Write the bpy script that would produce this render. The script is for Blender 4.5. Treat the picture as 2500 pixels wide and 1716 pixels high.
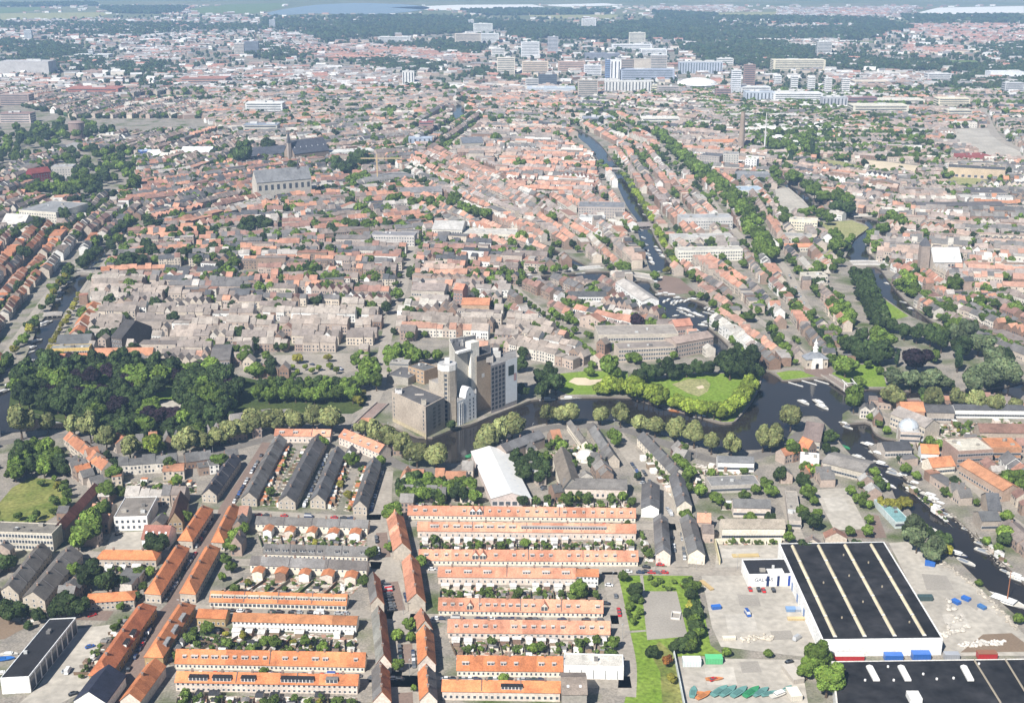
import bpy, bmesh, math, random
import numpy as np
from mathutils import Vector, Matrix
from mathutils.geometry import delaunay_2d_cdt
R = random.Random(7)
RN = np.random.default_rng(11)
rad = math.radians
for o in list(bpy.data.objects): bpy.data.objects.remove(o)
scene = bpy.context.scene
COL = scene.collection

# ------------------------------------------------------------------ camera
FPX, CX, CY, CAMH = 3000.0, 1250.0, 858.0, 300.0
TH = math.atan(966.0 / FPX)
cam_d = bpy.data.cameras.new('camera'); cam = bpy.data.objects.new('camera', cam_d); COL.objects.link(cam)
cam.location = (0, 0, CAMH); cam.rotation_euler = (math.pi / 2 - TH, 0, 0)
cam_d.sensor_fit = 'HORIZONTAL'; cam_d.sensor_width = 36.0; cam_d.lens = 36.0 * FPX / 2500.0
cam_d.clip_start = 5.0; cam_d.clip_end = 60000.0
scene.camera = cam
# ------------------------------------------------------------------ sky and sun
SUN_EL, SUN_AZ = rad(44), rad(237)          # azimuth measured from +X towards +Y: light comes from the left and a little from behind the camera
SUN_DIR = Vector((math.cos(SUN_AZ) * math.cos(SUN_EL), math.sin(SUN_AZ) * math.cos(SUN_EL), math.sin(SUN_EL)))
world = bpy.data.worlds.new('World'); scene.world = world; world.use_nodes = True
wn = world.node_tree; wn.nodes.clear()
sky = wn.nodes.new('ShaderNodeTexSky'); sky.sky_type = 'NISHITA'; sky.sun_disc = False
sky.sun_elevation = SUN_EL; sky.sun_rotation = math.pi / 2 - SUN_AZ
sky.air_density = 1.0; sky.dust_density = 0.25; sky.altitude = 300
bg = wn.nodes.new('ShaderNodeBackground'); bg.inputs['Strength'].default_value = 0.05
wo = wn.nodes.new('ShaderNodeOutputWorld')
wn.links.new(sky.outputs[0], bg.inputs[0]); wn.links.new(bg.outputs[0], wo.inputs[0])
sun_d = bpy.data.lights.new('sun', 'SUN'); sun_d.energy = 5.0; sun_d.angle = rad(0.5); sun_d.color = (1.0, 0.965, 0.91)
sun = bpy.data.objects.new('sun', sun_d); COL.objects.link(sun); sun.location = (0, 0, 500)
sun.rotation_euler = SUN_DIR.to_track_quat('Z', 'Y').to_euler()
scene.view_settings.view_transform = 'Standard'; scene.view_settings.look = 'None'
scene.view_settings.exposure = 0.6; scene.view_settings.gamma = 1.0; scene.view_settings.use_curve_mapping = False
scene.cycles.max_bounces = 4; scene.cycles.diffuse_bounces = 1; scene.cycles.glossy_bounces = 2
scene.cycles.transmission_bounces = 2; scene.cycles.volume_bounces = 1; scene.cycles.transparent_max_bounces = 4
HAZE_DENSITY = 9.0e-5

# ------------------------------------------------------------------ where a spot of the photograph lies on the ground
CT, ST = math.cos(TH), math.sin(TH)
def G(px, py, z=0.0):
    x = (px - CX) / FPX; y = -(py - CY) / FPX
    dz = -ST + y * CT; dy = CT + y * ST
    t = (z - CAMH) / dz
    return Vector((x * t, dy * t, z))
def px_of(x, y, z=0.0):
    x = np.asarray(x, float); y = np.asarray(y, float); z = np.asarray(z, float) - CAMH
    d = y * CT - z * ST; u = y * ST + z * CT
    return CX + FPX * x / d, CY - FPX * u / d
def scale_at(py): return CT * (py + 108.0) / CAMH          # pixels of the photograph to one metre
K = 700 / 2324.0
def crop(x0, y0): return lambda x, y: (x0 + x * K, y0 + y * K)
A1, A2, A3, A4 = [crop(x, 1250) for x in (0, 600, 1200, 1800)]
B1, B2, B3, B4 = [crop(x, 950) for x in (0, 600, 1200, 1800)]
C1, C2, C3, C4 = [crop(x, 650) for x in (0, 600, 1200, 1800)]
D1, D2, D3, D4 = [crop(x, 300) for x in (0, 600, 1200, 1800)]
E1, E2, E3, E4 = [crop(x, 0) for x in (0, 600, 1200, 1800)]
M0 = lambda x, y: (930 + x * 0.1755, 800 + y * 0.1755)
def PL(c, *xy): return [c(xy[i], xy[i + 1]) for i in range(0, len(xy), 2)]

# ------------------------------------------------------------------ materials
MATS = {}
def new_mat(name):
    m = bpy.data.materials.new(name); m.use_nodes = True; nt = m.node_tree; nt.nodes.clear()
    out = nt.nodes.new('ShaderNodeOutputMaterial'); b = nt.nodes.new('ShaderNodeBsdfPrincipled')
    nt.links.new(b.outputs[0], out.inputs[0]); MATS[name] = m
    return m, nt, b
def noise_fac(nt, scale, lo, hi, detail=3.0, coord='pos', stretch=None):
    if coord == 'pos':
        g = nt.nodes.new('ShaderNodeNewGeometry'); s = g.outputs['Position']
    else:
        g = nt.nodes.new('ShaderNodeTexCoord'); s = g.outputs['Object']
    if stretch:
        mp = nt.nodes.new('ShaderNodeMapping'); mp.inputs['Scale'].default_value = stretch
        nt.links.new(s, mp.inputs[0]); s = mp.outputs[0]
    n = nt.nodes.new('ShaderNodeTexNoise'); n.inputs['Scale'].default_value = scale; n.inputs['Detail'].default_value = detail
    nt.links.new(s, n.inputs['Vector'])
    r = nt.nodes.new('ShaderNodeMapRange'); r.inputs['From Min'].default_value = 0.3; r.inputs['From Max'].default_value = 0.7
    r.inputs['To Min'].default_value = lo; r.inputs['To Max'].default_value = hi
    nt.links.new(n.outputs[0], r.inputs['Value'])
    return r.outputs[0]
def mul(nt, a, b):
    m = nt.nodes.new('ShaderNodeMath'); m.operation = 'MULTIPLY'
    for i, s in enumerate((a, b)):
        if isinstance(s, float): m.inputs[i].default_value = s
        else: nt.links.new(s, m.inputs[i])
    return m.outputs[0]
def scale_col(nt, colsock, fac):
    v = nt.nodes.new('ShaderNodeVectorMath'); v.operation = 'SCALE'
    if isinstance(colsock, tuple): v.inputs[0].default_value = colsock
    else: nt.links.new(colsock, v.inputs[0])
    nt.links.new(fac, v.inputs['Scale'])
    return v.outputs[0]
def mixc(nt, fac, a, b):
    m = nt.nodes.new('ShaderNodeMix'); m.data_type = 'RGBA'
    nt.links.new(fac, m.inputs[0])
    for i, s in ((6, a), (7, b)):
        if isinstance(s, tuple): m.inputs[i].default_value = (*s, 1)
        else: nt.links.new(s, m.inputs[i])
    return m.outputs[2]
def attr_mat(name, rough=0.85, fine=(1.2, 0.85, 1.15), coarse=(0.12, 0.88, 1.12), spec=0.3, stretch=None, rnd=0.0):
    m, nt, b = new_mat(name)
    a = nt.nodes.new('ShaderNodeAttribute'); a.attribute_name = 'Col'
    f = mul(nt, noise_fac(nt, *fine, stretch=stretch), noise_fac(nt, *coarse))
    if rnd:
        oi = nt.nodes.new('ShaderNodeObjectInfo'); r = nt.nodes.new('ShaderNodeMapRange')
        r.inputs['To Min'].default_value = 1 - rnd; r.inputs['To Max'].default_value = 1 + rnd
        nt.links.new(oi.outputs['Random'], r.inputs['Value']); f = mul(nt, f, r.outputs[0])
    nt.links.new(scale_col(nt, a.outputs['Color'], f), b.inputs['Base Color'])
    b.inputs['Roughness'].default_value = rough; b.inputs['Specular IOR Level'].default_value = spec
    return m
def plain_mat(name, col, rough=0.8, fine=(1.0, 0.9, 1.1), coarse=(0.05, 0.9, 1.1), metal=0.0, spec=0.3):
    m, nt, b = new_mat(name)
    f = mul(nt, noise_fac(nt, *fine), noise_fac(nt, *coarse))
    nt.links.new(scale_col(nt, col, f), b.inputs['Base Color'])
    b.inputs['Roughness'].default_value = rough; b.inputs['Metallic'].default_value = metal; b.inputs['Specular IOR Level'].default_value = spec
    return m
attr_mat('wall', 0.9, (0.9, 0.80, 1.16), (0.08, 0.85, 1.12))
attr_mat('roof', 0.85, (1.6, 0.78, 1.18), (0.10, 0.82, 1.16))
nt = MATS['roof'].node_tree; b = [n for n in nt.nodes if n.type == 'BSDF_PRINCIPLED'][0]      # weathering: grey-brown lichen and soot in patches, and patched bays
src = b.inputs['Base Color'].links[0].from_socket
nt.links.new(mixc(nt, noise_fac(nt, 0.33, -0.2, 0.7, 6), src, scale_col(nt, src, noise_fac(nt, 0.21, 0.40, 0.95, 2))), b.inputs['Base Color'])
attr_mat('paint', 0.35, (0.5, 0.95, 1.05), (0.05, 0.95, 1.05), 0.5)
attr_mat('leaf', 0.75, (0.5, 0.72, 1.28), (0.07, 0.8, 1.2), 0.2, rnd=0.36)
attr_mat('farleaf', 0.8, (0.05, 0.75, 1.25), (0.012, 0.8, 1.2), 0.1)
plain_mat('bark', (0.09, 0.065, 0.045))
m, nt, b = new_mat('glass')
b.inputs['Base Color'].default_value = (0.075, 0.085, 0.10, 1); b.inputs['Roughness'].default_value = 0.15; b.inputs['Specular IOR Level'].default_value = 0.6
m, nt, b = new_mat('water')
nt.links.new(scale_col(nt, (0.026, 0.022, 0.019), noise_fac(nt, 0.02, 0.7, 1.3)), b.inputs['Base Color'])
b.inputs['Roughness'].default_value = 0.08; b.inputs['IOR'].default_value = 1.33
bp = nt.nodes.new('ShaderNodeBump'); bp.inputs['Strength'].default_value = 0.09; bp.inputs['Distance'].default_value = 0.3
n_ = nt.nodes.new('ShaderNodeTexNoise'); n_.inputs['Scale'].default_value = 0.7
g_ = nt.nodes.new('ShaderNodeNewGeometry'); nt.links.new(g_.outputs['Position'], n_.inputs['Vector'])
nt.links.new(n_.outputs[0], bp.inputs['Height']); nt.links.new(bp.outputs[0], b.inputs['Normal'])
# ground of the town: pale paving broken by darker patches, planting and far off by fields
m, nt, b = new_mat('ground')
c1 = mixc(nt, noise_fac(nt, 0.11, 0, 1, 4), (0.34, 0.30, 0.25), (0.22, 0.20, 0.175))
c2 = mixc(nt, noise_fac(nt, 0.035, -0.9, 1.0, 5), c1, (0.085, 0.115, 0.035))
c3 = scale_col(nt, c2, noise_fac(nt, 0.9, 0.72, 1.25, 3))
nt.links.new(c3, b.inputs['Base Color']); b.inputs['Roughness'].default_value = 0.95; b.inputs['Specular IOR Level'].default_value = 0.1
m, nt, b = new_mat('country')
c1 = mixc(nt, noise_fac(nt, 0.0016, 0, 1, 6), (0.10, 0.13, 0.045), (0.20, 0.19, 0.10))
c2 = scale_col(nt, c1, noise_fac(nt, 0.012, 0.7, 1.25, 4))
nt.links.new(c2, b.inputs['Base Color']); b.inputs['Roughness'].default_value = 0.95
def grass_mat(name, a, bb):
    m, nt, b = new_mat(name)
    c = mixc(nt, noise_fac(nt, 0.06, 0, 1, 5), a, bb)
    nt.links.new(scale_col(nt, c, noise_fac(nt, 0.5, 0.62, 1.32, 5)), b.inputs['Base Color'])
    b.inputs['Roughness'].default_value = 0.95; b.inputs['Specular IOR Level'].default_value = 0.1
grass_mat('lawn', (0.15, 0.24, 0.028), (0.21, 0.29, 0.05))
grass_mat('rough_grass', (0.11, 0.15, 0.03), (0.27, 0.26, 0.085))
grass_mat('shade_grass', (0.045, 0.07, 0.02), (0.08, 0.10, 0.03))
grass_mat('dry_field', (0.24, 0.25, 0.10), (0.38, 0.35, 0.18))
grass_mat('green_field', (0.11, 0.17, 0.05), (0.17, 0.21, 0.075))
plain_mat('concrete_yard', (0.45, 0.41, 0.35), 0.95, (0.30, 0.80, 1.12), (0.035, 0.80, 1.14))
plain_mat('concrete_patch', (0.50, 0.46, 0.40), 0.95, (0.30, 0.82, 1.12), (0.05, 0.85, 1.12))
plain_mat('court', (0.33, 0.30, 0.26), 0.95)
plain_mat('sand', (0.60, 0.50, 0.36), 0.95)
plain_mat('asphalt', (0.185, 0.168, 0.15), 0.95, (0.6, 0.85, 1.12), (0.05, 0.82, 1.15))
plain_mat('brick_road', (0.215, 0.155, 0.125), 0.95, (0.8, 0.85, 1.12), (0.05, 0.9, 1.1))
plain_mat('street', (0.35, 0.31, 0.26), 0.95, (0.5, 0.82, 1.14), (0.06, 0.85, 1.12))
plain_mat('quay', (0.20, 0.17, 0.14), 0.95)
plain_mat('bare_soil', (0.22, 0.16, 0.11), 0.95)
plain_mat('white_ground', (0.75, 0.72, 0.66), 0.9)
m, nt, b = new_mat('garden_floor')
g_ = nt.nodes.new('ShaderNodeNewGeometry'); v_ = nt.nodes.new('ShaderNodeTexVoronoi'); v_.inputs['Scale'].default_value = 0.55; nt.links.new(g_.outputs['Position'], v_.inputs['Vector'])
sx = nt.nodes.new('ShaderNodeSeparateColor'); nt.links.new(v_.outputs['Color'], sx.inputs[0])
rp_ = nt.nodes.new('ShaderNodeValToRGB'); rp_.color_ramp.interpolation = 'CONSTANT'; nt.links.new(sx.outputs[0], rp_.inputs[0])
for p_, c_ in ((0.0, (0.10, 0.13, 0.04)), (0.22, (0.30, 0.25, 0.20)), (0.42, (0.50, 0.44, 0.36)), (0.62, (0.22, 0.17, 0.13)), (0.74, (0.66, 0.62, 0.56)), (0.88, (0.36, 0.20, 0.14))):
    e_ = rp_.color_ramp.elements.new(p_) if p_ > 0 else rp_.color_ramp.elements[0]; e_.color = (*c_, 1)
rp_.color_ramp.elements.remove(rp_.color_ramp.elements[-1])
nt.links.new(scale_col(nt, rp_.outputs[0], noise_fac(nt, 1.5, 0.8, 1.2)), b.inputs['Base Color']); b.inputs['Roughness'].default_value = 0.95
plain_mat('steel', (0.45, 0.45, 0.45), 0.5)

# ------------------------------------------------------------------ mesh building
class MB:
    def __init__(s): s.v = []; s.n = 0; s.f = []; s.tot = 0
    def add(s, verts, faces, mi=0, col=(0.5, 0.5, 0.5)):
        """verts (n,3); faces: list of index tuples (local); col: one colour or one per face"""
        verts = np.asarray(verts, np.float32).reshape(-1, 3)
        by = {}
        for k, f in enumerate(faces): by.setdefault(len(f), []).append((k, f))
        for ln, lst in by.items():
            idx = np.array([f for _, f in lst], np.int64) + s.n
            if isinstance(col, list): c = np.array([col[k] for k, _ in lst], np.float32)
            else: c = np.tile(np.asarray(col, np.float32), (len(lst), 1))
            m_ = np.array([mi[k] for k, _ in lst]) if isinstance(mi, list) else np.full(len(lst), mi)
            s.f.append((ln, idx, m_, c))
        s.v.append(verts); s.n += len(verts)
    def bulk(s, verts, idx, mi, col):
        """verts (N,k,3), idx (m,q) within one item, col (N,3) or (N,m,3)"""
        N, k, _ = verts.shape
        if N == 0: return
        idx = np.asarray(idx); m_ = len(idx)
        full = (idx[None] + (np.arange(N) * k)[:, None, None] + s.n).reshape(-1, idx.shape[1])
        col = np.asarray(col, np.float32)
        if col.ndim == 2: col = np.repeat(col[:, None, :], m_, 1)
        s.f.append((idx.shape[1], full, np.full(N * m_, mi), col.reshape(-1, 3)))
    def bulk_v(s, verts):
        s.v.append(verts.reshape(-1, 3).astype(np.float32)); s.n += verts.shape[0] * verts.shape[1]
    def box(s, x0, x1, y0, y1, z0, z1, col=(0.5,) * 3, mi=0, bottom=False):
        v = [(x0, y0, z0), (x1, y0, z0), (x1, y1, z0), (x0, y1, z0), (x0, y0, z1), (x1, y0, z1), (x1, y1, z1), (x0, y1, z1)]
        f = [(0, 1, 5, 4), (1, 2, 6, 5), (2, 3, 7, 6), (3, 0, 4, 7), (4, 5, 6, 7)]
        if bottom: f.append((3, 2, 1, 0))
        s.add(v, f, mi, col)
    def prism(s, pts, z0, z1, col=(0.5,) * 3, mi=0, top=True, topcol=None, topmi=None):
        n = len(pts)
        v = [(p[0], p[1], z0) for p in pts] + [(p[0], p[1], z1) for p in pts]
        f = [(i, (i + 1) % n, n + (i + 1) % n, n + i) for i in range(n)]
        s.add(v, f, mi, col)
        if top: s.add([(p[0], p[1], z1) for p in pts], [tuple(range(n))], mi if topmi is None else topmi, topcol or col)
    def tube(s, rings, col=(0.5,) * 3, mi=0, n=8, cap=True):
        """rings: (centre, radius)"""
        v = []
        for c, r in rings:
            for i in range(n):
                a = 2 * math.pi * i / n; v.append((c[0] + r * math.cos(a), c[1] + r * math.sin(a), c[2]))
        f = [(k * n + i, k * n + (i + 1) % n, (k + 1) * n + (i + 1) % n, (k + 1) * n + i) for k in range(len(rings) - 1) for i in range(n)]
        if cap: f.append(tuple(range((len(rings) - 1) * n, len(rings) * n)))
        s.add(v, f, mi, col)
    def mesh(s, name, mats):
        me = bpy.data.meshes.new(name)
        V = np.concatenate(s.v) if s.v else np.zeros((0, 3), np.float32)
        me.vertices.add(len(V)); me.vertices.foreach_set('co', V.ravel())
        nl = sum(f[1].size for f in s.f); nf = sum(len(f[1]) for f in s.f)
        me.loops.add(nl); me.polygons.add(nf)
        me.loops.foreach_set('vertex_index', np.concatenate([f[1].ravel() for f in s.f]).astype(np.int32))
        sizes = np.concatenate([np.full(len(f[1]), f[0]) for f in s.f])
        me.polygons.foreach_set('loop_start', (np.cumsum(sizes) - sizes).astype(np.int32))
        me.polygons.foreach_set('material_index', np.concatenate([f[2] for f in s.f]).astype(np.int32))
        for m_ in mats: me.materials.append(MATS[m_])
        at = me.attributes.new('Col', 'FLOAT_COLOR', 'FACE')
        c = np.concatenate([f[3] for f in s.f]); c4 = np.ones((len(c), 4), np.float32); c4[:, :3] = c
        at.data.foreach_set('color', c4.ravel())
        me.polygons.foreach_set('use_smooth', np.zeros(nf, bool))
        me.update(calc_edges=True)
        return me
    def build(s, name, mats, parent=None, **kw):
        return link(name, s.mesh(name, [mats] if isinstance(mats, str) else mats), parent, **kw)
def link(name, me, parent=None, loc=None, rz=None, label=None, cat=None, group=None, kind=None, scale=None):
    o = bpy.data.objects.new(name, me); COL.objects.link(o)
    if parent is not None: o.parent = parent
    if loc is not None: o.location = loc
    if rz is not None: o.rotation_euler = (0, 0, rz)
    if scale is not None: o.scale = scale if hasattr(scale, '__len__') else (scale,) * 3
    if label: o['label'] = label
    if cat: o['category'] = cat
    if group: o['group'] = group
    if kind: o['kind'] = kind
    return o
def empty(name, loc, rz=0, **kw): return link(name, None, None, loc, rz, **kw)
def smooth(me):
    me.polygons.foreach_set('use_smooth', np.ones(len(me.polygons), bool))

# ------------------------------------------------------------------ labels: what it looks like + the nearest landmark + its turn from the left
ANCH = [("beside the tall grain mill", 1110, 1000), ("near the octagonal mill tower", 1000, 1050), ("by the white stone gate", 1995, 890), ("at the marina basin", 1660, 770),
 ("by the big black warehouse", 2100, 1440), ("in the yard west of the black warehouse", 1820, 1480), ("by the green play park", 1580, 1480), ("in the left canal quarter", 90, 760),
 ("by the dark wood", 330, 960), ("at the meadow on the left edge", 90, 1230), ("near the white gabled shed", 1230, 1170), ("on the round lawn point", 1690, 960),
 ("along the narrow east river", 2280, 1200), ("beside the long right-hand canal", 2180, 730), ("along the straight central canal", 1540, 500), ("by the grey church", 690, 470),
 ("in the orange terraces", 1280, 1430), ("by the lower orange terraces", 1250, 1620), ("in the grey terraces", 760, 1330), ("by the slanting grey terraces", 780, 1160), ("at the slanting orange terraces", 450, 1400),
 ("in the lower left terraces", 620, 1560), ("by the wedge-shaped black hall", 150, 1600), ("at the middle street", 960, 1480), ("in the fan-shaped quarter", 1450, 1130), ("by the bend of the canal", 1880, 1050),
 ("beyond the round lawn", 1500, 850), ("behind the mill", 1120, 800), ("in the pale terraces", 700, 800), ("in the rubble-grey blocks", 450, 790), ("in the salmon-roofed quarter", 1200, 450), ("right of the central canal", 1720, 560),
 ("along the tree avenue", 1780, 480), ("by the power station chimney", 1790, 390), ("by the stone bridge", 2110, 650), ("in the eastern old town", 2330, 600), ("at the white church on the right", 2290, 640),
 ("by the copper beech", 2240, 860), ("in the far left suburbs", 250, 250), ("below the hospital blocks", 1550, 250), ("in the far right suburbs", 2250, 350), ("on the right edge", 2440, 1080), ("by the concrete yard", 2060, 1230),
 ("in the block near the right street", 1760, 1200), ("at the bottom right roofs", 2300, 1640), ("in the boatyard", 1790, 1670), ("by the round pond houses", 1330, 720), ("in the lower middle gardens", 760, 1440), ("on the left edge", 20, 1120),
 ("at the tall spire", 750, 370), ("in the central market streets", 850, 560), ("in the western old town", 200, 520), ("by the curved ring road", 420, 1100)]
PENDING = []
def later(o, desc, cat, px, py, group=None):
    o['category'] = cat
    if group: o['group'] = group
    PENDING.append((o, desc, px, py))
ORD = "first second third fourth fifth sixth seventh eighth ninth tenth eleventh twelfth thirteenth fourteenth fifteenth sixteenth seventeenth eighteenth nineteenth twentieth".split()
TENS = {2: "twenty", 3: "thirty", 4: "forty", 5: "fifty", 6: "sixty", 7: "seventy", 8: "eighty", 9: "ninety"}
TENTH = {3: "thirtieth", 4: "fortieth", 5: "fiftieth", 6: "sixtieth", 7: "seventieth", 8: "eightieth", 9: "ninetieth"}
def ordinal(i):
    if i < 20: return ORD[i]
    t, u = divmod(i + 1, 10)
    return TENTH[t] if u == 0 else TENS[t] + "-" + ORD[u - 1]
def finish_labels():
    A = np.array([(a[1], a[2] * 1.6) for a in ANCH]); by = {}
    for o, desc, px, py in PENDING:
        k = int(np.argmin((A[:, 0] - px) ** 2 + (A[:, 1] - py * 1.6) ** 2))
        by.setdefault((desc, k), []).append((px, o))
    for (desc, k), lst in by.items():
        lst.sort(key=lambda t: t[0])
        for i, (_, o) in enumerate(lst):
            if len(lst) == 1: o['label'] = desc + " " + ANCH[k][0]
            else: o['label'] = f"{desc} {ANCH[k][0]}, {ordinal(i)} from the left" if i < 99 else desc + " " + ANCH[k][0]

# ------------------------------------------------------------------ occupied ground, kept in photograph pixels at half size
MW, MH = 1250, 858
MASK = np.zeros((MH, MW), bool); MASK_T = np.zeros((MH, MW), bool)
def raster(poly, mask, val=True):
    p = np.array(poly, float) / 2.0
    x0, x1 = max(0, int(p[:, 0].min())), min(MW, int(p[:, 0].max()) + 2); y0, y1 = max(0, int(p[:, 1].min())), min(MH, int(p[:, 1].max()) + 2)
    if x1 <= x0 or y1 <= y0: return
    X, Y = np.meshgrid(np.arange(x0, x1) + .5, np.arange(y0, y1) + .5)
    mask[y0:y1, x0:x1] |= inside(X, Y, p) if val else False
def inside(X, Y, p):
    p = np.asarray(p, float); X = np.asarray(X, float); Y = np.asarray(Y, float)
    ins = np.zeros(X.shape, bool); n = len(p); j = n - 1
    for i in range(n):
        xi, yi = p[i]; xj, yj = p[j]
        c = (yi > Y) != (yj > Y)
        with np.errstate(divide='ignore', invalid='ignore'):
            ins ^= c & (X < (xj - xi) * (Y - yi) / ((yj - yi) if yj != yi else 1e-9) + xi)
        j = i
    return ins
def block(poly, trees=True):
    raster(poly, MASK)
    if trees: raster(poly, MASK_T)
def occupied(px, py, mask=None):
    mask = MASK if mask is None else mask
    ix = (np.asarray(px) / 2).astype(int); iy = (np.asarray(py) / 2).astype(int)
    ok = (ix >= 0) & (ix < MW) & (iy >= 0) & (iy < MH)
    r = np.zeros(ix.shape, bool); r[ok] = mask[iy[ok], ix[ok]]
    return r
def block_ground(pts, trees=True): block([tuple(float(t) for t in px_of(p[0], p[1])) for p in pts], trees)

# ================================================================== THE SETTING
def sheet(name, poly, z, mat, kind='structure', blk=True, trees=True, parent=None):
    pts = [G(*p) for p in poly]
    mb = MB(); mb.add([(p.x, p.y, z) for p in pts], [tuple(range(len(pts)))])
    o = mb.build(name, mat, parent); 
    if kind: o['kind'] = kind
    me = o.data
    if me.polygons[0].normal.z < 0: me.flip_normals()
    if blk: block(poly, trees)
    return o
WATERS = []
def smooth_poly(p, k=2):
    for _ in range(k):
        q = []
        for i in range(len(p)):
            a, b_ = p[i], p[(i + 1) % len(p)]
            q += [(a[0] * .8 + b_[0] * .2, a[1] * .8 + b_[1] * .2), (a[0] * .2 + b_[0] * .8, a[1] * .2 + b_[1] * .8)]
        p = q
    return p
moat = [(934, 1032), (1040, 1074), (1118, 1043), (1157, 1034), (1202, 1014), (1272, 987), (1302, 975), (1381, 969), (1534, 968), (1555, 975), (1622, 993), (1697, 1014), (1763, 1034), (1793, 1032), (1817, 1005), (1844, 969), (1857, 939), (1863, 906),
 (1872, 903), (1899, 918), (1911, 930), (1996, 923), (2017, 924), (2065, 956), (2119, 948), (2161, 948), (2210, 954), (2372, 954), (2478, 939), (2560, 905), (2560, 985), (2447, 984), (2372, 975), (2252, 969), (2146, 981), (2113, 984), (2056, 1008), (2057, 1023), (2050, 1034),
 (2075, 1033), (2122, 1030), (2134, 1056), (2158, 1069), (2188, 1072), (2188, 1087), (2116, 1082), (2137, 1113), (2182, 1143), (2228, 1179), (2264, 1203), (2300, 1236), (2360, 1287), (2423, 1351), (2463, 1387), (2560, 1480), (2560, 1570), (2463, 1488), (2399, 1428), (2342, 1370), (2270, 1301), (2228, 1259),
 (2222, 1245), (2188, 1221), (2176, 1191), (2131, 1164), (2107, 1143), (2071, 1104), (2047, 1076), (2041, 1061), (2008, 1028), (1993, 1016), (1954, 1017), (1914, 1082), (1860, 1098), (1815, 1100), (1760, 1107), (1709, 1092), (1622, 1064), (1540, 1034), (1489, 1027), (1411, 1029), (1348, 1030), (1290, 1043), (1263, 1058),
 (1172, 1108), (1118, 1131), (1094, 1131), (1046, 1125), (976, 1090), (915, 1052), (910, 1036)]
WATERS.append(('canal_water', moat))
WATERS.append(('canal_water', [(219, 671), (213, 698), (187, 731), (157, 761), (151, 776), (127, 819), (106, 858), (88, 891), (46, 945), (33, 975), (60, 1006), (120, 1018), (186, 1036), (180, 1048), (100, 1050), (0, 1060), (-60, 1062), (-60, 985), (0, 962), (18, 940), (39, 906), (69, 861), (93, 795), (120, 761), (145, 713), (169, 689), (190, 671)]))
WATERS.append(('canal_water', [(190, 656), (259, 601), (331, 538), (338, 539), (273, 604), (225, 656)]))
WATERS.append(('canal_water', [(1393, 313), (1417, 342), (1438, 357), (1459, 390), (1483, 417), (1504, 445), (1519, 481), (1534, 511), (1558, 541), (1557, 568), (1567, 601), (1579, 637), (1587, 661), (1600, 668), (1646, 662), (1655, 646), (1631, 640), (1616, 610), (1594, 571), (1584, 540), (1563, 499), (1543, 463), (1522, 426), (1504, 402), (1468, 354), (1443, 333), (1412, 315)]))
WATERS.append(('harbour_water', [(1534, 695), (1519, 706), (1546, 728), (1567, 743), (1576, 761), (1622, 776), (1661, 800), (1694, 822), (1727, 843), (1745, 866), (1784, 850), (1757, 822), (1724, 795), (1754, 775), (1742, 755), (1712, 737), (1652, 722), (1606, 717), (1590, 701), (1585, 686), (1561, 684)]))
WATERS.append(('canal_water', [(1215, 679), (1350, 670), (1450, 663), (1489, 662), (1511, 671), (1516, 683), (1450, 689), (1350, 688), (1218, 692)]))
WATERS.append(('canal_water', [(1290, 580), (1345, 603), (1393, 628), (1440, 652), (1428, 656), (1380, 636), (1335, 612), (1284, 584)]))
WATERS.append(('canal_water', [(1878, 398), (1911, 428), (1925, 450), (1960, 464), (1987, 487), (2020, 512), (2080, 524), (2119, 532), (2149, 538), (2146, 556), (2119, 589), (2114, 613), (2133, 628), (2138, 638), (2060, 636), (2077, 601), (2089, 580), (2122, 557), (2112, 547), (2070, 534), (2005, 520), (1963, 499), (1930, 468), (1895, 436), (1870, 402)]))
WATERS.append(('canal_water', [(2108, 651), (2128, 695), (2134, 710), (2219, 770), (2264, 791), (2306, 797), (2282, 789), (2228, 749), (2201, 725), (2172, 689), (2145, 651)]))
WATERS.append(('canal_water', [(1082, 244), (1118, 250), (1145, 275), (1124, 298), (1108, 300), (1105, 270)]))
wp = []
for nm, p in WATERS:
    if nm != 'lake_water': p = smooth_poly(p, 1)
    wp.append((nm, p)); block(p)
# ground sheet with the canals cut out of it
S = 26000.0
vs = [Vector((-S, -4000)), Vector((S, -4000)), Vector((S, 46000)), Vector((-S, 46000))]; es = [(0, 1), (1, 2), (2, 3), (3, 0)]
near_far = [Vector((G(-2600, 60).x, G(0, 60).y)), Vector((G(5100, 60).x, G(0, 60).y))]
wg = []
for nm, p in wp:
    g = [G(*q) for q in p]; k0 = len(vs); vs += [Vector((q.x, q.y)) for q in g]
    es += [(k0 + i, k0 + (i + 1) % len(g)) for i in range(len(g))]; wg.append(np.array([(q.x, q.y) for q in g]))
ov, oe, of, *_ = delaunay_2d_cdt(vs, es, [], 0, 1e-3)
OV = np.array([(v.x, v.y) for v in ov]); OF = np.array([list(f) for f in of])
cen = OV[OF].mean(1); inw = np.zeros(len(OF), bool)
for g in wg: inw |= inside(cen[:, 0], cen[:, 1], g)
mb = MB(); mb.add(np.c_[OV, np.zeros(len(OV))], [tuple(f) for f in OF[~inw].tolist()])
o = mb.build('ground', 'ground'); o['kind'] = 'structure'
if o.data.polygons[0].normal.z < 0: o.data.flip_normals()
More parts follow.
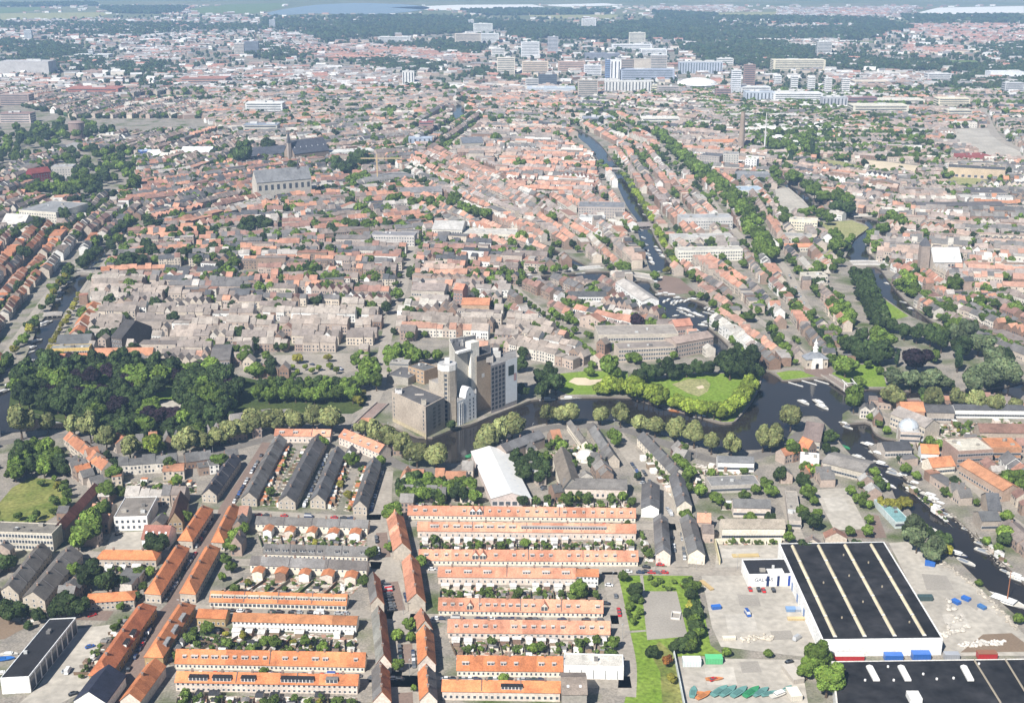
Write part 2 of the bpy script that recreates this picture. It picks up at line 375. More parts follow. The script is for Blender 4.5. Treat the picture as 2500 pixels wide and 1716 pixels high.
for (nm, p), g in zip(wp, wg):
    zz = -1.1 if nm != 'lake_water' else -0.3
    mb = MB(); mb.add(np.c_[g, np.full(len(g), zz)], [tuple(range(len(g)))])
    o = mb.build(nm, 'water'); o['kind'] = 'structure'
    if o.data.polygons[0].normal.z < 0: o.data.flip_normals()
    mb = MB(); n = len(g)
    mb.add(np.r_[np.c_[g, np.full(n, 0.25)], np.c_[g, np.full(n, zz - .5)]], [(i, (i + 1) % n, n + (i + 1) % n, n + i) for i in range(n)])
    cx, cy = g.mean(0)
    # coping stones as a low kerb round the water
    o = mb.build('quay_wall', 'quay'); o['kind'] = 'structure'
# country beyond the town
far_poly = [(-2000, 150), (-2000, -30), (4500, -30), (4500, 150), (2500, 95), (2100, 70), (1500, 50), (900, 90), (300, 110), (0, 130)]
sheet('fields', far_poly, 0.15, 'country', blk=False)
sheet('lake_water', smooth_poly([(627, 37), (690, 24), (770, 12), (880, 8), (1000, 12), (1060, 20), (1000, 31), (900, 37), (760, 34), (700, 38)]), 0.9, 'water')

def road(name, px, width, mat, z=0.06, blk=True, closed=False):
    p = [G(*q) for q in px]; P = [Vector((q.x, q.y)) for q in p]
    # resample smoothly
    Q = []
    for i in range(len(P) - 1):
        p0, p1, p2, p3 = P[max(i - 1, 0)], P[i], P[i + 1], P[min(i + 2, len(P) - 1)]
        for k in range(4):
            t = k / 4
            Q.append(0.5 * ((2 * p1) + (p2 - p0) * t + (2 * p0 - 5 * p1 + 4 * p2 - p3) * t * t + (3 * p1 - p0 - 3 * p2 + p3) * t ** 3))
    Q.append(P[-1]); Lf, Rt = [], []
    for i, q in enumerate(Q):
        d = (Q[min(i + 1, len(Q) - 1)] - Q[max(i - 1, 0)]).normalized(); nrm = Vector((-d.y, d.x)) * width / 2
        Lf.append(q + nrm); Rt.append(q - nrm)
    mb = MB(); n = len(Q)
    mb.add([(q.x, q.y, z) for q in Rt] + [(q.x, q.y, z) for q in Lf], [(i, i + 1, n + i + 1, n + i) for i in range(n - 1)])
    o = mb.build(name, mat); o['kind'] = 'structure'
    if blk:
        for i in range(n - 1): block_ground([Lf[i], Lf[i + 1], Rt[i + 1], Rt[i]])
    return Q
ring = [(-20, 1085), (60, 1072), (120, 1066), (166, 1064), (211, 1078), (286, 1120), (340, 1128), (400, 1124), (482, 1113), (580, 1090), (663, 1068), (740, 1046), (826, 1052), (901, 1084), (946, 1121), (1007, 1146), (1082, 1148), (1163, 1134), (1225, 1098), (1300, 1056), (1360, 1042), (1456, 1040), (1531, 1051), (1622, 1082), (1697, 1110), (1757, 1124), (1850, 1112), (1930, 1080), (1985, 1030)]
road('ring_road', ring, 9, 'asphalt')
road('middle_street', [(930, 1150), (925, 1210), (928, 1262), (932, 1330), (945, 1395), (965, 1455), (978, 1510), (988, 1590), (990, 1650), (992, 1730)], 15, 'street', 0.05)
road('middle_street_roadway', [(931, 1300), (940, 1360)], 6, 'brick_road', 0.09)
road('middle_street_roadway', [(957, 1420), (975, 1490)], 6, 'brick_road', 0.09)
road('middle_street_roadway', [(990, 1572), (995, 1618)], 6, 'brick_road', 0.09)
road('middle_street_roadway', [(990, 1690), (992, 1730)], 6, 'brick_road', 0.09)
road('slanting_street', [(275, 1735), (330, 1640), (395, 1512), (436, 1462), (480, 1380), (505, 1330), (545, 1262), (556, 1234), (605, 1161), (655, 1080)], 8, 'brick_road', 0.07)
road('slanting_street_left', [(90, 1500), (170, 1500), (270, 1503)], 9, 'brick_road', 0.08)
for nm, pts, w in (('terrace_street', [(985, 1277), (1300, 1281), (1650, 1286)], 8), ('terrace_street', [(990, 1388), (1300, 1391), (1500, 1392), (1700, 1395), (1890, 1392)], 9), ('terrace_street', [(1000, 1508), (1300, 1511), (1510, 1512)], 8),
                   ('terrace_street', [(900, 1661), (1200, 1664), (1540, 1664)], 9), ('terrace_street', [(560, 1372), (700, 1374), (930, 1380)], 8), ('terrace_street', [(430, 1480), (620, 1495), (860, 1498), (960, 1500)], 8),
                   ('terrace_street', [(300, 1636), (430, 1640), (700, 1648), (980, 1652)], 9), ('terrace_street', [(500, 1250), (620, 1252), (800, 1262), (930, 1262)], 7), ('terrace_street', [(180, 1350), (300, 1358), (420, 1350), (520, 1352)], 8),
                   ('park_lane', [(1488, 1396), (1500, 1450), (1515, 1530), (1532, 1620), (1530, 1700)], 8), ('fan_street', [(1500, 1055), (1530, 1095), (1570, 1150), (1612, 1210), (1637, 1250), (1648, 1320), (1655, 1385)], 11),
                   ('east_lane', [(1960, 1330), (1945, 1300), (1925, 1250), (1905, 1190)], 6), ('river_lane', [(2140, 1010), (2190, 1050), (2260, 1085), (2310, 1130), (2380, 1190), (2440, 1245), (2510, 1300)], 7),
                   ('canal_street', [(1875, 612), (1917, 655), (1969, 749), (2023, 801)], 8), ('avenue', [(1590, 330), (1650, 400), (1720, 470), (1790, 560), (1850, 615), (1880, 640)], 9),
                   ('quay_street', [(80, 920), (128, 850), (165, 775), (232, 672), (300, 600)], 8), ('quay_street', [(-10, 900), (60, 800), (140, 690), (200, 625)], 7),
                   ('old_street', [(1010, 600), (985, 700), (955, 780), (935, 870), (930, 930), (905, 990), (870, 1040)], 9), ('old_street', [(215, 655), (500, 668), (800, 682), (980, 690)], 9),
                   ('canal_lane', [(1250, 700), (1330, 770), (1400, 830), (1475, 890)], 9), ('old_street', [(930, 395), (1000, 440), (1130, 520), (1290, 590)], 7),
                   ('far_road', [(2400, 265), (2430, 330), (2500, 370)], 14), ('far_road', [(0, 128), (300, 140), (600, 148), (860, 160)], 20), ('far_road', [(1900, 262), (2050, 290), (2200, 330), (2330, 395)], 10),
                   ('gate_street', [(1800, 745), (1900, 815), (1960, 860), (1992, 895)], 7)):
    road(nm, pts, w, 'street' if nm not in ('fan_street',) else 'street', 0.05 if scale_at(pts[0][1]) > 1.2 else 0.3)
# pavements round the terrace streets read from the paving of the ground itself
sheet('meadow', [(-30, 1250), (0, 1225), (30, 1190), (75, 1165), (130, 1170), (172, 1195), (168, 1225), (130, 1262), (80, 1292), (-30, 1292)], 0.03, 'rough_grass')
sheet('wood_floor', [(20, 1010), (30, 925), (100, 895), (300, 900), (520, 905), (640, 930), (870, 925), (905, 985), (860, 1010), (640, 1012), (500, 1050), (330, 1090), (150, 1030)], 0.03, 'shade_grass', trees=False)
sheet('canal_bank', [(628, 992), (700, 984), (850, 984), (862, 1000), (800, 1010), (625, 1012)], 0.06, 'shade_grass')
sheet('wood_clearing', [(375, 962), (385, 950), (443, 948), (443, 974), (380, 977)], 0.07, 'lawn')
sheet('wood_path', [(381, 980), (445, 976), (440, 995), (420, 1002), (395, 992)], 0.06, 'concrete_yard')
sheet('lawn', [(1545, 962), (1560, 915), (1620, 925), (1660, 914), (1800, 911), (1858, 905), (1853, 940), (1838, 970), (1812, 1003), (1790, 1029), (1763, 1029), (1700, 1010), (1620, 988), (1556, 970)], 0.03, 'lawn', trees=False)
sheet('worn_grass', [(1640, 938), (1680, 925), (1722, 925), (1735, 938), (1728, 955), (1706, 968), (1680, 960)], 0.06, 'dry_field', trees=False)
sheet('worn_patch', [(1699, 945), (1715, 940), (1720, 947), (1706, 950)], 0.09, 'sand')
sheet('lawn', [(1366, 912), (1430, 906), (1532, 906), (1536, 962), (1385, 963), (1350, 945)], 0.03, 'lawn', trees=False)
sheet('sand_path', [(1388, 932), (1402, 922), (1430, 922), (1440, 927), (1465, 926), (1485, 919), (1510, 922), (1524, 930), (1500, 936), (1470, 934), (1440, 941), (1410, 940)], 0.07, 'sand')
sheet('gate_lawn', [(2030, 912), (2085, 890), (2150, 890), (2165, 944), (2112, 944), (2072, 935)], 0.03, 'lawn', trees=False)
sheet('gate_yard', [(1960, 885), (2020, 885), (2035, 905), (2025, 922), (1995, 920), (1965, 910)], 0.05, 'brick_road')
sheet('gate_lawn', [(1895, 910), (1925, 905), (1955, 905), (1995, 918), (1912, 928)], 0.03, 'lawn')
sheet('towpath_lawn', [(2131, 712), (2219, 772), (2175, 783), (2158, 765)], 0.03, 'lawn')
sheet('park_lawn', [(1505, 1407), (1565, 1404), (1690, 1405), (1705, 1450), (1720, 1500), (1735, 1575), (1770, 1600), (1650, 1602), (1668, 1730), (1520, 1730), (1540, 1650), (1535, 1600), (1527, 1550), (1518, 1480)], 0.03, 'lawn', trees=False)
sheet('rough_bank', [(1610, 1565), (1650, 1600), (1668, 1730), (1618, 1730), (1612, 1640), (1585, 1590)], 0.07, 'rough_grass', trees=False)
sheet('path', [(1562, 1404), (1570, 1404), (1574, 1443), (1567, 1443)], 0.07, 'court')
sheet('path', [(1525, 1540), (1576, 1537), (1577, 1541), (1526, 1545)], 0.07, 'court')
sheet('ball_court', [(1567, 1443), (1652, 1443), (1679, 1553), (1580, 1562)], 0.10, 'court')
sheet('yard_paving', [(1712, 1402), (1745, 1400), (1750, 1330), (1900, 1330), (1925, 1400), (2010, 1580), (1960, 1602), (1760, 1578), (1738, 1530)], 0.04, 'concrete_yard')
sheet('boatyard_paving', [(1650, 1605), (1955, 1610), (1975, 1730), (1670, 1730)], 0.04, 'concrete_yard')
sheet('riverside_yard', [(2170, 1325), (2240, 1320), (2290, 1365), (2395, 1438), (2460, 1505), (2530, 1580), (2530, 1600), (2312, 1600)], 0.04, 'concrete_yard')
sheet('brown_strip', [(2400, 1548), (2470, 1545), (2530, 1590), (2345, 1592)], 0.08, 'bare_soil')
sheet('concrete_lot', [(1986, 1196), (2066, 1190), (2118, 1290), (2037, 1294)], 0.05, 'concrete_yard')
sheet('brick_lot', [(2118, 1255), (2145, 1258), (2165, 1312), (2128, 1314), (2036, 1310), (2037, 1297), (2120, 1292)], 0.05, 'brick_road')
sheet('hall_yard', [(0, 1500), (65, 1530), (10, 1560), (-30, 1560), (-30, 1500)], 0.04, 'bare_soil')
sheet('hall_yard', [(185, 1535), (300, 1520), (200, 1690), (120, 1730), (30, 1730), (90, 1680)], 0.035, 'concrete_yard', blk=False)
sheet('hay_meadow', [(2005, 545), (2080, 538), (2122, 556), (2088, 580), (2068, 602), (2054, 625), (2000, 640), (2040, 590)], 0.03, 'dry_field', trees=False)
sheet('meadow_edge', [(1990, 404), (2005, 388), (2060, 396), (2150, 418), (2100, 418), (2000, 405)], 0.05, 'dry_field')
sheet('sandy_lot', [(2085, 388), (2160, 395), (2260, 408), (2235, 424), (2150, 420), (2110, 400)], 0.03, 'sand')
sheet('sandy_lot', [(1892, 462), (1925, 458), (1960, 487), (1988, 520), (1960, 530), (1900, 510)], 0.03, 'concrete_yard')
sheet('big_lot', [(2325, 315), (2420, 314), (2490, 370), (2500, 395), (2420, 385), (2330, 350)], 0.1, 'concrete_yard')
sheet('light_field', [(2290, 448), (2360, 420), (2430, 455), (2350, 462)], 0.06, 'dry_field')
sheet('square', [(620, 905), (640, 868), (870, 862), (870, 905), (800, 915)], 0.03, 'street', trees=False)
sheet('cobbled_quay', [(1603, 690), (1620, 672), (1660, 680), (1700, 715), (1660, 718), (1608, 714)], 0.04, 'brick_road')
sheet('far_field', [(0, 22), (100, 18), (98, 26), (0, 34)], 0.8, 'green_field')
sheet('far_field', [(0, 34), (250, 31), (270, 36), (220, 46), (0, 50)], 0.8, 'dry_field')
sheet('far_field', [(455, 24), (560, 12), (700, 8), (690, 20), (620, 34), (480, 33)], 0.8, 'green_field')
sheet('far_field', [(1290, 38), (1510, 37), (1500, 47), (1300, 46)], 0.8, 'dry_field')
sheet('far_field', [(1740, 33), (1900, 30), (1880, 44), (1760, 45)], 0.8, 'dry_field')
sheet('far_field', [(280, 240), (420, 232), (520, 232), (510, 240), (300, 248)], 0.4, 'green_field')
sheet('far_field', [(2025, 100), (2110, 101), (2160, 103), (2100, 107), (2040, 106)], 0.6, 'green_field')
sheet('far_field', [(2305, 148), (2380, 148), (2410, 160), (2320, 158)], 0.5, 'green_field')
sheet('far_field', [(1650, 78), (1700, 80), (1690, 86), (1660, 84)], 0.6, 'dry_field')
sheet('greenhouses', [(2290, 20), (2500, 16), (2500, 33), (2330, 40), (2240, 32)], 0.9, 'white_ground')
sheet('greenhouses', [(950, 19), (1120, 13), (1300, 12), (1330, 18), (1150, 26), (1050, 26)], 0.9, 'white_ground')
sheet('greenhouses', [(1310, 13), (1480, 9), (1520, 14), (1380, 18)], 0.9, 'white_ground')
sheet('paved_yard', [(255, 1345), (275, 1300), (350, 1296), (345, 1342)], 0.05, 'concrete_yard')

# ================================================================== BUILDINGS
ORANGE, SALMON, DULLRED, BROWN, GREY, SLATE, DARK = (0.60, 0.225, 0.095), (0.64, 0.30, 0.19), (0.33, 0.125, 0.085), (0.21, 0.165, 0.135), (0.185, 0.175, 0.165), (0.10, 0.10, 0.105), (0.028, 0.027, 0.030)
CREAM, WHITE, BRICK, PINK, CONC, BEIGE, OCHRE = (0.74, 0.66, 0.54), (0.80, 0.78, 0.74), (0.26, 0.17, 0.125), (0.66, 0.56, 0.48), (0.36, 0.33, 0.285), (0.45, 0.39, 0.32), (0.42, 0.30, 0.15)
class Frame:
    """footprint: front edge a-b on the ground, depth vector v; local x along the front edge"""
    def __init__(s, a, b, far):
        s.a, s.b = Vector(a[:2]), Vector(b[:2]); U = s.b - s.a; s.Lu = U.length; s.uh = U / s.Lu
        if isinstance(far, (int, float)): V = Vector((-s.uh.y, s.uh.x)) * far
        else: V = Vector(far[:2])
        s.Lv = V.length; s.vh = V / s.Lv
        s.o = s.a + U / 2 + V / 2; s.rz = math.atan2(s.uh.y, s.uh.x)
        s.vx = s.vh.dot(s.uh); s.vy = s.vh.dot(Vector((-s.uh.y, s.uh.x)))
    def L(s, u, v, z): return (u - s.Lu / 2 + (v - s.Lv / 2) * s.vx, (v - s.Lv / 2) * s.vy, z)
    def world(s, u, v): return s.a + s.uh * u + s.vh * v
    def corners(s, m=0.0): return [s.world(-m, -m), s.world(s.Lu + m, -m), s.world(s.Lu + m, s.Lv + m), s.world(-m, s.Lv + m)]
def quadwin(mb, P, Q, zb, zt, out, wfrm=0.12, pane=(0.5,) * 3, framecol=WHITE):
    """a window on the wall line P-Q (local xy), zb..zt, out = outward unit normal"""
    for k, (d, g, mi, c) in enumerate(((0.04, 0.0, 0, framecol), (0.07, wfrm, 1, pane))):
        ex = (Q[0] - P[0], Q[1] - P[1]); l = math.hypot(*ex) or 1; ex = (ex[0] / l * g, ex[1] / l * g)
        p = (P[0] + ex[0] + out[0] * d, P[1] + ex[1] + out[1] * d); q = (Q[0] - ex[0] + out[0] * d, Q[1] - ex[1] + out[1] * d)
        mb.add([(*p, zb + g), (*q, zb + g), (*q, zt - g), (*p, zt - g)], [(0, 1, 2, 3)], mi, c)
def wall_windows(mb, fr, side, cols, rows, z0, fh, ww=1.2, wh=1.4, fc=WHITE, u0=0.0, u1=1.0):
    if side == 'front': P, Q = fr.L(0, 0, 0), fr.L(fr.Lu, 0, 0)
    elif side == 'right': P, Q = fr.L(fr.Lu, 0, 0), fr.L(fr.Lu, fr.Lv, 0)
    elif side == 'left': P, Q = fr.L(0, fr.Lv, 0), fr.L(0, 0, 0)
    else: P, Q = fr.L(fr.Lu, fr.Lv, 0), fr.L(0, fr.Lv, 0)
    P, Q = Vector(P[:2]), Vector(Q[:2]); d = (Q - P); l = d.length; d /= l; out = (d.y, -d.x)
    for r in range(rows):
        for c in range(cols):
            t = u0 + (u1 - u0) * (c + .5) / cols; x = t * l
            p = P + d * (x - ww / 2); q = P + d * (x + ww / 2)
            quadwin(mb, p, q, z0 + r * fh, z0 + r * fh + wh, out, framecol=fc)
def gable(fr, eave, ridge, wallcol, roofcol, rdir='u', hip=0.0, over=0.35, rp=0.5, roofcol2=None, base=0.0, bays=1):
    """walls and roof meshes"""
    w, r = MB(), MB(); Lu, Lv, L = fr.Lu, fr.Lv, fr.L
    if rdir == 'u': A, B, T = Lu, Lv, (lambda s, t, z: L(s, t, z))
    else: A, B, T = Lv, Lu, (lambda s, t, z: L(Lu - t, s, z))
    # s along ridge, t across
    v = [T(0, 0, base), T(A, 0, base), T(A, B, base), T(0, B, base), T(0, 0, eave), T(A, 0, eave), T(A, B, eave), T(0, B, eave), T(0, B * rp, ridge), T(A, B * rp, ridge)]
    f = [(0, 1, 5, 4), (2, 3, 7, 6), (1, 2, 6, 5), (3, 0, 4, 7)]
    if hip <= 0: f += [(5, 6, 9), (7, 4, 8)]
    w.add(v, f, 0, wallcol)
    th = 0.22; sl1 = (ridge - eave) / (B * rp); sl2 = (ridge - eave) / (B * (1 - rp))
    e1, e2 = eave - over * sl1 + th, eave - over * sl2 + th; h = hip; o = over
    top = [T(-o, -o, e1), T(A + o, -o, e1), T(A + o, B + o, e2), T(-o, B + o, e2), T(h - (o if h <= 0 else 0), B * rp, ridge + th), T(A - h + (o if h <= 0 else 0), B * rp, ridge + th)]
    bot = [(p[0], p[1], p[2] - th * 0.9) for p in top]
    fs = [(0, 1, 5, 4), (2, 3, 4, 5)] + ([(1, 2, 5), (3, 0, 4)] if h > 0 else [])
    cols = [roofcol, roofcol2 or roofcol] + [roofcol, roofcol]
    if h > 0 or bays < 2:
        for q, c in zip(fs, cols): r.add([top[i] for i in q], [tuple(range(len(q)))], 0, c)
    else:      # each house of the row has its own batch of tiles
        mixl = lambda p, q, t: tuple(p[k] + (q[k] - p[k]) * t for k in range(3)); fa = [1.0] * bays
        for j in range(bays): fa[j] = fa[j - 1] if j and R.random() < .35 else R.choice((R.uniform(.72, 1.0), R.uniform(.92, 1.15)))
        for (i0, i1, i2, i3), c in zip([(0, 1, 5, 4), (3, 2, 5, 4)], cols):
            for j in range(bays):
                t0, t1 = j / bays, (j + 1) / bays; w_ = fa[j] * R.uniform(.96, 1.04); cj = (c[0] * w_, c[1] * (w_ ** 1.15), c[2] * (w_ ** 1.25))
                q = [mixl(top[i0], top[i1], t0), mixl(top[i0], top[i1], t1), mixl(top[i3], top[i2], t1), mixl(top[i3], top[i2], t0)]
                r.add(q if i0 == 0 else q[::-1], [(0, 1, 2, 3)], 0, cj)
    edge = [(0, 1), (1, 5), (5, 2), (2, 3), (3, 4), (4, 0)] if h <= 0 else [(0, 1), (1, 2), (2, 3), (3, 0)]
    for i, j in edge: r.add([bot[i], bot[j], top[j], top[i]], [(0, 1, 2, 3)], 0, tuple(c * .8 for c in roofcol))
    return w, r
def dormer_mesh(w, h, dep, roofc, style='box', cheek=WHITE):
    mb = MB()
    if style == 'gable':
        pk = h + w * .55
        mb.add([(-w / 2, 0, -.4), (w / 2, 0, -.4), (w / 2, 0, h), (0, 0, pk), (-w / 2, 0, h)], [(0, 1, 2, 3, 4)], 0, cheek)
        mb.add([(-w / 2, 0, -.4), (-w / 2, 0, h), (-w / 2, dep, h), (-w / 2, dep, -.4)], [(0, 1, 2, 3)], 0, cheek)
        mb.add([(w / 2, 0, -.4), (w / 2, dep, -.4), (w / 2, dep, h), (w / 2, 0, h)], [(0, 1, 2, 3)], 0, cheek)
        o = .2
        mb.add([(-w / 2 - o, -o, h - o), (0, -o, pk + .12), (0, dep * 1.9, pk + .12), (-w / 2 - o, dep, h - o)], [(0, 1, 2, 3)], 1, roofc)
        mb.add([(w / 2 + o, -o, h - o), (w / 2 + o, dep, h - o), (0, dep * 1.9, pk + .12), (0, -o, pk + .12)], [(0, 1, 2, 3)], 1, roofc)
    else:
        mb.box(-w / 2, w / 2, 0, dep, -.5, h, cheek, 0)
        mb.box(-w / 2 - .15, w / 2 + .15, -.2, dep, h, h + .16, roofc, 1, bottom=True)
    n = max(1, round(w / 1.5)); pw = w / n
    for i in range(n):
        x0 = -w / 2 + i * pw + .14; x1 = -w / 2 + (i + 1) * pw - .14
        mb.add([(x0, -.03, .15), (x1, -.03, .15), (x1, -.03, h - .15), (x0, -.03, h - .15)], [(0, 1, 2, 3)], 2, (0.5,) * 3)
    return mb.mesh('dormer', ['wall', 'roof', 'glass'])
DM = {}
def dormer(w, h, dep, rc, style='box', cheek=WHITE):
    k = (w, h, dep, rc, style, cheek)
    if k not in DM: DM[k] = dormer_mesh(*k)
    return DM[k]
def chimney_mesh():
    mb = MB(); mb.box(-.45, .45, -.35, .35, -1.2, 1.1, BRICK, 0); mb.box(-.55, .55, -.45, .45, 1.1, 1.25, (.3, .28, .26), 0)
    for x in (-.22, .22): mb.tube([((x, 0, 1.25), .13), ((x, 0, 1.6), .11)], (.35, .16, .1), 0, 6)
    return mb.mesh('chimney', ['wall'])
CHIM = chimney_mesh()
def bld(name, label, a, b, far, eave, ridge, roofc, wallc, rdir='u', hip=0, rp=.5, roofc2=None, wins=(), dorm=(), chim=0, party=0, cat='building', group=None, blk=True, over=.35, wall_part='wall', flat=False, skylights=0, rmat='roof'):
    """a, b: photo spots on the ground of the front edge; far: depth in metres or the photo spot of the far end's middle"""
    ga, gb = G(*a), G(*b)
    if isinstance(far, tuple): gm = (ga + gb) / 2; far = G(*far) - gm
    fr = Frame(ga, gb, far)
    root = empty(name, (fr.o.x, fr.o.y, 0), fr.rz, cat=cat, group=group)
    if label.endswith('*'): later(root, label[:-1], cat, *[float(t) for t in px_of(fr.o.x, fr.o.y)], group)
    else: root['label'] = label
    if flat:
        w, r = MB(), MB(); c = [fr.L(0, 0, 0), fr.L(fr.Lu, 0, 0), fr.L(fr.Lu, fr.Lv, 0), fr.L(0, fr.Lv, 0)]
        w.prism(c, 0, eave, wallc, 0, top=False)
        ins = [fr.L(.3, .3, 0), fr.L(fr.Lu - .3, .3, 0), fr.L(fr.Lu - .3, fr.Lv - .3, 0), fr.L(.3, fr.Lv - .3, 0)]
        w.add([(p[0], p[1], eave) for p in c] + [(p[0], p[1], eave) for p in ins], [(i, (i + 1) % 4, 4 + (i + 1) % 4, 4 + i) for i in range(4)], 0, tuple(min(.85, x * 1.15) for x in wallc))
        w.add([(p[0], p[1], eave) for p in ins] + [(p[0], p[1], eave - .35) for p in ins], [(i, 4 + i, 4 + (i + 1) % 4, (i + 1) % 4) for i in range(4)], 0, wallc)
        r.add([(p[0], p[1], eave - .35) for p in ins], [(0, 1, 2, 3)], 0, roofc)
        for k in range(int(ridge)):
            x, y = R.uniform(.15, .85) * fr.Lu, R.uniform(.2, .8) * fr.Lv; q = fr.L(x, y, 0); s = R.uniform(.6, 1.5)
            r.box(q[0] - s, q[0] + s, q[1] - s * .7, q[1] + s * .7, eave - .35, eave + R.uniform(.5, 1.4), R.choice([CONC, GREY, (.6, .6, .58)]), 0)
    else: w, r = gable(fr, eave, ridge, wallc, roofc, rdir, hip, over, rp, roofc2, 0.0, round((fr.Lu if rdir == 'u' else fr.Lv) / 5.6) if cat == 'terrace' else 1)
    w.build(wall_part, 'wall', root); ro = r.build('roof', rmat, root)
    if wins:
        wm = MB()
        for wspec in wins: wall_windows(wm, fr, *wspec)
        wm.build('windows', ['paint', 'glass'], root, kind='stuff')
    A, B = (fr.Lu, fr.Lv) if rdir == 'u' else (fr.Lv, fr.Lu)
    for d in dorm:
        side, n, w_, h_, dv, dep, style, rc, ck = d[:9]; u0, u1 = d[9] if len(d) > 9 else (0, 1)
        vary = n > 3 and style == 'box' and w_ < 4
        for i in range(n):
            if vary and R.random() < .08: continue
            me = dormer(round(w_ * (R.choice((.7, 1, 1, 1.25)) if vary else 1), 2), h_, dep, rc, style, ck)
            s = A * (u0 + (u1 - u0) * (i + .5) / n)
            sl = (ridge - eave) / (B * (rp if side in ('front', 'rightv') else 1 - rp))
            z = eave + sl * dv + .2
            if rdir == 'u': p = fr.L(s, dv, z); rz = 0
            elif side == 'rightv': p = fr.L(fr.Lu - dv, s, z); rz = math.atan2(fr.vy, fr.vx)
            else: p = fr.L(dv, s, z); rz = math.atan2(fr.vy, fr.vx) + math.pi
            link('dormer', me, ro, p, rz)
    for i in range(chim):
        s = A * (i + .5) / chim; p = fr.L(s, B * rp, ridge + .1) if rdir == 'u' else fr.L(fr.Lu - B * rp, s, ridge + .1)
        link('chimney', CHIM, ro, p)
    if party:
        for i in range(1, party):
            s = A * i / party; mb = MB(); k = .16
            T = (lambda s, t, z: fr.L(s, t, z)) if rdir == 'u' else (lambda s, t, z: fr.L(fr.Lu - t, s, z))
            q = [T(s - k, 0, eave + .1), T(s - k, B * rp, ridge + .1), T(s - k, B, eave + .1)]; q2 = [T(s + k, 0, eave + .1), T(s + k, B * rp, ridge + .1), T(s + k, B, eave + .1)]
            up = [(x, y, z + .42) for x, y, z in q]; up2 = [(x, y, z + .42) for x, y, z in q2]
            mb.add(q + q2 + up + up2, [(6, 7, 10, 9), (7, 8, 11, 10), (0, 1, 7, 6), (1, 2, 8, 7), (4, 3, 9, 10), (5, 4, 10, 11), (3, 0, 6, 9)], 0, (.12, .11, .11))
            mb.build('party_wall', 'wall', ro)
    if skylights:
        mb = None
        for i in range(skylights):
            s = A * (i + .5) / skylights; mb = MB(); t = B * rp * .45; sl = (ridge - eave) / (B * rp)
            z = eave + sl * t + .3; dz = sl * .6
            p = (lambda a_, b_, c_: fr.L(a_, b_, c_)) if rdir == 'u' else (lambda a_, b_, c_: fr.L(fr.Lu - b_, a_, c_))
            mb.add([p(s - .5, t - .6, z - dz), p(s + .5, t - .6, z - dz), p(s + .5, t + .6, z + dz), p(s - .5, t + .6, z + dz)], [(0, 1, 2, 3)], 0, (.7, .72, .75))
            mb.build('skylight', 'paint', ro)
    if blk: block_ground(fr.corners(.5))
    root['fr_h'] = ridge
    del root['fr_h']
    return root, fr
def fw(n, z0=.7, **k): return ('front', n, 1, z0, 3, 1.5, 1.5)

# ---- the orange terraces right of the middle street
TG = 'terraced house rows'
OD = ('front', 1, 1.7, 1.15, 1.2, 2.2, 'box', (.6, .55, .5), WHITE)
def dm(n, w=1.7, u=(0, 1), rc=(.6, .55, .5), ck=WHITE, h=1.15, dv=1.2, style='box', side='front', dep=2.4): return (side, n, w, h, dv, dep, style, rc, ck, u)
def row(label, a, b, dep, eave, ridge, rc, wc, n, extra=(), party=0, chim=None, wn=None, **k):
    dep -= 1.3; ridge -= 1.4; eave -= .35
    return bld('terrace_row', label, a, b, dep, eave, ridge, rc, wc, wins=wn or [('front', n * 2, 1, .8, 3, 1.05, 1.4)], dorm=extra, chim=n // 3 if chim is None else chim, party=party, cat='terrace', group=TG, **k)
S1 = SALMON
row('long salmon-roofed terrace furthest back, with twin steep gables left of centre', (996, 1268), (1551, 1275), 9, 3.4, 8.2, S1, CREAM, 24, [dm(6, u=(.01, .27)), dm(2, 3.2, (.27, .33), S1, WHITE, 2.2, .1, 'gable'), dm(16, u=(.34, 1.0))], 3)
row('salmon terrace seen from its gardens, long white and black dormer band on the right', (1020, 1312), (1552, 1318), 9, 4.6, 9.0, S1, PINK, 24, [dm(9, 3.6, (.0, .46)), dm(1, 46, (.5, .84), (.4, .38, .36), WHITE, 1.3, 1.0)], 4, wn=[('front', 34, 1, 1.0, 3, 1.0, 1.5)])
row('salmon terrace with white dormers and twin gables above the third street', (1023, 1379), (1557, 1382), 9, 3.4, 8.4, S1, CREAM, 24, [dm(5, u=(.01, .24)), dm(2, 3.3, (.24, .31), S1, CREAM, 2.3, .1, 'gable'), dm(16, u=(.33, 1))], 4)
row('salmon terrace over the leafy back gardens left of the play park', (1070, 1425), (1405, 1429), 9, 4.6, 9.0, S1, PINK, 16, [dm(7, 3.8)], 2, wn=[('front', 22, 1, 1.0, 3, 1.0, 1.5)])
row('short orange terrace with white back wall, nearest the top of the play park', (1406, 1428), (1460, 1429), 9, 5.4, 8.4, (.52, .21, .10), WHITE, 3, (), 0, wn=[('front', 6, 2, .8, 2.6, 1.2, 1.2)])
row('salmon terrace with two small pointed gables left of the ball court', (1071, 1501), (1471, 1508), 9, 3.2, 8.6, S1, CREAM, 18, [dm(3, u=(.01, .16)), dm(1, 3.0, (.17, .21), S1, CREAM, 2.2, .1, 'gable'), dm(8, u=(.23, .6)), dm(1, 3.2, (.62, .67), S1, CREAM, 2.3, .1, 'gable'), dm(5, u=(.7, 1))], 4)
row('salmon terrace with awnings over its gardens below the ball court corner', (1094, 1557), (1488, 1562), 9, 3.6, 9.0, S1, PINK, 18, [dm(16, 2.0, (.02, .98))], 0, wn=[('front', 26, 1, .9, 3, 1.4, 1.5)])
row('bright orange terrace beside the white flat shed', (1116, 1650), (1373, 1653), 9, 3.6, 9.4, ORANGE, CREAM, 11, [dm(8, 2.4, (.02, .98))], 0)
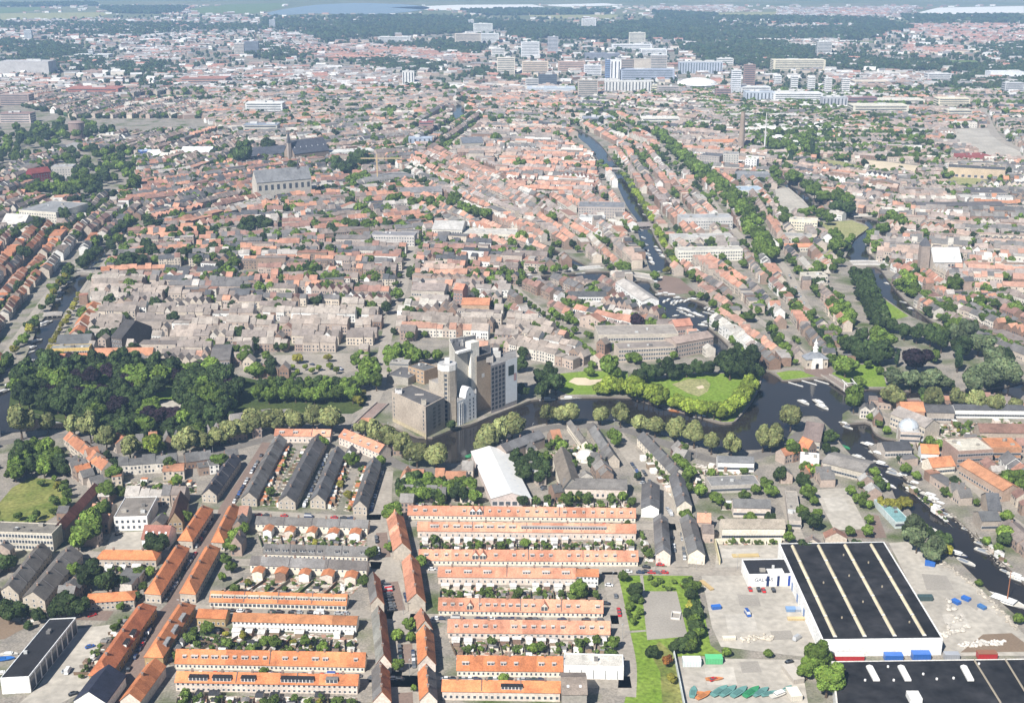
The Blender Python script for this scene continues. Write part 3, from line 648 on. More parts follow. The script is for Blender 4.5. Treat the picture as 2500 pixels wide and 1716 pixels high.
row('bottom orange terrace with black box dormers near the grey hall', (1080, 1708), (1367, 1712), 9, 4.8, 8.8, ORANGE, PINK, 12, [dm(1, 9, (.48, .7), DARK, WHITE, 1.5, .6)], 3, wn=[('front', 20, 1, .9, 3, 1.4, 1.6)])
row('orange terrace with long white dormer bands left of the middle street', (513, 1481), (845, 1490), 9, 3.4, 8.0, ORANGE, CREAM, 16, [dm(11, 5.4, (.0, 1), (.6, .55, .45))], 4, wn=[('front', 32, 1, .5, 3, 1.7, 1.8)])
row('narrow orange-ridged terrace with grey lower roof and white back wall', (569, 1537), (870, 1546), 9, 5.0, 8.2, (.50, .22, .10), WHITE, 15, (), 0, wn=[('front', 30, 2, .6, 2.5, 1.1, 1.2)], roofc2=ORANGE)
row('short orange block at the corner of the slanting street', (482, 1526), (551, 1529), 9, 4.6, 8.0, ORANGE, OCHRE, 3, (), 0)
row('long bright orange terrace with white dormers above the lower street', (429, 1632), (890, 1641), 9, 3.4, 9.0, ORANGE, CREAM, 22, [dm(18, 2.3, (.02, .98))], 2)
row('orange terrace with black box dormers along the bottom edge', (430, 1686), (873, 1694), 9, 4.8, 8.6, ORANGE, PINK, 20, [dm(2, 8, (.06, .32), DARK, WHITE, 1.7, .4), dm(1, 6, (.36, .44), DARK, WHITE, 1.7, .4), dm(1, 14, (.58, .76), DARK, WHITE, 1.7, .4), dm(1, 5, (.82, .9), (.2, .19, .18), WHITE, 1.7, .4)], 3, wn=[('front', 36, 2, .5, 2.4, 1.2, 1.2)])
# grey terraces with orange annexes
row('upper grey-slated terrace with small orange annexes behind', (625, 1296), (897, 1306), 9, 4.8, 8.6, GREY, CREAM, 12, (), 4, wn=[('front', 22, 1, 2.5, 3, 1.1, 1.3)])
row('grey terrace with a bright white dormer strip', (644, 1364), (897, 1371), 9, 3.6, 8.2, GREY, CREAM, 12, [dm(12, 3.0, (.0, 1), GREY, WHITE, 1.2, .7)], 4)
row('lower grey terrace with orange annexes and white walls behind', (612, 1397), (895, 1410), 9, 4.8, 8.8, (.20, .185, .175), CREAM, 12, (), 3, wn=[('front', 22, 1, 2.5, 3, 1.1, 1.3)])
# rows that run away from the camera
def vrow(label, a, b, far, eave, ridge, rc, wc, extra=(), chim=3, rc2=None, **k):
    return bld('terrace_row', label, a, b, far, eave, ridge, rc, wc, 'v', roofc2=rc2, dorm=extra, chim=chim, cat='terrace', group=TG, wins=[('right', 14, 2, .8, 2.6, 1.2, 1.4), ('left', 14, 2, .8, 2.6, 1.2, 1.4)], **k)
vrow('upper orange gabled row on the right of the middle street', (961, 1366), (1004, 1367), (965, 1283), 5.4, 10, ORANGE, BEIGE, rc2=SALMON)
vrow('central orange gabled row on the right of the middle street', (996, 1491), (1039, 1493), (1003, 1395), 5.4, 10, ORANGE, BEIGE, rc2=SALMON)
vrow('short orange gabled row beside the street trees', (1021, 1559), (1056, 1560), (1030, 1530), 5.4, 10, ORANGE, BEIGE, rc2=SALMON, chim=1)
vrow('orange row with a pink hipped end at the lower crossing', (1022, 1646), (1064, 1647), (1038, 1572), 5.4, 10, (.5, .2, .09), PINK, rc2=ORANGE)
vrow('half orange, half grey row on the right at the bottom edge', (1026, 1735), (1068, 1736), (1042, 1668), 5.4, 9.6, GREY, PINK, rc2=ORANGE)
vrow('small grey and orange row left of the parked cars', (906, 1493), (938, 1494), (912, 1432), 4.6, 8.4, ORANGE, BEIGE, rc2=GREY, chim=1)
vrow('long grey and orange row left of the street, pink gable end', (920, 1643), (956, 1644), (925, 1522), 5.0, 9.6, ORANGE, PINK, rc2=(.25, .24, .21))
vrow('grey and orange row left of the street at the bottom edge', (912, 1735), (955, 1736), (930, 1662), 5.0, 9.6, ORANGE, PINK, rc2=GREY)
LG = dict(hip=5)
def drow(label, a, b, far, rc=ORANGE, wc=BEIGE, eave=5.2, ridge=9.2, hip=4.5, **k):
    return bld('terrace_row', label, a, b, far, eave, ridge, rc, wc, 'v', hip=hip, chim=3, cat='terrace', group=TG, wins=[('right', 12, 2, .8, 2.6, 1.3, 1.5), ('front', 3, 1, .8, 2.6, 1.2, 1.4)], **k)
drow('hipped orange row on the left of the slanting street, middle stretch', (356, 1470), (394, 1473), (446, 1358))
drow('hipped orange row on the right of the slanting street, middle stretch', (441, 1469), (479, 1472), (521, 1358))
drow('hipped orange row on the left of the slanting street, upper stretch', (436, 1339), (471, 1341), (505, 1262))
drow('orange row on the right of the slanting street, upper stretch', (518, 1343), (549, 1345), (574, 1258))
drow('dark red and orange row with black back sheds, lower left', (220, 1672), (268, 1677), (362, 1502), (.50, .17, .075), OCHRE, dorm=[dm(2, 5, (.35, .62), DARK, WHITE, 1.5, .5, side='rightv')])
drow('orange row with box dormers right of the lower slanting street', (355, 1627), (400, 1628), (458, 1500), dorm=[dm(3, 6, (.1, .8), (.3, .3, .3), (.3, .3, .32), 1.5, .6, side='rightv')], wc=OCHRE)
bld('terrace_row', 'curving orange row end in the bottom left corner', (296, 1735), (345, 1737), (383, 1650), 5.2, 9, ORANGE, PINK, 'v', chim=1, cat='terrace', group=TG)
row('orange terrace behind the dark garden trees', (238, 1381), (382, 1383), 10, 4.4, 8.4, ORANGE, BEIGE, 6, (), 0, wn=[('front', 10, 1, .8, 3, 1.4, 1.6)], hip=3)
row('low orange block left of the slanting street foot', (211, 1491), (329, 1483), 10, 4.8, 8.0, ORANGE, BEIGE, 5, (), 0, wn=[('front', 10, 2, .6, 2.4, 1.3, 1.2)], hip=4)
GR = (.155, .14, .125)
for lab, a, b, far, rc in (('slanting grey row on the left edge', (5, 1462), (48, 1472), (108, 1362), GR), ('second slanting grey row near the left edge', (58, 1480), (112, 1488), (178, 1370), GR),
        ('slate row with white bargeboards beside the slanting street', (494, 1226), (530, 1228), (572, 1140), (.07, .07, .085)), ('slanting grey row right of the slanting street', (590, 1235), (628, 1237), (684, 1092), GREY),
        ('dark slanting row with an orange-roofed garden side', (680, 1243), (722, 1245), (780, 1090), (.125, .12, .12)), ('short dark slanting row left of the middle street', (758, 1240), (795, 1243), (826, 1122), (.13, .125, .125)),
        ('grey slanting row nearest the middle street', (862, 1256), (896, 1258), (915, 1148), (.15, .145, .14))):
    bld('terrace_row', lab, a, b, far, 5.0, 9.0, rc, BEIGE, 'v', chim=4, cat='terrace', group=TG, party=4, wins=[('right', 14, 2, .8, 2.6, 1.2, 1.4), ('front', 3, 2, .8, 2.6, 1.1, 1.3)])
row('orange terrace with pale dormers on the ring road', (671, 1080), (806, 1082), 10, 5.2, 9.2, SALMON, PINK, 6, [dm(4, 3)], 3, wn=[('front', 12, 1, 1, 2.6, 1.2, 1.5)])
bld('terrace_row', 'salmon terrace slanting down to the canal trees', (828, 1085), (925, 1125), 10, 5.6, 9.4, SALMON, PINK, dorm=[dm(5, 2)], chim=3, cat='terrace', group=TG, wins=[('front', 12, 2, .8, 2.6, 1.2, 1.4)])
# ---- other named buildings of the foreground
bld('house', 'white house with arched windows and flat grey roof', (281, 1296), (362, 1294), 26, 8.5, 4, (.25, .22, .19), WHITE, flat=True, wins=[('front', 6, 2, 1.2, 3.4, 1.6, 1.9)], cat='house')
bld('house', 'white gabled house with a striped red metal roof', (348, 1341), (411, 1343), 14, 6.0, 11, (.34, .15, .11), WHITE, wins=[('front', 7, 1, 1.5, 3, 1.3, 1.8)], skylights=4, cat='house')
bld('house', 'brown timber gabled house between orange rows', (412, 1300), (447, 1297), (445, 1245), 6, 12, (.16, .09, .06), (.35, .26, .16), 'v', wins=[('front', 3, 2, 1, 3, 1.4, 1.4)], cat='house')
bld('school', 'long cream three-storey school front with rows of windows', (-20, 1340), (132, 1346), 12, 10.5, 5, (.22, .2, .17), (.60, .54, .44), flat=True, wins=[('front', 20, 3, 1, 3.2, 1.5, 1.9)], cat='school')
bld('terrace_row', 'dark red roofed row between meadow and big tree', (128, 1330), (160, 1320), (235, 1222), 7, 11, DULLRED, (.2, .18, .16), 'v', cat='terrace', group=TG, roofc2=GREY)
bld('hall', 'wedge-shaped black-roofed hall with white front wall', (6, 1694), (76, 1690), (158, 1545), 8, 3, DARK, WHITE, flat=True, cat='hall', wins=[('right', 9, 1, .4, 3, 4.4, 6.6, (.1, .11, .13))])  # right-side windows oversized with dark frames, standing in for that wall's shade
bld('shed_building', 'white flat-roofed shed with tall doors beside the lane', (1376, 1655), (1522, 1659), 10, 6.5, 1, (.66, .62, .55), WHITE, flat=True, wins=[('front', 5, 1, .1, 3, .5, 4.5)], cat='shed')
bld('hall', 'brown-grey hall at the bottom beside the rough grass', (1372, 1735), (1432, 1735), 16, 8, 11, (.28, .23, .19), CONC, cat='hall', skylights=2)
r_, fr_ = bld('shed_building', 'white gabled shed with a long rooflight near the tree garden', (1200, 1236), (1297, 1236), (1195, 1120), 5, 8.6, (.80, .78, .74), (.6, .5, .45), 'v', roofc2=(.72, .70, .66), cat='shed', wins=[('front', 6, 1, .6, 3, 3, 2.6)], rmat='paint', skylights=8)
bld('workshop', 'grey L-roofed workshop beside the fan street', (1375, 1215), (1530, 1218), 15, 6, 9, (.19, .175, .16), PINK, cat='workshop', wins=[('front', 12, 1, 1, 3, 1.6, 2)])
bld('workshop', 'slanting grey-roofed workshop with crumbling cream wall', (1372, 1218), (1415, 1200), (1370, 1130), 6, 11, (.22, .185, .15), CREAM, 'v', cat='workshop')
vrow('grey row nearest the canal at the top of the fan street', (1482, 1140), (1512, 1142), (1447, 1062), 5, 9, (.2, .19, .18), BEIGE, chim=2)
vrow('pale slanting row inside the fan quarter', (1420, 1100), (1440, 1108), (1393, 1053), 5, 8, (.24, .22, .2), CREAM, chim=1)
bld('terrace_row', 'stone-grey terrace corner beside the canal trees', (1236, 1128), (1330, 1092), 10, 7, 10.5, (.17, .165, .165), (.34, .28, .24), cat='terrace', group=TG, chim=3)
vrow('grey terrace right of the fan street, upper half', (1640, 1180), (1672, 1175), (1570, 1085), 5.5, 9, (.16, .155, .15), CREAM, chim=5)
vrow('grey terrace right of the fan street, lower half', (1652, 1258), (1688, 1256), (1650, 1184), 5.5, 9, (.17, .165, .165), CREAM, chim=3)
vrow('grey row left of the fan street at its lower end', (1565, 1262), (1608, 1264), (1588, 1205), 5.5, 8, (.15, .145, .145), WHITE, chim=2)
vrow('grey row with crowded back yards left of the lower fan street', (1600, 1378), (1636, 1380), (1612, 1290), 6, 9, (.18, .17, .165), PINK, chim=2)
vrow('grey-roofed row right of the lower fan street', (1680, 1375), (1720, 1378), (1678, 1290), 5.5, 8.6, (.19, .18, .17), CREAM, chim=2)
bld('office', 'low black-roofed office with white front and blue lettering', (1826, 1432), (1932, 1430), 16, 7, 2, DARK, WHITE, flat=True, cat='office')
bld('house', 'navy-roofed house with a white end in the bottom left', (183, 1735), (262, 1740), 20, 5, 10, (.03, .035, .06), WHITE, 'v', cat='house')
# back gardens: house wall left-right, garden end right-left, plot width, share with an annex, its roof, planting, share with a shed
GARDENS = [
 ((1025, 1318), (1550, 1322), (1552, 1352), (1025, 1350), 5.6, .75, 'white'),
 ((1074, 1432), (1458, 1434), (1465, 1476), (1074, 1474), 5.6, .75, 'white'),
 ((1096, 1563), (1486, 1566), (1480, 1600), (1112, 1600), 5.6, .75, 'white'),
 ((1112, 1606), (1370, 1608), (1372, 1628), (1115, 1628), 5.6, 0, 'white', 1, .9),
 ((1376, 1602), (1480, 1604), (1482, 1632), (1376, 1632), 5.6, .1, 'white'),
 ((628, 1300), (895, 1309), (895, 1340), (640, 1336), 11, .95),
 ((614, 1402), (893, 1413), (850, 1462), (530, 1455), 10.5, .95),
 ((575, 1543), (868, 1550), (885, 1606), (470, 1600), 5.6, .7, 'white', 1.3),
 ((434, 1696), (872, 1702), (878, 1730), (430, 1728), 6, .6, 'black'),
 ((640, 1342), (895, 1346), (896, 1352), (644, 1350), 8, .1),
 ((694, 1096), (630, 1234), (655, 1238), (722, 1100), 5.2, .98, 'orange', .3, .5),
 ((772, 1096), (694, 1240), (660, 1238), (735, 1098), 5.2, .98, 'orange', .3, .5),
 ((832, 1130), (796, 1240), (820, 1246), (860, 1130), 5.2, .98, 'orange', .3, .5),
 ((905, 1150), (862, 1250), (838, 1246), (882, 1140), 5.2, .98, 'orange', .3, .5),
 ((352, 1505), (212, 1668), (165, 1665), (290, 1520), 6, .6, 'black', .7),
 ((462, 1530), (404, 1622), (440, 1622), (560, 1540), 6, .5, 'grey', 1.2),
 ((1290, 1245), (1545, 1250), (1545, 1228), (1290, 1224), 7, .1, 'white', 1.6),
 ((1010, 1242), (1190, 1243), (1190, 1236), (1010, 1234), 7, .2, 'white', 1.3),
 ((1566, 1300), (1600, 1372), (1575, 1376), (1560, 1300), 6, .4, 'white', .8),
 ((2265, 1036), (2495, 1030), (2495, 1062), (2270, 1068), 7, .5, 'white', 1.5),
 ((1765, 1320), (1910, 1320), (1905, 1330), (1765, 1330), 7, .2, 'white', 1.6),
 ((1640, 1215), (1560, 1120), (1600, 1110), (1680, 1190), 6, .3, 'white', 1.6, .4),
 ((1690, 1130), (1850, 1160), (1850, 1190), (1690, 1190), 7, .3, 'white', 1.5),
 ((300, 1175), (480, 1180), (480, 1205), (300, 1205), 8, .4, 'orange', 1.4),
 ((390, 1386), (250, 1386), (250, 1402), (380, 1402), 7, .5, 'white', 1.0),
 ((1330, 1110), (1430, 1075), (1470, 1100), (1380, 1150), 7, .2, 'white', 1.8),
 ((120, 1490), (40, 1500), (60, 1520), (150, 1510), 8, .2, 'white', 1),
 ((2200, 1180), (2330, 1290), (2300, 1262), (2220, 1192), 7, .3, 'white', 1.5),
 ((2380, 1300), (2480, 1390), (2450, 1375), (2390, 1318), 8, .2, 'white', 1),
 ((1760, 1230), (1880, 1235), (1880, 1248), (1760, 1245), 7, .2, 'white', 1.5),
 ((2230, 1065), (2330, 1070), (2330, 1110), (2240, 1100), 8, .3, 'white', 1)]
for g_a in GARDENS: block(g_a[:4])

# ================================================================== LANDMARKS
def part(root, mb, name, mats, **k): return mb.build(name, mats, root, **k)
def rel(root, p): return (p[0] - root.location.x, p[1] - root.location.y)
# ---- office lettering and blue doors
def text_part(root, txt, loc, rz, size, mat, name='lettering'):
    cu = bpy.data.curves.new(name, 'FONT'); cu.body = txt; cu.size = size; cu.extrude = .02
    tmp = bpy.data.objects.new('tmp', cu); COL.objects.link(tmp)
    me = bpy.data.meshes.new_from_object(tmp.evaluated_get(bpy.context.evaluated_depsgraph_get())); bpy.data.objects.remove(tmp)
    me.materials.clear(); me.materials.append(MATS[mat])
    o = link(name, me, root, loc); o.rotation_euler = (math.pi / 2, 0, rz); return o
plain_mat('blue_paint', (0.02, 0.06, 0.30), 0.4)
plain_mat('navy_paint', (0.015, 0.03, 0.10), 0.4)
off = [o for o in bpy.data.objects if o.name.startswith('office')][0]
ga, gb = G(1826, 1432), G(1932, 1430); Lo = (gb - ga).length
text_part(off, 'GALVAS', (-Lo * .36, -8.1, 3.0), 0, 2.6, 'navy_paint')
mb = MB()
mb.add([(-1.2 + .9 * math.cos(t), -8.06, 4.0 + 1.2 * math.sin(t)) for t in np.linspace(0, 2 * math.pi, 12, endpoint=False)], [tuple(range(12))]); part(off, mb, 'emblem', 'navy_paint')
for x0, x1, m_ in ((1.2, 2.6, 'navy_paint'), (6.5, 7.8, 'navy_paint'), (12.0, 13.2, 'blue_paint'), (14.2, 15.2, 'blue_paint')):
    mb = MB(); mb.box(x0 - 3, x1 - 3, -8.12, -8.02, .2, 5.8); part(off, mb, 'door', m_)
mb = MB(); mb.box(-1, 7, -8.0, -3, 6.8, 7.3, WHITE, 0); part(off, mb, 'canopy', 'wall')

# ---- the black warehouse with four light strips
zr = 8.5
c = [G(*A4(690, 1035), zr), G(*A4(1668, 1022), zr), G(*A4(1190, 238), zr), G(*A4(335, 252), zr)]
wx = sum(p.x for p in c) / 4; wy = sum(p.y for p in c) / 4
wh = empty('warehouse', (wx, wy, 0), label='big black-roofed warehouse with four pale rooflight strips', cat='warehouse')
cl = [(p.x - wx, p.y - wy) for p in c]
w = MB(); w.prism(cl, 0, zr, (.84, .83, .80), 0, top=False)
def bil(u, v): 
    a = [cl[0][i] * (1 - u) + cl[1][i] * u for i in (0, 1)]; b_ = [cl[3][i] * (1 - u) + cl[2][i] * u for i in (0, 1)]
    return (a[0] * (1 - v) + b_[0] * v, a[1] * (1 - v) + b_[1] * v)
ins = [bil(.012, .008), bil(.988, .008), bil(.988, .992), bil(.012, .992)]
w.add([(*p, zr) for p in cl] + [(*p, zr) for p in ins], [(i, (i + 1) % 4, 4 + (i + 1) % 4, 4 + i) for i in range(4)], 0, (.84, .83, .80))
part(wh, w, 'wall', 'wall')
plain_mat('black_roof', (0.021, 0.020, 0.021), 0.85, (0.22, 0.6, 1.6), (0.05, 0.65, 1.5), spec=0.2)
plain_mat('rooflight', (0.62, 0.53, 0.36), 0.5, (0.3, 0.85, 1.1), (0.06, 0.85, 1.15))
r = MB(); r.add([(*p, zr - .25) for p in ins], [(0, 1, 2, 3)]); wr = part(wh, r, 'roof', 'black_roof')
for k, u in enumerate((.119, .365, .615, .863)):
    for j in range(5):
        v0, v1 = .03 + j * .19, .03 + (j + 1) * .19 - .012
        mb = MB(); wd = .016; q = [bil(u - wd, v0), bil(u + wd, v0), bil(u + wd, v1), bil(u - wd, v1)]; m0, m1 = bil(u, v0), bil(u, v1)
        z0 = zr - .25
        mb.add([(*p, z0 + .35) for p in q] + [(*p, z0) for p in q] + [(*m0, z0 + 1.1), (*m1, z0 + 1.1)], [(0, 8, 9, 3), (8, 1, 2, 9), (0, 1, 8), (2, 3, 9), (4, 5, 1, 0), (5, 6, 2, 1), (6, 7, 3, 2), (7, 4, 0, 3)], [0, 0, 1, 1, 1, 1, 1, 1], [(.6,) * 3] * 2 + [WHITE] * 6)
        part(wr, mb, 'rooflight', ['rooflight', 'paint'])
for u, v in ((.25, .2), (.5, .35), (.74, .5), (.5, .62), (.74, .76), (.24, .55), (.55, .85), (.8, .15)):
    p = bil(u, v); mb = MB(); mb.tube([((*p, zr - .25), .4), ((*p, zr + .6), .4), ((*p, zr + .7), .2)], (.35, .3, .22), 0, 8); part(wr, mb, 'roof_vent', 'paint')
for v in (.35, .5, .62):
    mb = MB(); p, q = bil(0, v), bil(0, v + .03); mb.add([(p[0] - .06, p[1], 0), (q[0] - .06, q[1], 0), (q[0] - .06, q[1], 4.5), (p[0] - .06, p[1], 4.5)], [(0, 1, 2, 3)], 0, (.1, .2, .45)); part(wh, mb, 'loading_door', 'paint')
block_ground([(p.x, p.y) for p in c])
# ---- black hall at the bottom right
c2 = [G(2045, 1750, 7), G(2560, 1750, 7), G(2560, 1606, 7), G(2030, 1613, 7)]
hx = sum(p.x for p in c2) / 4; hy = sum(p.y for p in c2) / 4
hb = empty('hall', (hx, hy, 0), label='broad black-roofed hall with three white rooflights in the bottom right corner', cat='hall')
cl = [(p.x - hx, p.y - hy) for p in c2]
w = MB(); w.prism(cl, 0, 7, (.7, .68, .64), 0, top=False)
ins = [bil(.008, .02), bil(.992, .02), bil(.992, .98), bil(.008, .98)]
w.add([(*p, 7) for p in cl] + [(*p, 7) for p in ins], [(i, (i + 1) % 4, 4 + (i + 1) % 4, 4 + i) for i in range(4)], 0, (.7, .66, .6)); part(hb, w, 'wall', 'wall')
r = MB(); r.add([(*p, 6.7) for p in ins], [(0, 1, 2, 3)]); hr = part(hb, r, 'roof', 'black_roof')
def hl(px, py): p = G(px, py, 6.9); return (p.x - hx, p.y - hy)
for x in (2112, 2189, 2342):
    q = [hl(x + 20, 1661), hl(x + 36, 1661), hl(x + 18, 1627), hl(x + 10, 1624), hl(x + 2, 1627)]
    mb = MB(); mb.prism(q, 6.7, 7.5, WHITE, 0); part(hr, mb, 'rooflight', 'paint')
for x0, y0, x1, y1 in ((2378, 1608, 2445, 1716), (2455, 1608, 2505, 1690)):
    a_, b_ = hl(x0, y0), hl(x1, y1); mb = MB(); mb.add([(a_[0] - .5, a_[1], 6.75), (a_[0] + .5, a_[1], 6.75), (b_[0] + .5, b_[1], 6.75), (b_[0] - .5, b_[1], 6.75), (a_[0], a_[1], 7.3), (b_[0], b_[1], 7.3)], [(0, 4, 5, 3), (4, 1, 2, 5)], 0, (.32, .27, .2)); part(hr, mb, 'roof_seam', 'paint')
for x, y in ((2168, 1627), (2287, 1657), (2254, 1645), (2390, 1620), (2112, 1660), (2182, 1660), (2328, 1655)):
    p = hl(x, y); mb = MB(); mb.tube([((*p, 6.7), .5), ((*p, 7.4), .5), ((*p, 7.6), .25)], (.75, .73, .7), 0, 8); part(hr, mb, 'roof_vent', 'paint')
p = hl(2233, 1710); mb = MB(); mb.box(p[0] - 2.5, p[0] + 2.5, p[1] - 2, p[1] + 4, 6.7, 9.2, WHITE); part(hb, mb, 'roof_cabin', 'wall')
block_ground([(p.x, p.y) for p in c2])

# ---- the grain mill: several concrete blocks on the canal
def footprint(name, label, pts, h, wallc, roofc, cat='mill', para=.6, **k):
    """pts: photo spots on the ground, counter-clockwise seen from above; returns root and local points"""
    g = [G(*p) for p in pts]; mx = sum(p.x for p in g) / len(g); my = sum(p.y for p in g) / len(g)
    root = empty(name, (mx, my, 0), label=label, cat=cat, **k)
    l = [(p.x - mx, p.y - my) for p in g]; n = len(l)
    w = MB(); w.prism(l, 0, h, wallc, 0, top=False)
    s = [(x * .97, y * .97) for x, y in l]
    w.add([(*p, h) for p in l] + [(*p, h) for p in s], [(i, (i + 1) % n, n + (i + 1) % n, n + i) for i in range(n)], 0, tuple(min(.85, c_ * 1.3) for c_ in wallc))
    w.add([(*p, h) for p in s] + [(*p, h - para) for p in s], [(i, n + i, n + (i + 1) % n, (i + 1) % n) for i in range(n)], 0, wallc)
    w.build('wall', 'wall', root)
    r = MB(); r.add([(*p, h - para) for p in s], [tuple(range(n))], 0, roofc); r.build('roof', 'roof', root)
    block_ground([(p.x, p.y) for p in g])
    return root, l
def face_windows(root, P, Q, us, zs, w, h, name='window', framec=(.45, .42, .38), glass='glass', out=.06, inset=0.12):
    P, Q = Vector(P), Vector(Q); d = (Q - P); L_ = d.length; d /= L_; nrm = Vector((d.y, -d.x))
    for u in us:
        for z in zs:
            mb = MB(); a_ = P + d * (u * L_ - w / 2); b_ = P + d * (u * L_ + w / 2)
            quadwin(mb, a_, b_, z, z + h, nrm, inset, framecol=framec)
            mb.build(name, ['paint', glass], root)
def rel_at(l, px): pass
# front-left concrete block
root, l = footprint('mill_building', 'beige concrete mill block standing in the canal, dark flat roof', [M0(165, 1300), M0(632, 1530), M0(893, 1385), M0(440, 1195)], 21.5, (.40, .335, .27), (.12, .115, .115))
Pl, Pf, Pr, Pb = l
face_windows(root, Pl, Pf, (.06, .93), [4.5 + i * 2.9 for i in range(5)], 1.3, 1.9)
face_windows(root, Pf, Pr, (.44, .70), [3.5 + i * 2.6 for i in range(6)], 3.0, 1.9, 'recessed_panel', (.20, .175, .15), 'quay')
for u in (.3, .45, .6, .75):
    face_windows(root, Pl, Pf, (u,), (19.6,), 1.2, .5, 'air_vent')
mb = MB(); d = Vector(Pf) - Vector(Pl); nrm = Vector((d.y, -d.x)).normalized() * .12
mb.add([(Pl[0] + nrm.x, Pl[1] + nrm.y, -1.3), (Pf[0] + nrm.x, Pf[1] + nrm.y, -1.3), (Pf[0] + nrm.x, Pf[1] + nrm.y, 2.6), (Pl[0] + nrm.x, Pl[1] + nrm.y, 2.6)], [(0, 1, 2, 3)], 0, (.45, .38, .25)); part(root, mb, 'plinth', 'wall')
for (u, v, sx, sy, hh, cc) in ((.12, .15, 4.5, 4, 2.6, (.62, .6, .58)), (.88, .12, 3.2, 2.4, 3.6, (.4, .36, .3)), (.5, .55, 6, .6, 1.0, (.5, .45, .4))):
    q = Vector(Pl) * (1 - u) * (1 - v) + Vector(Pf) * u * (1 - v) + Vector(Pb) * (1 - u) * v + Vector(Pr) * u * v
    mb = MB(); mb.box(q.x - sx / 2, q.x + sx / 2, q.y - sy / 2, q.y + sy / 2, 20.9, 20.9 + hh, cc); mb.box(q.x - sx / 2 + .4, q.x + sx / 2 - .4, q.y - sy / 2 + .4, q.y + sy / 2 - .4, 20.9 + hh, 20.95 + hh, (.1, .1, .1)); part(root, mb, 'roof_hut', 'wall')
# octagonal tower
gc = G(*M0(935, 1300)); tw = empty('mill_tower', (gc.x, gc.y, 0), label='tall octagonal concrete mill tower with one column of windows', cat='tower')
R8 = 6.4; oc = [(R8 * math.cos(rad(22.5 + 45 * i - 8)), R8 * math.sin(rad(22.5 + 45 * i - 8))) for i in range(8)]
w = MB(); w.prism(oc, -1, 37.5, (.40, .345, .28), 0, top=False); part(tw, w, 'wall', 'wall')
w = MB(); w.prism([(x * 1.03, y * 1.03) for x, y in oc], 37.5, 41.5, (.74, .71, .66), 0, top=True, topcol=(.45, .44, .43)); part(tw, w, 'cap', 'wall')
mb = MB(); mb.box(-1.6, 1.6, -1.2, 1.2, 41.5, 45, (.72, .70, .66)); part(tw, mb, 'roof_hut', 'wall')
fi = min(range(8), key=lambda i: (Vector(oc[i]) + Vector(oc[(i + 1) % 8])).dot(Vector((.05, 1))))
P, Q = oc[fi], oc[(fi + 1) % 8]
face_windows(tw, P, Q, (.5,), [2.5 + i * 3.1 for i in range(11)], 2.0, 2.2, framec=(.5, .46, .4)); face_windows(tw, P, Q, (.35, .68), (38.4,), 1.3, 1.8)
for dx in (-.3, .3):
    mb = MB(); e = Vector(P).lerp(Vector(Q), .5 + dx); nn = Vector((Q[1] - P[1], P[0] - Q[0])).normalized()
    mb.box(e.x - .2, e.x + .2, e.y - .45, e.y + .1, 0, 37.5, (.48, .43, .36)); part(tw, mb, 'pilaster', 'wall')
block_ground([(gc.x + x, gc.y + y) for x, y in oc])
# white old brick mill
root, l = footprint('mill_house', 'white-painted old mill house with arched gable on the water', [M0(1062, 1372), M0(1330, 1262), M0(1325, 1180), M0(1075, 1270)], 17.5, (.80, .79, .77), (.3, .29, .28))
face_windows(root, l[0], l[1], (.66, .84), [1.5 + i * 2.6 for i in range(6)], 1.2, 1.7, framec=WHITE)
P, Q = Vector(l[0]), Vector(l[1]); d = Q - P
mb = MB(); n_ = Vector((d.y, -d.x)).normalized()
pts = [P + d * t for t in (.42, .50, .60, .72, .82, .92)]; hs = (17.5, 22.5, 24.5, 24.0, 22, 17.5)
fpt = [(p.x, p.y, h) for p, h in zip(pts, hs)]; bpt = [(p.x - n_.x * 6, p.y - n_.y * 6, h) for p, h in zip(pts, hs)]
mb.add(fpt + bpt, [tuple(range(6)), tuple(range(11, 5, -1))] + [(i, 6 + i, 7 + i, 1 + i) for i in range(5)], 0, (.80, .79, .77)); part(root, mb, 'gable', 'wall')
face_windows(root, l[0], l[1], (.66,), (18.5,), 1.2, 1.7, framec=WHITE)
for u in (.12, .22, .3):
    a_ = P + d * u; mb = MB(); mb.box(a_.x - .2, a_.x + .2, a_.y - .5, a_.y, 0, 16, (.6, .59, .57)); part(root, mb, 'drainpipe', 'wall')
# tall silo with dark flat roof
root, l = footprint('mill_silo', 'tallest mill silo with dark hooded roof and deep shaded side', [M0(1040, 1220), M0(1335, 1130), M0(1335, 950), M0(960, 1020)], 46, (.56, .52, .45), (.085, .085, .09), para=.3)
P, Q = Vector(l[0]), Vector(l[1])
a_ = P.lerp(Q, .62); b_ = Q; nn = Vector(((b_ - a_).y, -(b_ - a_).x)).normalized() * 3
mb = MB(); mb.prism([tuple(a_ + nn), tuple(b_ + nn), tuple(b_ - nn), tuple(a_ - nn)], 0, 50, (.72, .68, .60), 0); part(root, mb, 'lift_tower', 'wall')
mb = MB(); mb.prism([tuple(P + nn * 1.2), tuple(P.lerp(Q, .6) + nn * 1.2), tuple(P.lerp(Q, .6) + nn * .2), tuple(P + nn * .2)], 45.0, 46.3, (.78, .76, .72), 0); part(root, mb, 'cornice', 'wall')
for k in range(7):
    q = P.lerp(Q, R.uniform(.2, .95)) - nn * R.uniform(1.5, 6); s = R.uniform(.6, 1.5); mb = MB(); mb.box(q.x - s, q.x + s, q.y - s * .7, q.y + s * .7, 45.7, 46 + R.uniform(1, 3), R.choice([(.2, .2, .21), (.4, .38, .36), (.12, .12, .13)])); part(root, mb, 'roof_plant', 'wall')
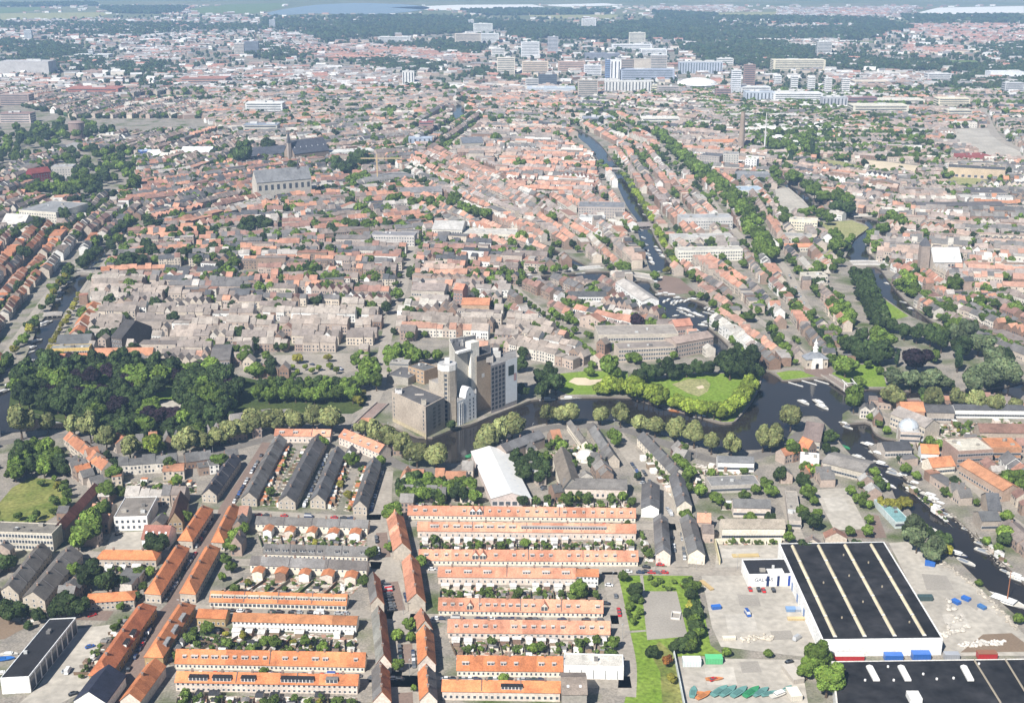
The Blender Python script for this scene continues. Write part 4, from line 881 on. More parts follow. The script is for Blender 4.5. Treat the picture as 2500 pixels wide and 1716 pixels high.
for k in range(5):
    q = P.lerp(Q, R.uniform(.5, .95)) - nn * R.uniform(1.5, 5); mb = MB(); mb.tube([((q.x, q.y, 46), .1), ((q.x, q.y, 52 + R.random() * 3), .06)], (.3, .3, .3), 0, 5); part(root, mb, 'antenna', 'paint')
# recessed brown block
root, l = footprint('mill_building', 'brown recessed mill block between silo and glazed slab', [M0(1338, 1170), M0(1530, 1110), M0(1530, 980), M0(1338, 1020)], 40, (.33, .265, .20), (.085, .085, .09), para=.3)
P, Q = Vector(l[0]), Vector(l[1]); n_ = Vector(((Q - P).y, -(Q - P).x)).normalized() * .08
mb = MB(); mb.add([(P.x + n_.x, P.y + n_.y, 36.5), (Q.x + n_.x, Q.y + n_.y, 36.5), (Q.x + n_.x, Q.y + n_.y, 40.05), (P.x + n_.x, P.y + n_.y, 40.05)], [(0, 1, 2, 3)], 0, (.05, .05, .055)); part(root, mb, 'fascia', 'wall')
face_windows(root, l[0], l[1], (.45,), (24,), 2.5, 2.8, framec=WHITE, glass='paint')
# glazed slab with blank white wall
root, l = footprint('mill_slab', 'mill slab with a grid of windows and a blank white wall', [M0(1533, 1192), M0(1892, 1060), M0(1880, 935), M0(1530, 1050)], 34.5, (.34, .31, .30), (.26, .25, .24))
P, Q = Vector(l[0]), Vector(l[1]); d = Q - P; n_ = Vector((d.y, -d.x)).normalized() * .10
a_ = P + d * .55
mb = MB(); mb.add([(a_.x + n_.x, a_.y + n_.y, 3), (Q.x + n_.x, Q.y + n_.y, 3), (Q.x + n_.x, Q.y + n_.y, 34.6), (a_.x + n_.x, a_.y + n_.y, 34.6)], [(0, 1, 2, 3)], 0, (.84, .84, .84)); part(root, mb, 'blank_wall', 'paint')
face_windows(root, P, P + d * .55, (.13, .37, .62, .86), [2.0 + i * 3.15 for i in range(10)], 2.6, 2.5, framec=(.40, .36, .34))
n2 = n_ * 1.6
for u0, u1, z0, z1, c_ in ((.66, .88, 23, 30, (.045, .06, .055)), (.87, .97, 18, 23.5, (.62, .38, .36))):
    p, q = P + d * u0 + n2, P + d * u1 + n2; mb = MB(); mb.add([(p.x, p.y, z0), (q.x, q.y, z0), (q.x, q.y, z1), (p.x, p.y, z1)], [(0, 1, 2, 3)], 0, c_); part(root, mb, 'painted_panel', 'paint')
for u, v, sx, sy, hh, cc in ((.25, .45, 9, 6, 3, (.36, .33, .3)), (.7, .6, 8, 5, 2.5, (.5, .48, .45)), (.85, .8, 6, 6, 3, (.6, .58, .55))):
    q = P + d * u - n_ * 230 * v; mb = MB(); mb.box(q.x - sx / 2, q.x + sx / 2, q.y - sy / 2, q.y + sy / 2, 33.9, 34.5 + hh, cc); part(root, mb, 'roof_plant', 'wall')
# low buildings behind the mill
bld('mill_annex', 'low brick mill annex with arched pale window bands', M0(385, 720), M0(605, 790), 14, 10.5, 3, (.16, .155, .15), (.40, .28, .18), flat=True, wins=[('front', 4, 3, 1.2, 3.2, 2.2, 1.4)], cat='annex')
bld('mill_annex', 'grey flat mill annex by the dark road', M0(85, 760), M0(380, 810), 22, 6, 2, (.13, .125, .125), CONC, flat=True, cat='annex')
bld('mill_annex', 'plain concrete mill annex with glazed top strip', M0(125, 640), M0(385, 650), 12, 9, 2, (.4, .38, .35), CONC, flat=True, cat='annex', wins=[('front', 8, 1, 7, 3, 2, 1.2)])
bld('mill_annex', 'sunlit concrete annex wall beside the octagonal tower', M0(670, 870), M0(805, 930), 18, 8, 1, (.35, .32, .29), (.42, .37, .31), flat=True, cat='annex')

# ---- the white gate with slate roof and cupola
gg = G(1992, 900); gt = empty('town_gate', (gg.x, gg.y + 5, 0), 0.12, label='white baroque town gate with slate roof and white cupola', cat='gate')
w = MB(); w.box(-8.5, 8.5, -5, 5, 0, 7.5, (.52, .45, .37)); part(gt, w, 'wall', 'wall')
w = MB(); 
arch = [(-4.6, 0), (-1.4, 0), (-1.4, 3.2), (-.9, 4.1), (0, 4.5), (.9, 4.1), (1.4, 3.2), (1.4, 0), (4.6, 0), (3.9, 8.2), (-3.9, 8.2)]
w.add([(x, -6.0, z) for x, z in arch], [(0, 1, 2, 9 + 1), (10, 2, 3, 4), (10, 4, 9), (4, 5, 6, 9), (9, 6, 7, 8)], 0, (.80, .78, .73))
w.add([(-4.6, -6, 0), (-3.9, -6, 8.2), (-3.9, -5, 8.2), (-4.6, -5, 0), (4.6, -6, 0), (3.9, -6, 8.2), (3.9, -5, 8.2), (4.6, -5, 0)], [(0, 1, 2, 3), (4, 7, 6, 5), (1, 5, 6, 2)], 0, (.80, .78, .73)); part(gt, w, 'portal', 'wall')
mb = MB(); mb.add([(-1.4, -5.1, 0), (1.4, -5.1, 0), (1.4, -5.1, 4.5), (-1.4, -5.1, 4.5)], [(0, 1, 2, 3)], 0, (.015, .015, .015)); part(gt, mb, 'gateway', 'paint')
mb = MB(); b4 = [(-9.2, -5.7), (9.2, -5.7), (9.2, 5.7), (-9.2, 5.7)]
mb.add([(x, y, 7.5) for x, y in b4] + [(-2.2, -1.2, 12), (2.2, -1.2, 12), (2.2, 1.2, 12), (-2.2, 1.2, 12)], [(0, 1, 5, 4), (1, 2, 6, 5), (2, 3, 7, 6), (3, 0, 4, 7), (4, 5, 6, 7)], 0, (.24, .25, .27)); part(gt, mb, 'roof', 'roof')
mb = MB(); mb.tube([((0, 0, 12), 2.0), ((0, 0, 15), 1.9), ((0, 0, 15.2), 2.4), ((0, 0, 16), 1.5), ((0, 0, 18.5), 1.3), ((0, 0, 18.7), 1.7), ((0, 0, 20), .7), ((0, 0, 22.5), .1)], (.78, .76, .72), 0, 8); part(gt, mb, 'cupola', 'wall')
for x in (-7, 7):
    mb = MB(); mb.box(x - .6, x + .6, -5.12, -5.0, 2.5, 4.6, (.1, .09, .08)); part(gt, mb, 'window', 'paint')
block_ground([(gg.x - 9, gg.y - 1), (gg.x + 9, gg.y - 1), (gg.x + 9, gg.y + 11), (gg.x - 9, gg.y + 11)])
# ---- drawbridge in front of the gate
def bridge(label, a, b, width, z=0.6, col=(.36, .32, .28), rail=(.6, .57, .52), arches=0, name='bridge'):
    ga, gb = G(*a), G(*b); d = Vector((gb.x - ga.x, gb.y - ga.y)); L_ = d.length
    root = empty(name, ((ga.x + gb.x) / 2, (ga.y + gb.y) / 2, 0), math.atan2(d.y, d.x), label=label, cat='bridge')
    n = 12; mb = MB(); xs = [L_ * (i / n - .5) for i in range(n + 1)]; zs = [z * (1 - (2 * i / n - 1) ** 2) + .12 for i in range(n + 1)]
    v = [(x, -width / 2, h) for x, h in zip(xs, zs)] + [(x, width / 2, h) for x, h in zip(xs, zs)] + [(x, -width / 2, h - .7) for x, h in zip(xs, zs)] + [(x, width / 2, h - .7) for x, h in zip(xs, zs)]
    m = n + 1; f = []
    for i in range(n): f += [(i, i + 1, m + i + 1, m + i), (2 * m + i, i, m * 0 + i, 2 * m + i)[:0] or (2 * m + i, 2 * m + i + 1, i + 1, i), (m + i, m + i + 1, 3 * m + i + 1, 3 * m + i), (3 * m + i, 3 * m + i + 1, 2 * m + i + 1, 2 * m + i)]
    mb.add(v, f, 0, col); mb.build('deck', 'wall', root)
    for s in (-1, 1):
        mb = MB(); y = s * (width / 2 - .15)
        v = [(x, y - .12, h) for x, h in zip(xs, zs)] + [(x, y + .12, h) for x, h in zip(xs, zs)] + [(x, y - .12, h + 1) for x, h in zip(xs, zs)] + [(x, y + .12, h + 1) for x, h in zip(xs, zs)]
        f = []
        for i in range(n): f += [(i, i + 1, 2 * m + i + 1, 2 * m + i), (m + i + 1, m + i, 3 * m + i, 3 * m + i + 1), (2 * m + i, 2 * m + i + 1, 3 * m + i + 1, 3 * m + i)]
        mb.add(v, f, 0, rail); mb.build('parapet', 'wall', root)
    for k in range(1, 4):
        mb = MB(); x = L_ * (k / 4 - .5); mb.box(x - .6, x + .6, -width / 2 + .3, width / 2 - .3, -2, .2, (.22, .2, .17)); mb.build('pier', 'wall', root)
    block_ground([G(*a).xy + Vector((-d.y, d.x)).normalized() * width / 2, G(*b).xy + Vector((-d.y, d.x)).normalized() * width / 2, G(*b).xy - Vector((-d.y, d.x)).normalized() * width / 2, G(*a).xy - Vector((-d.y, d.x)).normalized() * width / 2])
    return root, L_
br, L_ = bridge('brown road bridge running from the white gate to the drawbridge frame', (2014, 916), (2080, 960), 7, .4, (.26, .21, .18), (.42, .38, .33))
mb = MB()
for y in (-3.8, 3.8): mb.box(L_ / 2 - 5, L_ / 2 - 4.5, y - .22, y + .22, .2, 6.4, WHITE)
mb.box(L_ / 2 - 5, L_ / 2 - 4.5, -3.8, 3.8, 6.0, 6.4, WHITE)
for y in (-3.8, 3.8): mb.add([(L_ / 2 - 8.5, y - .2, 7.6), (L_ / 2 - .5, y - .2, 5.6), (L_ / 2 - .5, y + .2, 5.6), (L_ / 2 - 8.5, y + .2, 7.6), (L_ / 2 - 8.5, y - .2, 8.0), (L_ / 2 - .5, y - .2, 6.0), (L_ / 2 - .5, y + .2, 6.0), (L_ / 2 - 8.5, y + .2, 8.0)], [(0, 1, 5, 4), (1, 2, 6, 5), (2, 3, 7, 6), (3, 0, 4, 7), (4, 5, 6, 7), (3, 2, 1, 0)], 0, WHITE)
part(br, mb, 'lifting_frame', 'paint')
bridge('grey flat bridge with pale railings over the right-hand canal', (2078, 643), (2165, 644), 16, .5, (.42, .39, .35), (.62, .6, .57))
bridge('stone arch bridge where the two canals meet', (1500, 668), (1612, 682), 14, 1.2, (.40, .37, .33), (.5, .46, .42))
bridge('low white-railed bridge at the end of the left branch', (1388, 660), (1470, 653), 9, .5, (.42, .4, .37), (.66, .64, .6))
bridge('flat road bridge crossing the central canal', (1552, 550), (1592, 548), 18, .4, (.33, .28, .26), (.4, .36, .33))
bridge('distant footbridge over the central canal', (1480, 414), (1515, 413), 8, .4, (.45, .4, .36), (.55, .5, .46))
bridge('upper bridge over the left canal', (183, 663), (230, 663), 12, .8, (.33, .30, .27), (.4, .37, .33))
bridge('lower bridge over the left canal', (105, 770), (152, 767), 9, .7, (.36, .33, .3), (.45, .41, .37))
bridge('curved pale bridge at the bend of the upper right canal', (2082, 528), (2125, 527), 9, .6, (.5, .46, .4), (.62, .58, .52))
bridge('brown road bridge left of the grain mill', (872, 1045), (935, 985), 9, .3, (.30, .22, .19), (.5, .44, .4))

# ---- churches and other buildings of the middle distance
def church(label, a, b, far, eave, ridge, rc, wc, spire=None, **k):
    root, fr = bld('church', label, a, b, far, eave, ridge, rc, wc, cat='church', over=.5, **k)
    if spire:
        u, v, sw, sh, st, c_ = spire; q = fr.L(u, v, 0); mb = MB(); mb.box(q[0] - sw / 2, q[0] + sw / 2, q[1] - sw / 2, q[1] + sw / 2, 0, sh, c_); part(root, mb, 'tower', 'wall')
        mb = MB(); s = sw / 2 + .2; mb.add([(q[0] - s, q[1] - s, sh), (q[0] + s, q[1] - s, sh), (q[0] + s, q[1] + s, sh), (q[0] - s, q[1] + s, sh), (q[0], q[1], sh + st)], [(0, 1, 4), (1, 2, 4), (2, 3, 4), (3, 0, 4)], 0, (.12, .12, .13)); part(root, mb, 'spire', 'roof')
    return root
church('large pale stone church with grey roof and tall windows', (630, 496), (762, 484), 22, 26, 40, (.23, .23, .235), (.50, .46, .40), (58, 10, 2, 38, 14, (.4, .4, .4)), wins=[('front', 9, 1, 15, 5, 4, 7), ('front', 8, 1, 4, 5, 3, 4)])
church('long dark-roofed church with slim spire at its left end', (720, 402), (804, 392), 30, 16, 34, (.085, .09, .11), (.30, .23, .18), (-4, 8, 5, 32, 20, (.36, .30, .26)), skylights=6)
church('dark low-roofed cloister left of the spire', (610, 398), (704, 388), 22, 10, 20, (.10, .105, .125), (.28, .24, .2))
church('white-roofed church with a blunt brown tower on the right', (2278, 664), (2345, 664), 26, 10, 22, (.62, .62, .60), (.48, .42, .36), (-6, 14, 9, 24, 9, (.32, .26, .22)), wins=[('front', 8, 1, 4, 4, 2.5, 4)])
def mid(label, a, b, dep, h, rc, wc, ridge=None, cat='building', name='building', wins=None, **k):
    if wins is None: wins = [('front', max(3, int((b[0] - a[0]) / 6)), max(1, int(h / 3.6)), 1.2, 3.4, 1.8, 1.7)]
    return bld(name, label, a, b, dep, h, ridge or 3, rc, wc, flat=ridge is None, wins=wins, cat=cat, **k)
mid('grey slate hall with windows right of the market', (1129, 372), (1180, 370), 24, 14, (.15, .16, .18), (.42, .38, .32), 22)
mid('white flat hall with blue trim near the spire', (806, 392), (915, 386), 30, 12, (.66, .65, .60), (.6, .58, .52))
mid('pale two-storey hall with grey glass front in the centre', (1414, 552), (1475, 554), 18, 10, (.5, .5, .48), WHITE)
mid('grey theatre block with flat roofs beside the central canal', (1412, 535), (1525, 537), 34, 15, (.24, .24, .25), (.44, .38, .34))
mid('long white-yellow apartment block at the canal fork', (1655, 640), (1812, 636), 16, 12, (.52, .49, .44), (.74, .70, .60))
mid('grey glass block with white frame right of the central canal', (1662, 562), (1788, 560), 22, 14, (.42, .42, .42), (.55, .53, .5))
mid('white hall roofs behind the glass block', (1640, 600), (1790, 598), 20, 9, (.5, .48, .45), (.6, .57, .52))
mid('broad pale hall with sloped roof behind the pale terraces', (1055, 586), (1128, 588), 40, 12, (.50, .48, .45), (.64, .6, .52), 18)
mid('long cream hall right of the sloped roof', (1130, 590), (1260, 592), 30, 9, (.58, .54, .48), (.66, .6, .5))
mid('grey school block with two wings in the centre', (905, 600), (1012, 602), 20, 12, (.26, .25, .26), (.55, .51, .47))
mid('low dark grey wing beside the school block', (820, 603), (905, 604), 14, 9, (.19, .17, .16), (.5, .42, .36), 12)
mid('curved grey court building near the crane', (890, 462), (1010, 448), 34, 12, (.26, .25, .24), (.48, .44, .4))
mid('long grey block below the court building', (980, 490), (1080, 486), 18, 10, (.22, .21, .21), (.44, .38, .34), 15)
mid('large pale school block with dark skylights on the left', (50, 545), (140, 552), 60, 16, (.30, .30, .30), (.62, .57, .48))
mid('white gabled wing in front of the pale school', (5, 562), (60, 565), 24, 8, (.55, .52, .48), (.64, .6, .52), 17)
mid('white long wing right of the pale school', (145, 545), (212, 540), 12, 8, (.62, .6, .56), (.66, .62, .54))
mid('concrete block with a blue-glass top floor in the left trees', (127, 437), (180, 436), 24, 17, (.42, .41, .4), (.44, .41, .37))
mid('low grey wing in front of the left trees', (148, 452), (232, 442), 12, 8, (.3, .28, .26), (.38, .34, .3))
mid('dark red building with a white turret', (80, 446), (126, 440), 18, 12, (.25, .06, .05), (.24, .045, .05), 18)
mid('blue-fronted hall beside white sheds', (344, 386), (374, 384), 20, 10, (.4, .5, .7), (.04, .09, .28))
mid('white double shed at the left of the old town', (368, 394), (396, 392), 30, 8, (.78, .78, .76), (.7, .7, .68), 15)
mid('white sheds with grey ridges left of the old town', (442, 386), (516, 386), 34, 9, (.72, .72, .71), (.6, .58, .55), 15)
mid('yellow front of the terrace by the left canal', (124, 878), (220, 875), 10, 9, (.3, .3, .28), (.60, .42, .15))
mid('orange block at the edge of the dark wood', (110, 905), (212, 902), 14, 8, (.48, .2, .1), (.40, .2, .11), 11)
mid('long orange-roofed block behind the dark wood', (230, 890), (372, 888), 14, 7, (.50, .24, .14), (.5, .42, .33), 11)
mid('grey-roofed long hall beside the lower left canal', (140, 865), (222, 862), 20, 8, (.13, .13, .13), (.34, .3, .26), 13)
mid('dark slanting church roof near the dark wood', (275, 858), (300, 862), 36, 12, (.07, .065, .065), (.14, .12, .11), 22)
mid('stepped grey-roofed rows right of the dark wood', (515, 905), (562, 903), 40, 8, (.17, .155, .145), (.3, .25, .22), 11)
mid('beige slab with narrow windows behind the pale blocks', (1005, 742), (1085, 745), 22, 13, (.34, .28, .25), (.5, .44, .37), 17)
mid('orange twin-roofed hall behind the mill', (1127, 771), (1194, 772), 24, 10, (.56, .25, .14), (.52, .36, .24), 13)
mid('orange tower house behind the mill', (1108, 760), (1130, 762), 14, 20, (.52, .24, .16), (.3, .2, .17), 24)
mid('long beige university block with ribbon windows', (1460, 855), (1655, 852), 26, 13, (.36, .32, .28), (.52, .46, .38))
mid('lower beige wing of the university block', (1510, 885), (1648, 878), 16, 11, (.3, .26, .23), (.5, .42, .34))
mid('brick wing with white windows at the end of the university block', (1650, 875), (1740, 858), 16, 12, (.36, .28, .24), (.4, .32, .27), 15)
mid('pink-roofed house at the marina corner', (1648, 826), (1690, 822), 14, 10, (.5, .24, .17), (.45, .3, .25), 14)
mid('brown slanting quay building with a dark roof', (1606, 818), (1655, 816), 18, 8, (.24, .2, .18), (.45, .4, .35), 11)
mid('white quay warehouse facing the marina', (1502, 720), (1566, 768), 16, 12, (.5, .46, .42), WHITE, 15)
mid('black-and-white house blocks left of the quay warehouse', (1388, 745), (1480, 745), 14, 8, (.10, .1, .1), WHITE, 11)
mid('cream villa with flat roofs beside the hay meadow', (1925, 562), (1994, 566), 14, 13, (.6, .56, .48), (.74, .66, .5))
mid('grey-glazed hall below the cream villa', (1912, 595), (1982, 598), 18, 9, (.4, .38, .35), (.5, .46, .4))
mid('orange-roofed low wing below the glazed hall', (1916, 615), (1985, 614), 8, 5, (.52, .24, .14), (.6, .54, .44), 8)
mid('beige flat block on the canal street', (1966, 694), (2020, 692), 16, 8, (.56, .52, .44), (.62, .57, .48))
mid('power station block with pale cladding', (1764, 412), (1802, 413), 24, 22, (.34, .33, .32), (.48, .45, .4))
mid('power station boiler house', (1706, 408), (1755, 412), 30, 18, (.15, .15, .16), (.36, .32, .29))
mid('white tank building of the power station', (1818, 418), (1846, 420), 14, 18, (.7, .69, .66), (.72, .7, .68))
mid('long grey glazed hall below the power station', (1800, 443), (1880, 443), 24, 10, (.3, .3, .3), (.24, .25, .27))
mid('pale blue flat hall below the power station', (1802, 478), (1868, 476), 30, 7, (.42, .5, .58), (.6, .6, .58))
mid('orange curved market roof behind the chimney', (1716, 362), (1802, 360), 24, 8, (.55, .26, .15), (.5, .42, .36), 12)
mid('tan factory with blue window blocks on the right edge', (2312, 432), (2452, 440), 30, 14, (.1, .1, .1), (.52, .41, .29), wins=[('front', 9, 1, 1, 3, 4, 3.4, (.1, .2, .5))])
mid('red curved hall behind the tan factory', (2352, 398), (2418, 396), 30, 10, (.32, .09, .08), (.34, .1, .09))
mid('pale office row at the big car park', (2305, 312), (2385, 313), 14, 10, (.6, .56, .5), (.62, .57, .5))
mid('dark row of sheds on the right', (2240, 520), (2450, 518), 22, 8, (.13, .12, .12), (.3, .26, .22), 11)
mid('dark curved hall roofs far right', (2370, 485), (2460, 486), 40, 8, (.14, .13, .13), (.3, .27, .24))
mid('brown-roofed waterside house with steep white boat racks', (1958, 1094), (2000, 1100), 24, 6, (.20, .155, .14), (.5, .45, .38), 14)
mid('long grey boat shed on the river bank', (2004, 1150), (2105, 1176), 20, 6, (.28, .255, .23), (.46, .41, .34), 8)
mid('white cube house with orange trim by the boat shed', (1952, 1146), (1998, 1150), 12, 7, (.78, .76, .72), WHITE)
mid('turquoise-roofed workshop on the river bank', (2185, 1290), (2222, 1288), 30, 4, (.24, .42, .42), (.5, .56, .54))
mid('glass-domed pavilion base by the river inlet', (2196, 1082), (2245, 1084), 12, 8, (.5, .5, .5), (.5, .42, .36))
mid('long cream chapel-like house beside the small bridge', (2172, 1040), (2255, 1075), 14, 9, (.34, .3, .27), (.56, .49, .4), 13)
mid('orange-roofed block on the corner of the quay trees', (2200, 1035), (2255, 1036), 16, 9, (.56, .25, .13), (.5, .3, .2), 13)
mid('dark flat houses behind the river allotments', (2260, 1030), (2328, 1032), 16, 7, (.12, .115, .115), (.4, .35, .3), 9)
mid('row of small dark-roofed houses along the quay trees', (2330, 1020), (2500, 1022), 10, 6, (.1, .1, .105), WHITE, 8)
mid('long brown-roofed brick row on the right', (2390, 1080), (2520, 1082), 12, 7, (.22, .13, .10), (.42, .34, .27), 11)
mid('brick factory with a flat cream roof on the right', (2335, 1145), (2420, 1140), 20, 12, (.62, .57, .47), (.36, .25, .2))
mid('orange round-fronted hall on the right edge', (2415, 1128), (2490, 1128), 16, 10, (.58, .25, .12), (.45, .24, .14))
mid('long brick hall with orange roof slanting along the river lane', (2340, 1160), (2445, 1225), 12, 7, (.5, .24, .13), (.40, .29, .22), 10)
mid('slate gabled chapel by the river with a round window', (2410, 1268), (2440, 1270), 20, 6, (.12, .12, .125), (.42, .34, .27), 12)
mid('dark slate house on the river bank', (2395, 1296), (2440, 1295), 12, 6, (.13, .13, .13), (.4, .34, .28), 9)
mid('black flat house roofs on the inlet', (2160, 1118), (2225, 1116), 14, 5, (.07, .07, .075), (.5, .44, .38), 8)
mid('small orange villa on the inlet road', (2248, 1128), (2290, 1130), 11, 6, (.58, .24, .10), WHITE, 10)
mid('orange hipped house near the river lane', (2275, 1160), (2330, 1155), 12, 5, (.56, .24, .12), CREAM, 9)
mid('brown house with orange roof strips right of the concrete yard block', (1790, 1262), (1880, 1264), 10, 6, (.16, .155, .15), PINK, 9)
mid('row with cream arched front near the warehouse corner', (1762, 1318), (1915, 1318), 10, 7, (.36, .31, .25), CREAM, 10)
mid('grey low hall in the block near the right street', (1735, 1205), (1855, 1200), 14, 5, (.27, .26, .25), (.45, .41, .36))
mid('white house with black roof strip below the canal trees', (1752, 1150), (1840, 1152), 10, 6, (.2, .2, .2), WHITE, 8)
mid('long grey shed beside the lane to the warehouse', (1925, 1290), (1955, 1292), 40, 5, (.4, .36, .31), (.45, .4, .35))
# glass dome
gd = G(2222, 1078); dmo = empty('glass_dome', (gd.x, gd.y + 6, 0), label='grey glass dome with white ribs beside the river inlet', cat='dome')
mb = MB(); mb.tube([((0, 0, 8), 6.5), ((0, 0, 9.5), 6.3), ((0, 0, 11.5), 5), ((0, 0, 13), 2.8), ((0, 0, 13.6), .4)], (.46, .49, .52), 0, 16); part(dmo, mb, 'glazing', 'paint')
for k in range(8):
    a = k * math.pi / 4; mb = MB(); p = [(6.6 * math.cos(a), 6.6 * math.sin(a), 8), (6.4 * math.cos(a), 6.4 * math.sin(a), 9.6), (5.1 * math.cos(a), 5.1 * math.sin(a), 11.7), (2.9 * math.cos(a), 2.9 * math.sin(a), 13.2), (0, 0, 13.9)]; tx, ty = -math.sin(a) * .2, math.cos(a) * .2
    mb.add([(x - tx, y - ty, z) for x, y, z in p] + [(x + tx, y + ty, z) for x, y, z in p], [(i, i + 1, 6 + i, 5 + i) for i in range(4)], 0, (.66, .66, .65)); part(dmo, mb, 'rib', 'paint')
mb = MB(); mb.tube([((0, 0, 0), 7.2), ((0, 0, 8), 7.2)], (.52, .48, .43), 0, 16); part(dmo, mb, 'drum', 'wall')
def tank(name, label, px, py, r, h, col, cat, dome=0, taper=1.0):
    g = G(px, py); root = empty(name, (g.x, g.y, 0), label=label, cat=cat); mb = MB(); mb.tube([((0, 0, 0), r), ((0, 0, h), r * taper)], col, 0, 20); part(root, mb, 'shaft' if taper < 1 else 'wall', 'wall')
    mb = MB(); rings = [((0, 0, h), r * taper * 1.06), ((0, 0, h + .6), r * taper * 1.06)]
    if dome: rings += [((0, 0, h + .6 + dome * math.sin(t)), r * taper * math.cos(t)) for t in np.linspace(.05, 1.5, 6)]
    mb.tube(rings, tuple(min(.85, c_ * 1.1) for c_ in col), 0, 20); part(root, mb, 'cap' if not dome else 'dome', 'roof')
    block_ground([(g.x - r, g.y - r), (g.x + r, g.y - r), (g.x + r, g.y + r), (g.x - r, g.y + r)]); return root
tank('chimney_stack', 'tall brown brick power station chimney', 1809, 366, 5.5, 60, (.32, .25, .2), 'chimney', taper=.62)
tank('chimney_stack', 'slim pale steel mast beside the power station', 1866, 372, 1.5, 62, (.6, .58, .55), 'mast', taper=.4)
tank('water_tower', 'round brown water tower in the left trees', 189, 337, 13, 26, (.28, .21, .19), 'tower', dome=3)
tank('round_hall', 'domed white hall below the hospital', 1703, 214, 46, 8, (.74, .73, .70), 'hall', dome=14)
tank('storage_tank', 'cream dome in the fan-shaped quarter', 1430, 1122, 6, 2, (.72, .68, .6), 'dome', dome=4)
# crane
g = G(922, 452); cr = empty('tower_crane', (g.x, g.y, 0), label='slender tan tower crane over the court building', cat='crane')
mb = MB(); mb.box(-.8, .8, -.8, .8, 0, 42, (.5, .36, .2)); part(cr, mb, 'mast', 'paint')
mb = MB(); mb.box(-22, 34, -.6, .6, 36, 37.2, (.55, .42, .25), bottom=True); part(cr, mb, 'jib', 'paint')

# ---- far blocks: hospital, station quarter, flats
def far(label, c, x0, y0, x1, y1, wc, rc=None, dep=None, stripes='h', name='office_block', cat='building', gl=.4):
    (ax, ay), (bx, by) = c(x0, y0), c(x1, y1); s = scale_at(by); W = (bx - ax) / s; D = dep or min(max(W * .5, 14), 45)
    phi = TH + math.atan((by - CY) / FPX); H = max(6, ((by - ay) - D * s * math.sin(phi)) / (s * math.cos(phi)))
    ga, gb = G(ax, by), G(bx, by); fr = Frame(ga, gb, D)
    root = empty(name, (fr.o.x, fr.o.y, 0), fr.rz, label=label, cat=cat)
    w = MB(); w.prism([fr.L(0, 0, 0), fr.L(fr.Lu, 0, 0), fr.L(fr.Lu, D, 0), fr.L(0, D, 0)], 0, H, wc, 0, top=False); part(root, w, 'wall', 'wall')
    r = MB(); r.prism([fr.L(-.3, -.3, 0), fr.L(fr.Lu + .3, -.3, 0), fr.L(fr.Lu + .3, D + .3, 0), fr.L(-.3, D + .3, 0)], H, H + .8, rc or tuple(min(.8, x * 1.15) for x in wc), 0); rf_ = part(root, r, 'roof', 'roof')
    for k in range(R.randint(1, 3)):
        q = fr.L(R.uniform(.2, .8) * fr.Lu, R.uniform(.3, .7) * D, 0); sx = R.uniform(.05, .14) * fr.Lu; mb = MB(); mb.box(q[0] - sx, q[0] + sx, q[1] - 3, q[1] + 3, H + .8, H + .8 + R.uniform(2, 4), (.55, .54, .52)); part(rf_, mb, 'roof_plant', 'wall')
    wm = MB(); n = max(2, int(H / 4.2))
    if stripes == 'h':
        for i in range(n):
            z = H * (i + .35) / n; zt = z + H / n * gl
            for P, Q, o in (((0, 0), (fr.Lu, 0), (0, -.15)), ((fr.Lu, 0), (fr.Lu, D), (.15, 0)), ((0, D), (0, 0), (-.15, 0))):
                p, q = fr.L(*P, 0), fr.L(*Q, 0); e = .04
                p, q = [p[k] + (q[k] - p[k]) * e for k in (0, 1)], [q[k] + (p[k] - q[k]) * e for k in (0, 1)]
                wm.add([(p[0] + o[0], p[1] + o[1], z), (q[0] + o[0], q[1] + o[1], z), (q[0] + o[0], q[1] + o[1], zt), (p[0] + o[0], p[1] + o[1], zt)], [(0, 1, 2, 3)], 0, (.5,) * 3)
    elif stripes == 'v':
        m = max(3, int(fr.Lu / 7))
        for i in range(m):
            u = fr.Lu * (i + .3) / m; v = fr.Lu * (i + .3 + gl * .8) / m; p, q = fr.L(u, 0, 0), fr.L(v, 0, 0)
            wm.add([(p[0], p[1] - .15, H * .06), (q[0], q[1] - .15, H * .06), (q[0], q[1] - .15, H * .93), (p[0], p[1] - .15, H * .93)], [(0, 1, 2, 3)], 0, (.5,) * 3)
    if wm.n: wm.build('windows', 'glass', root, kind='stuff')
    block_ground(fr.corners(2)); return root
T_ = (.62, .55, .44); BL = (.30, .36, .48)
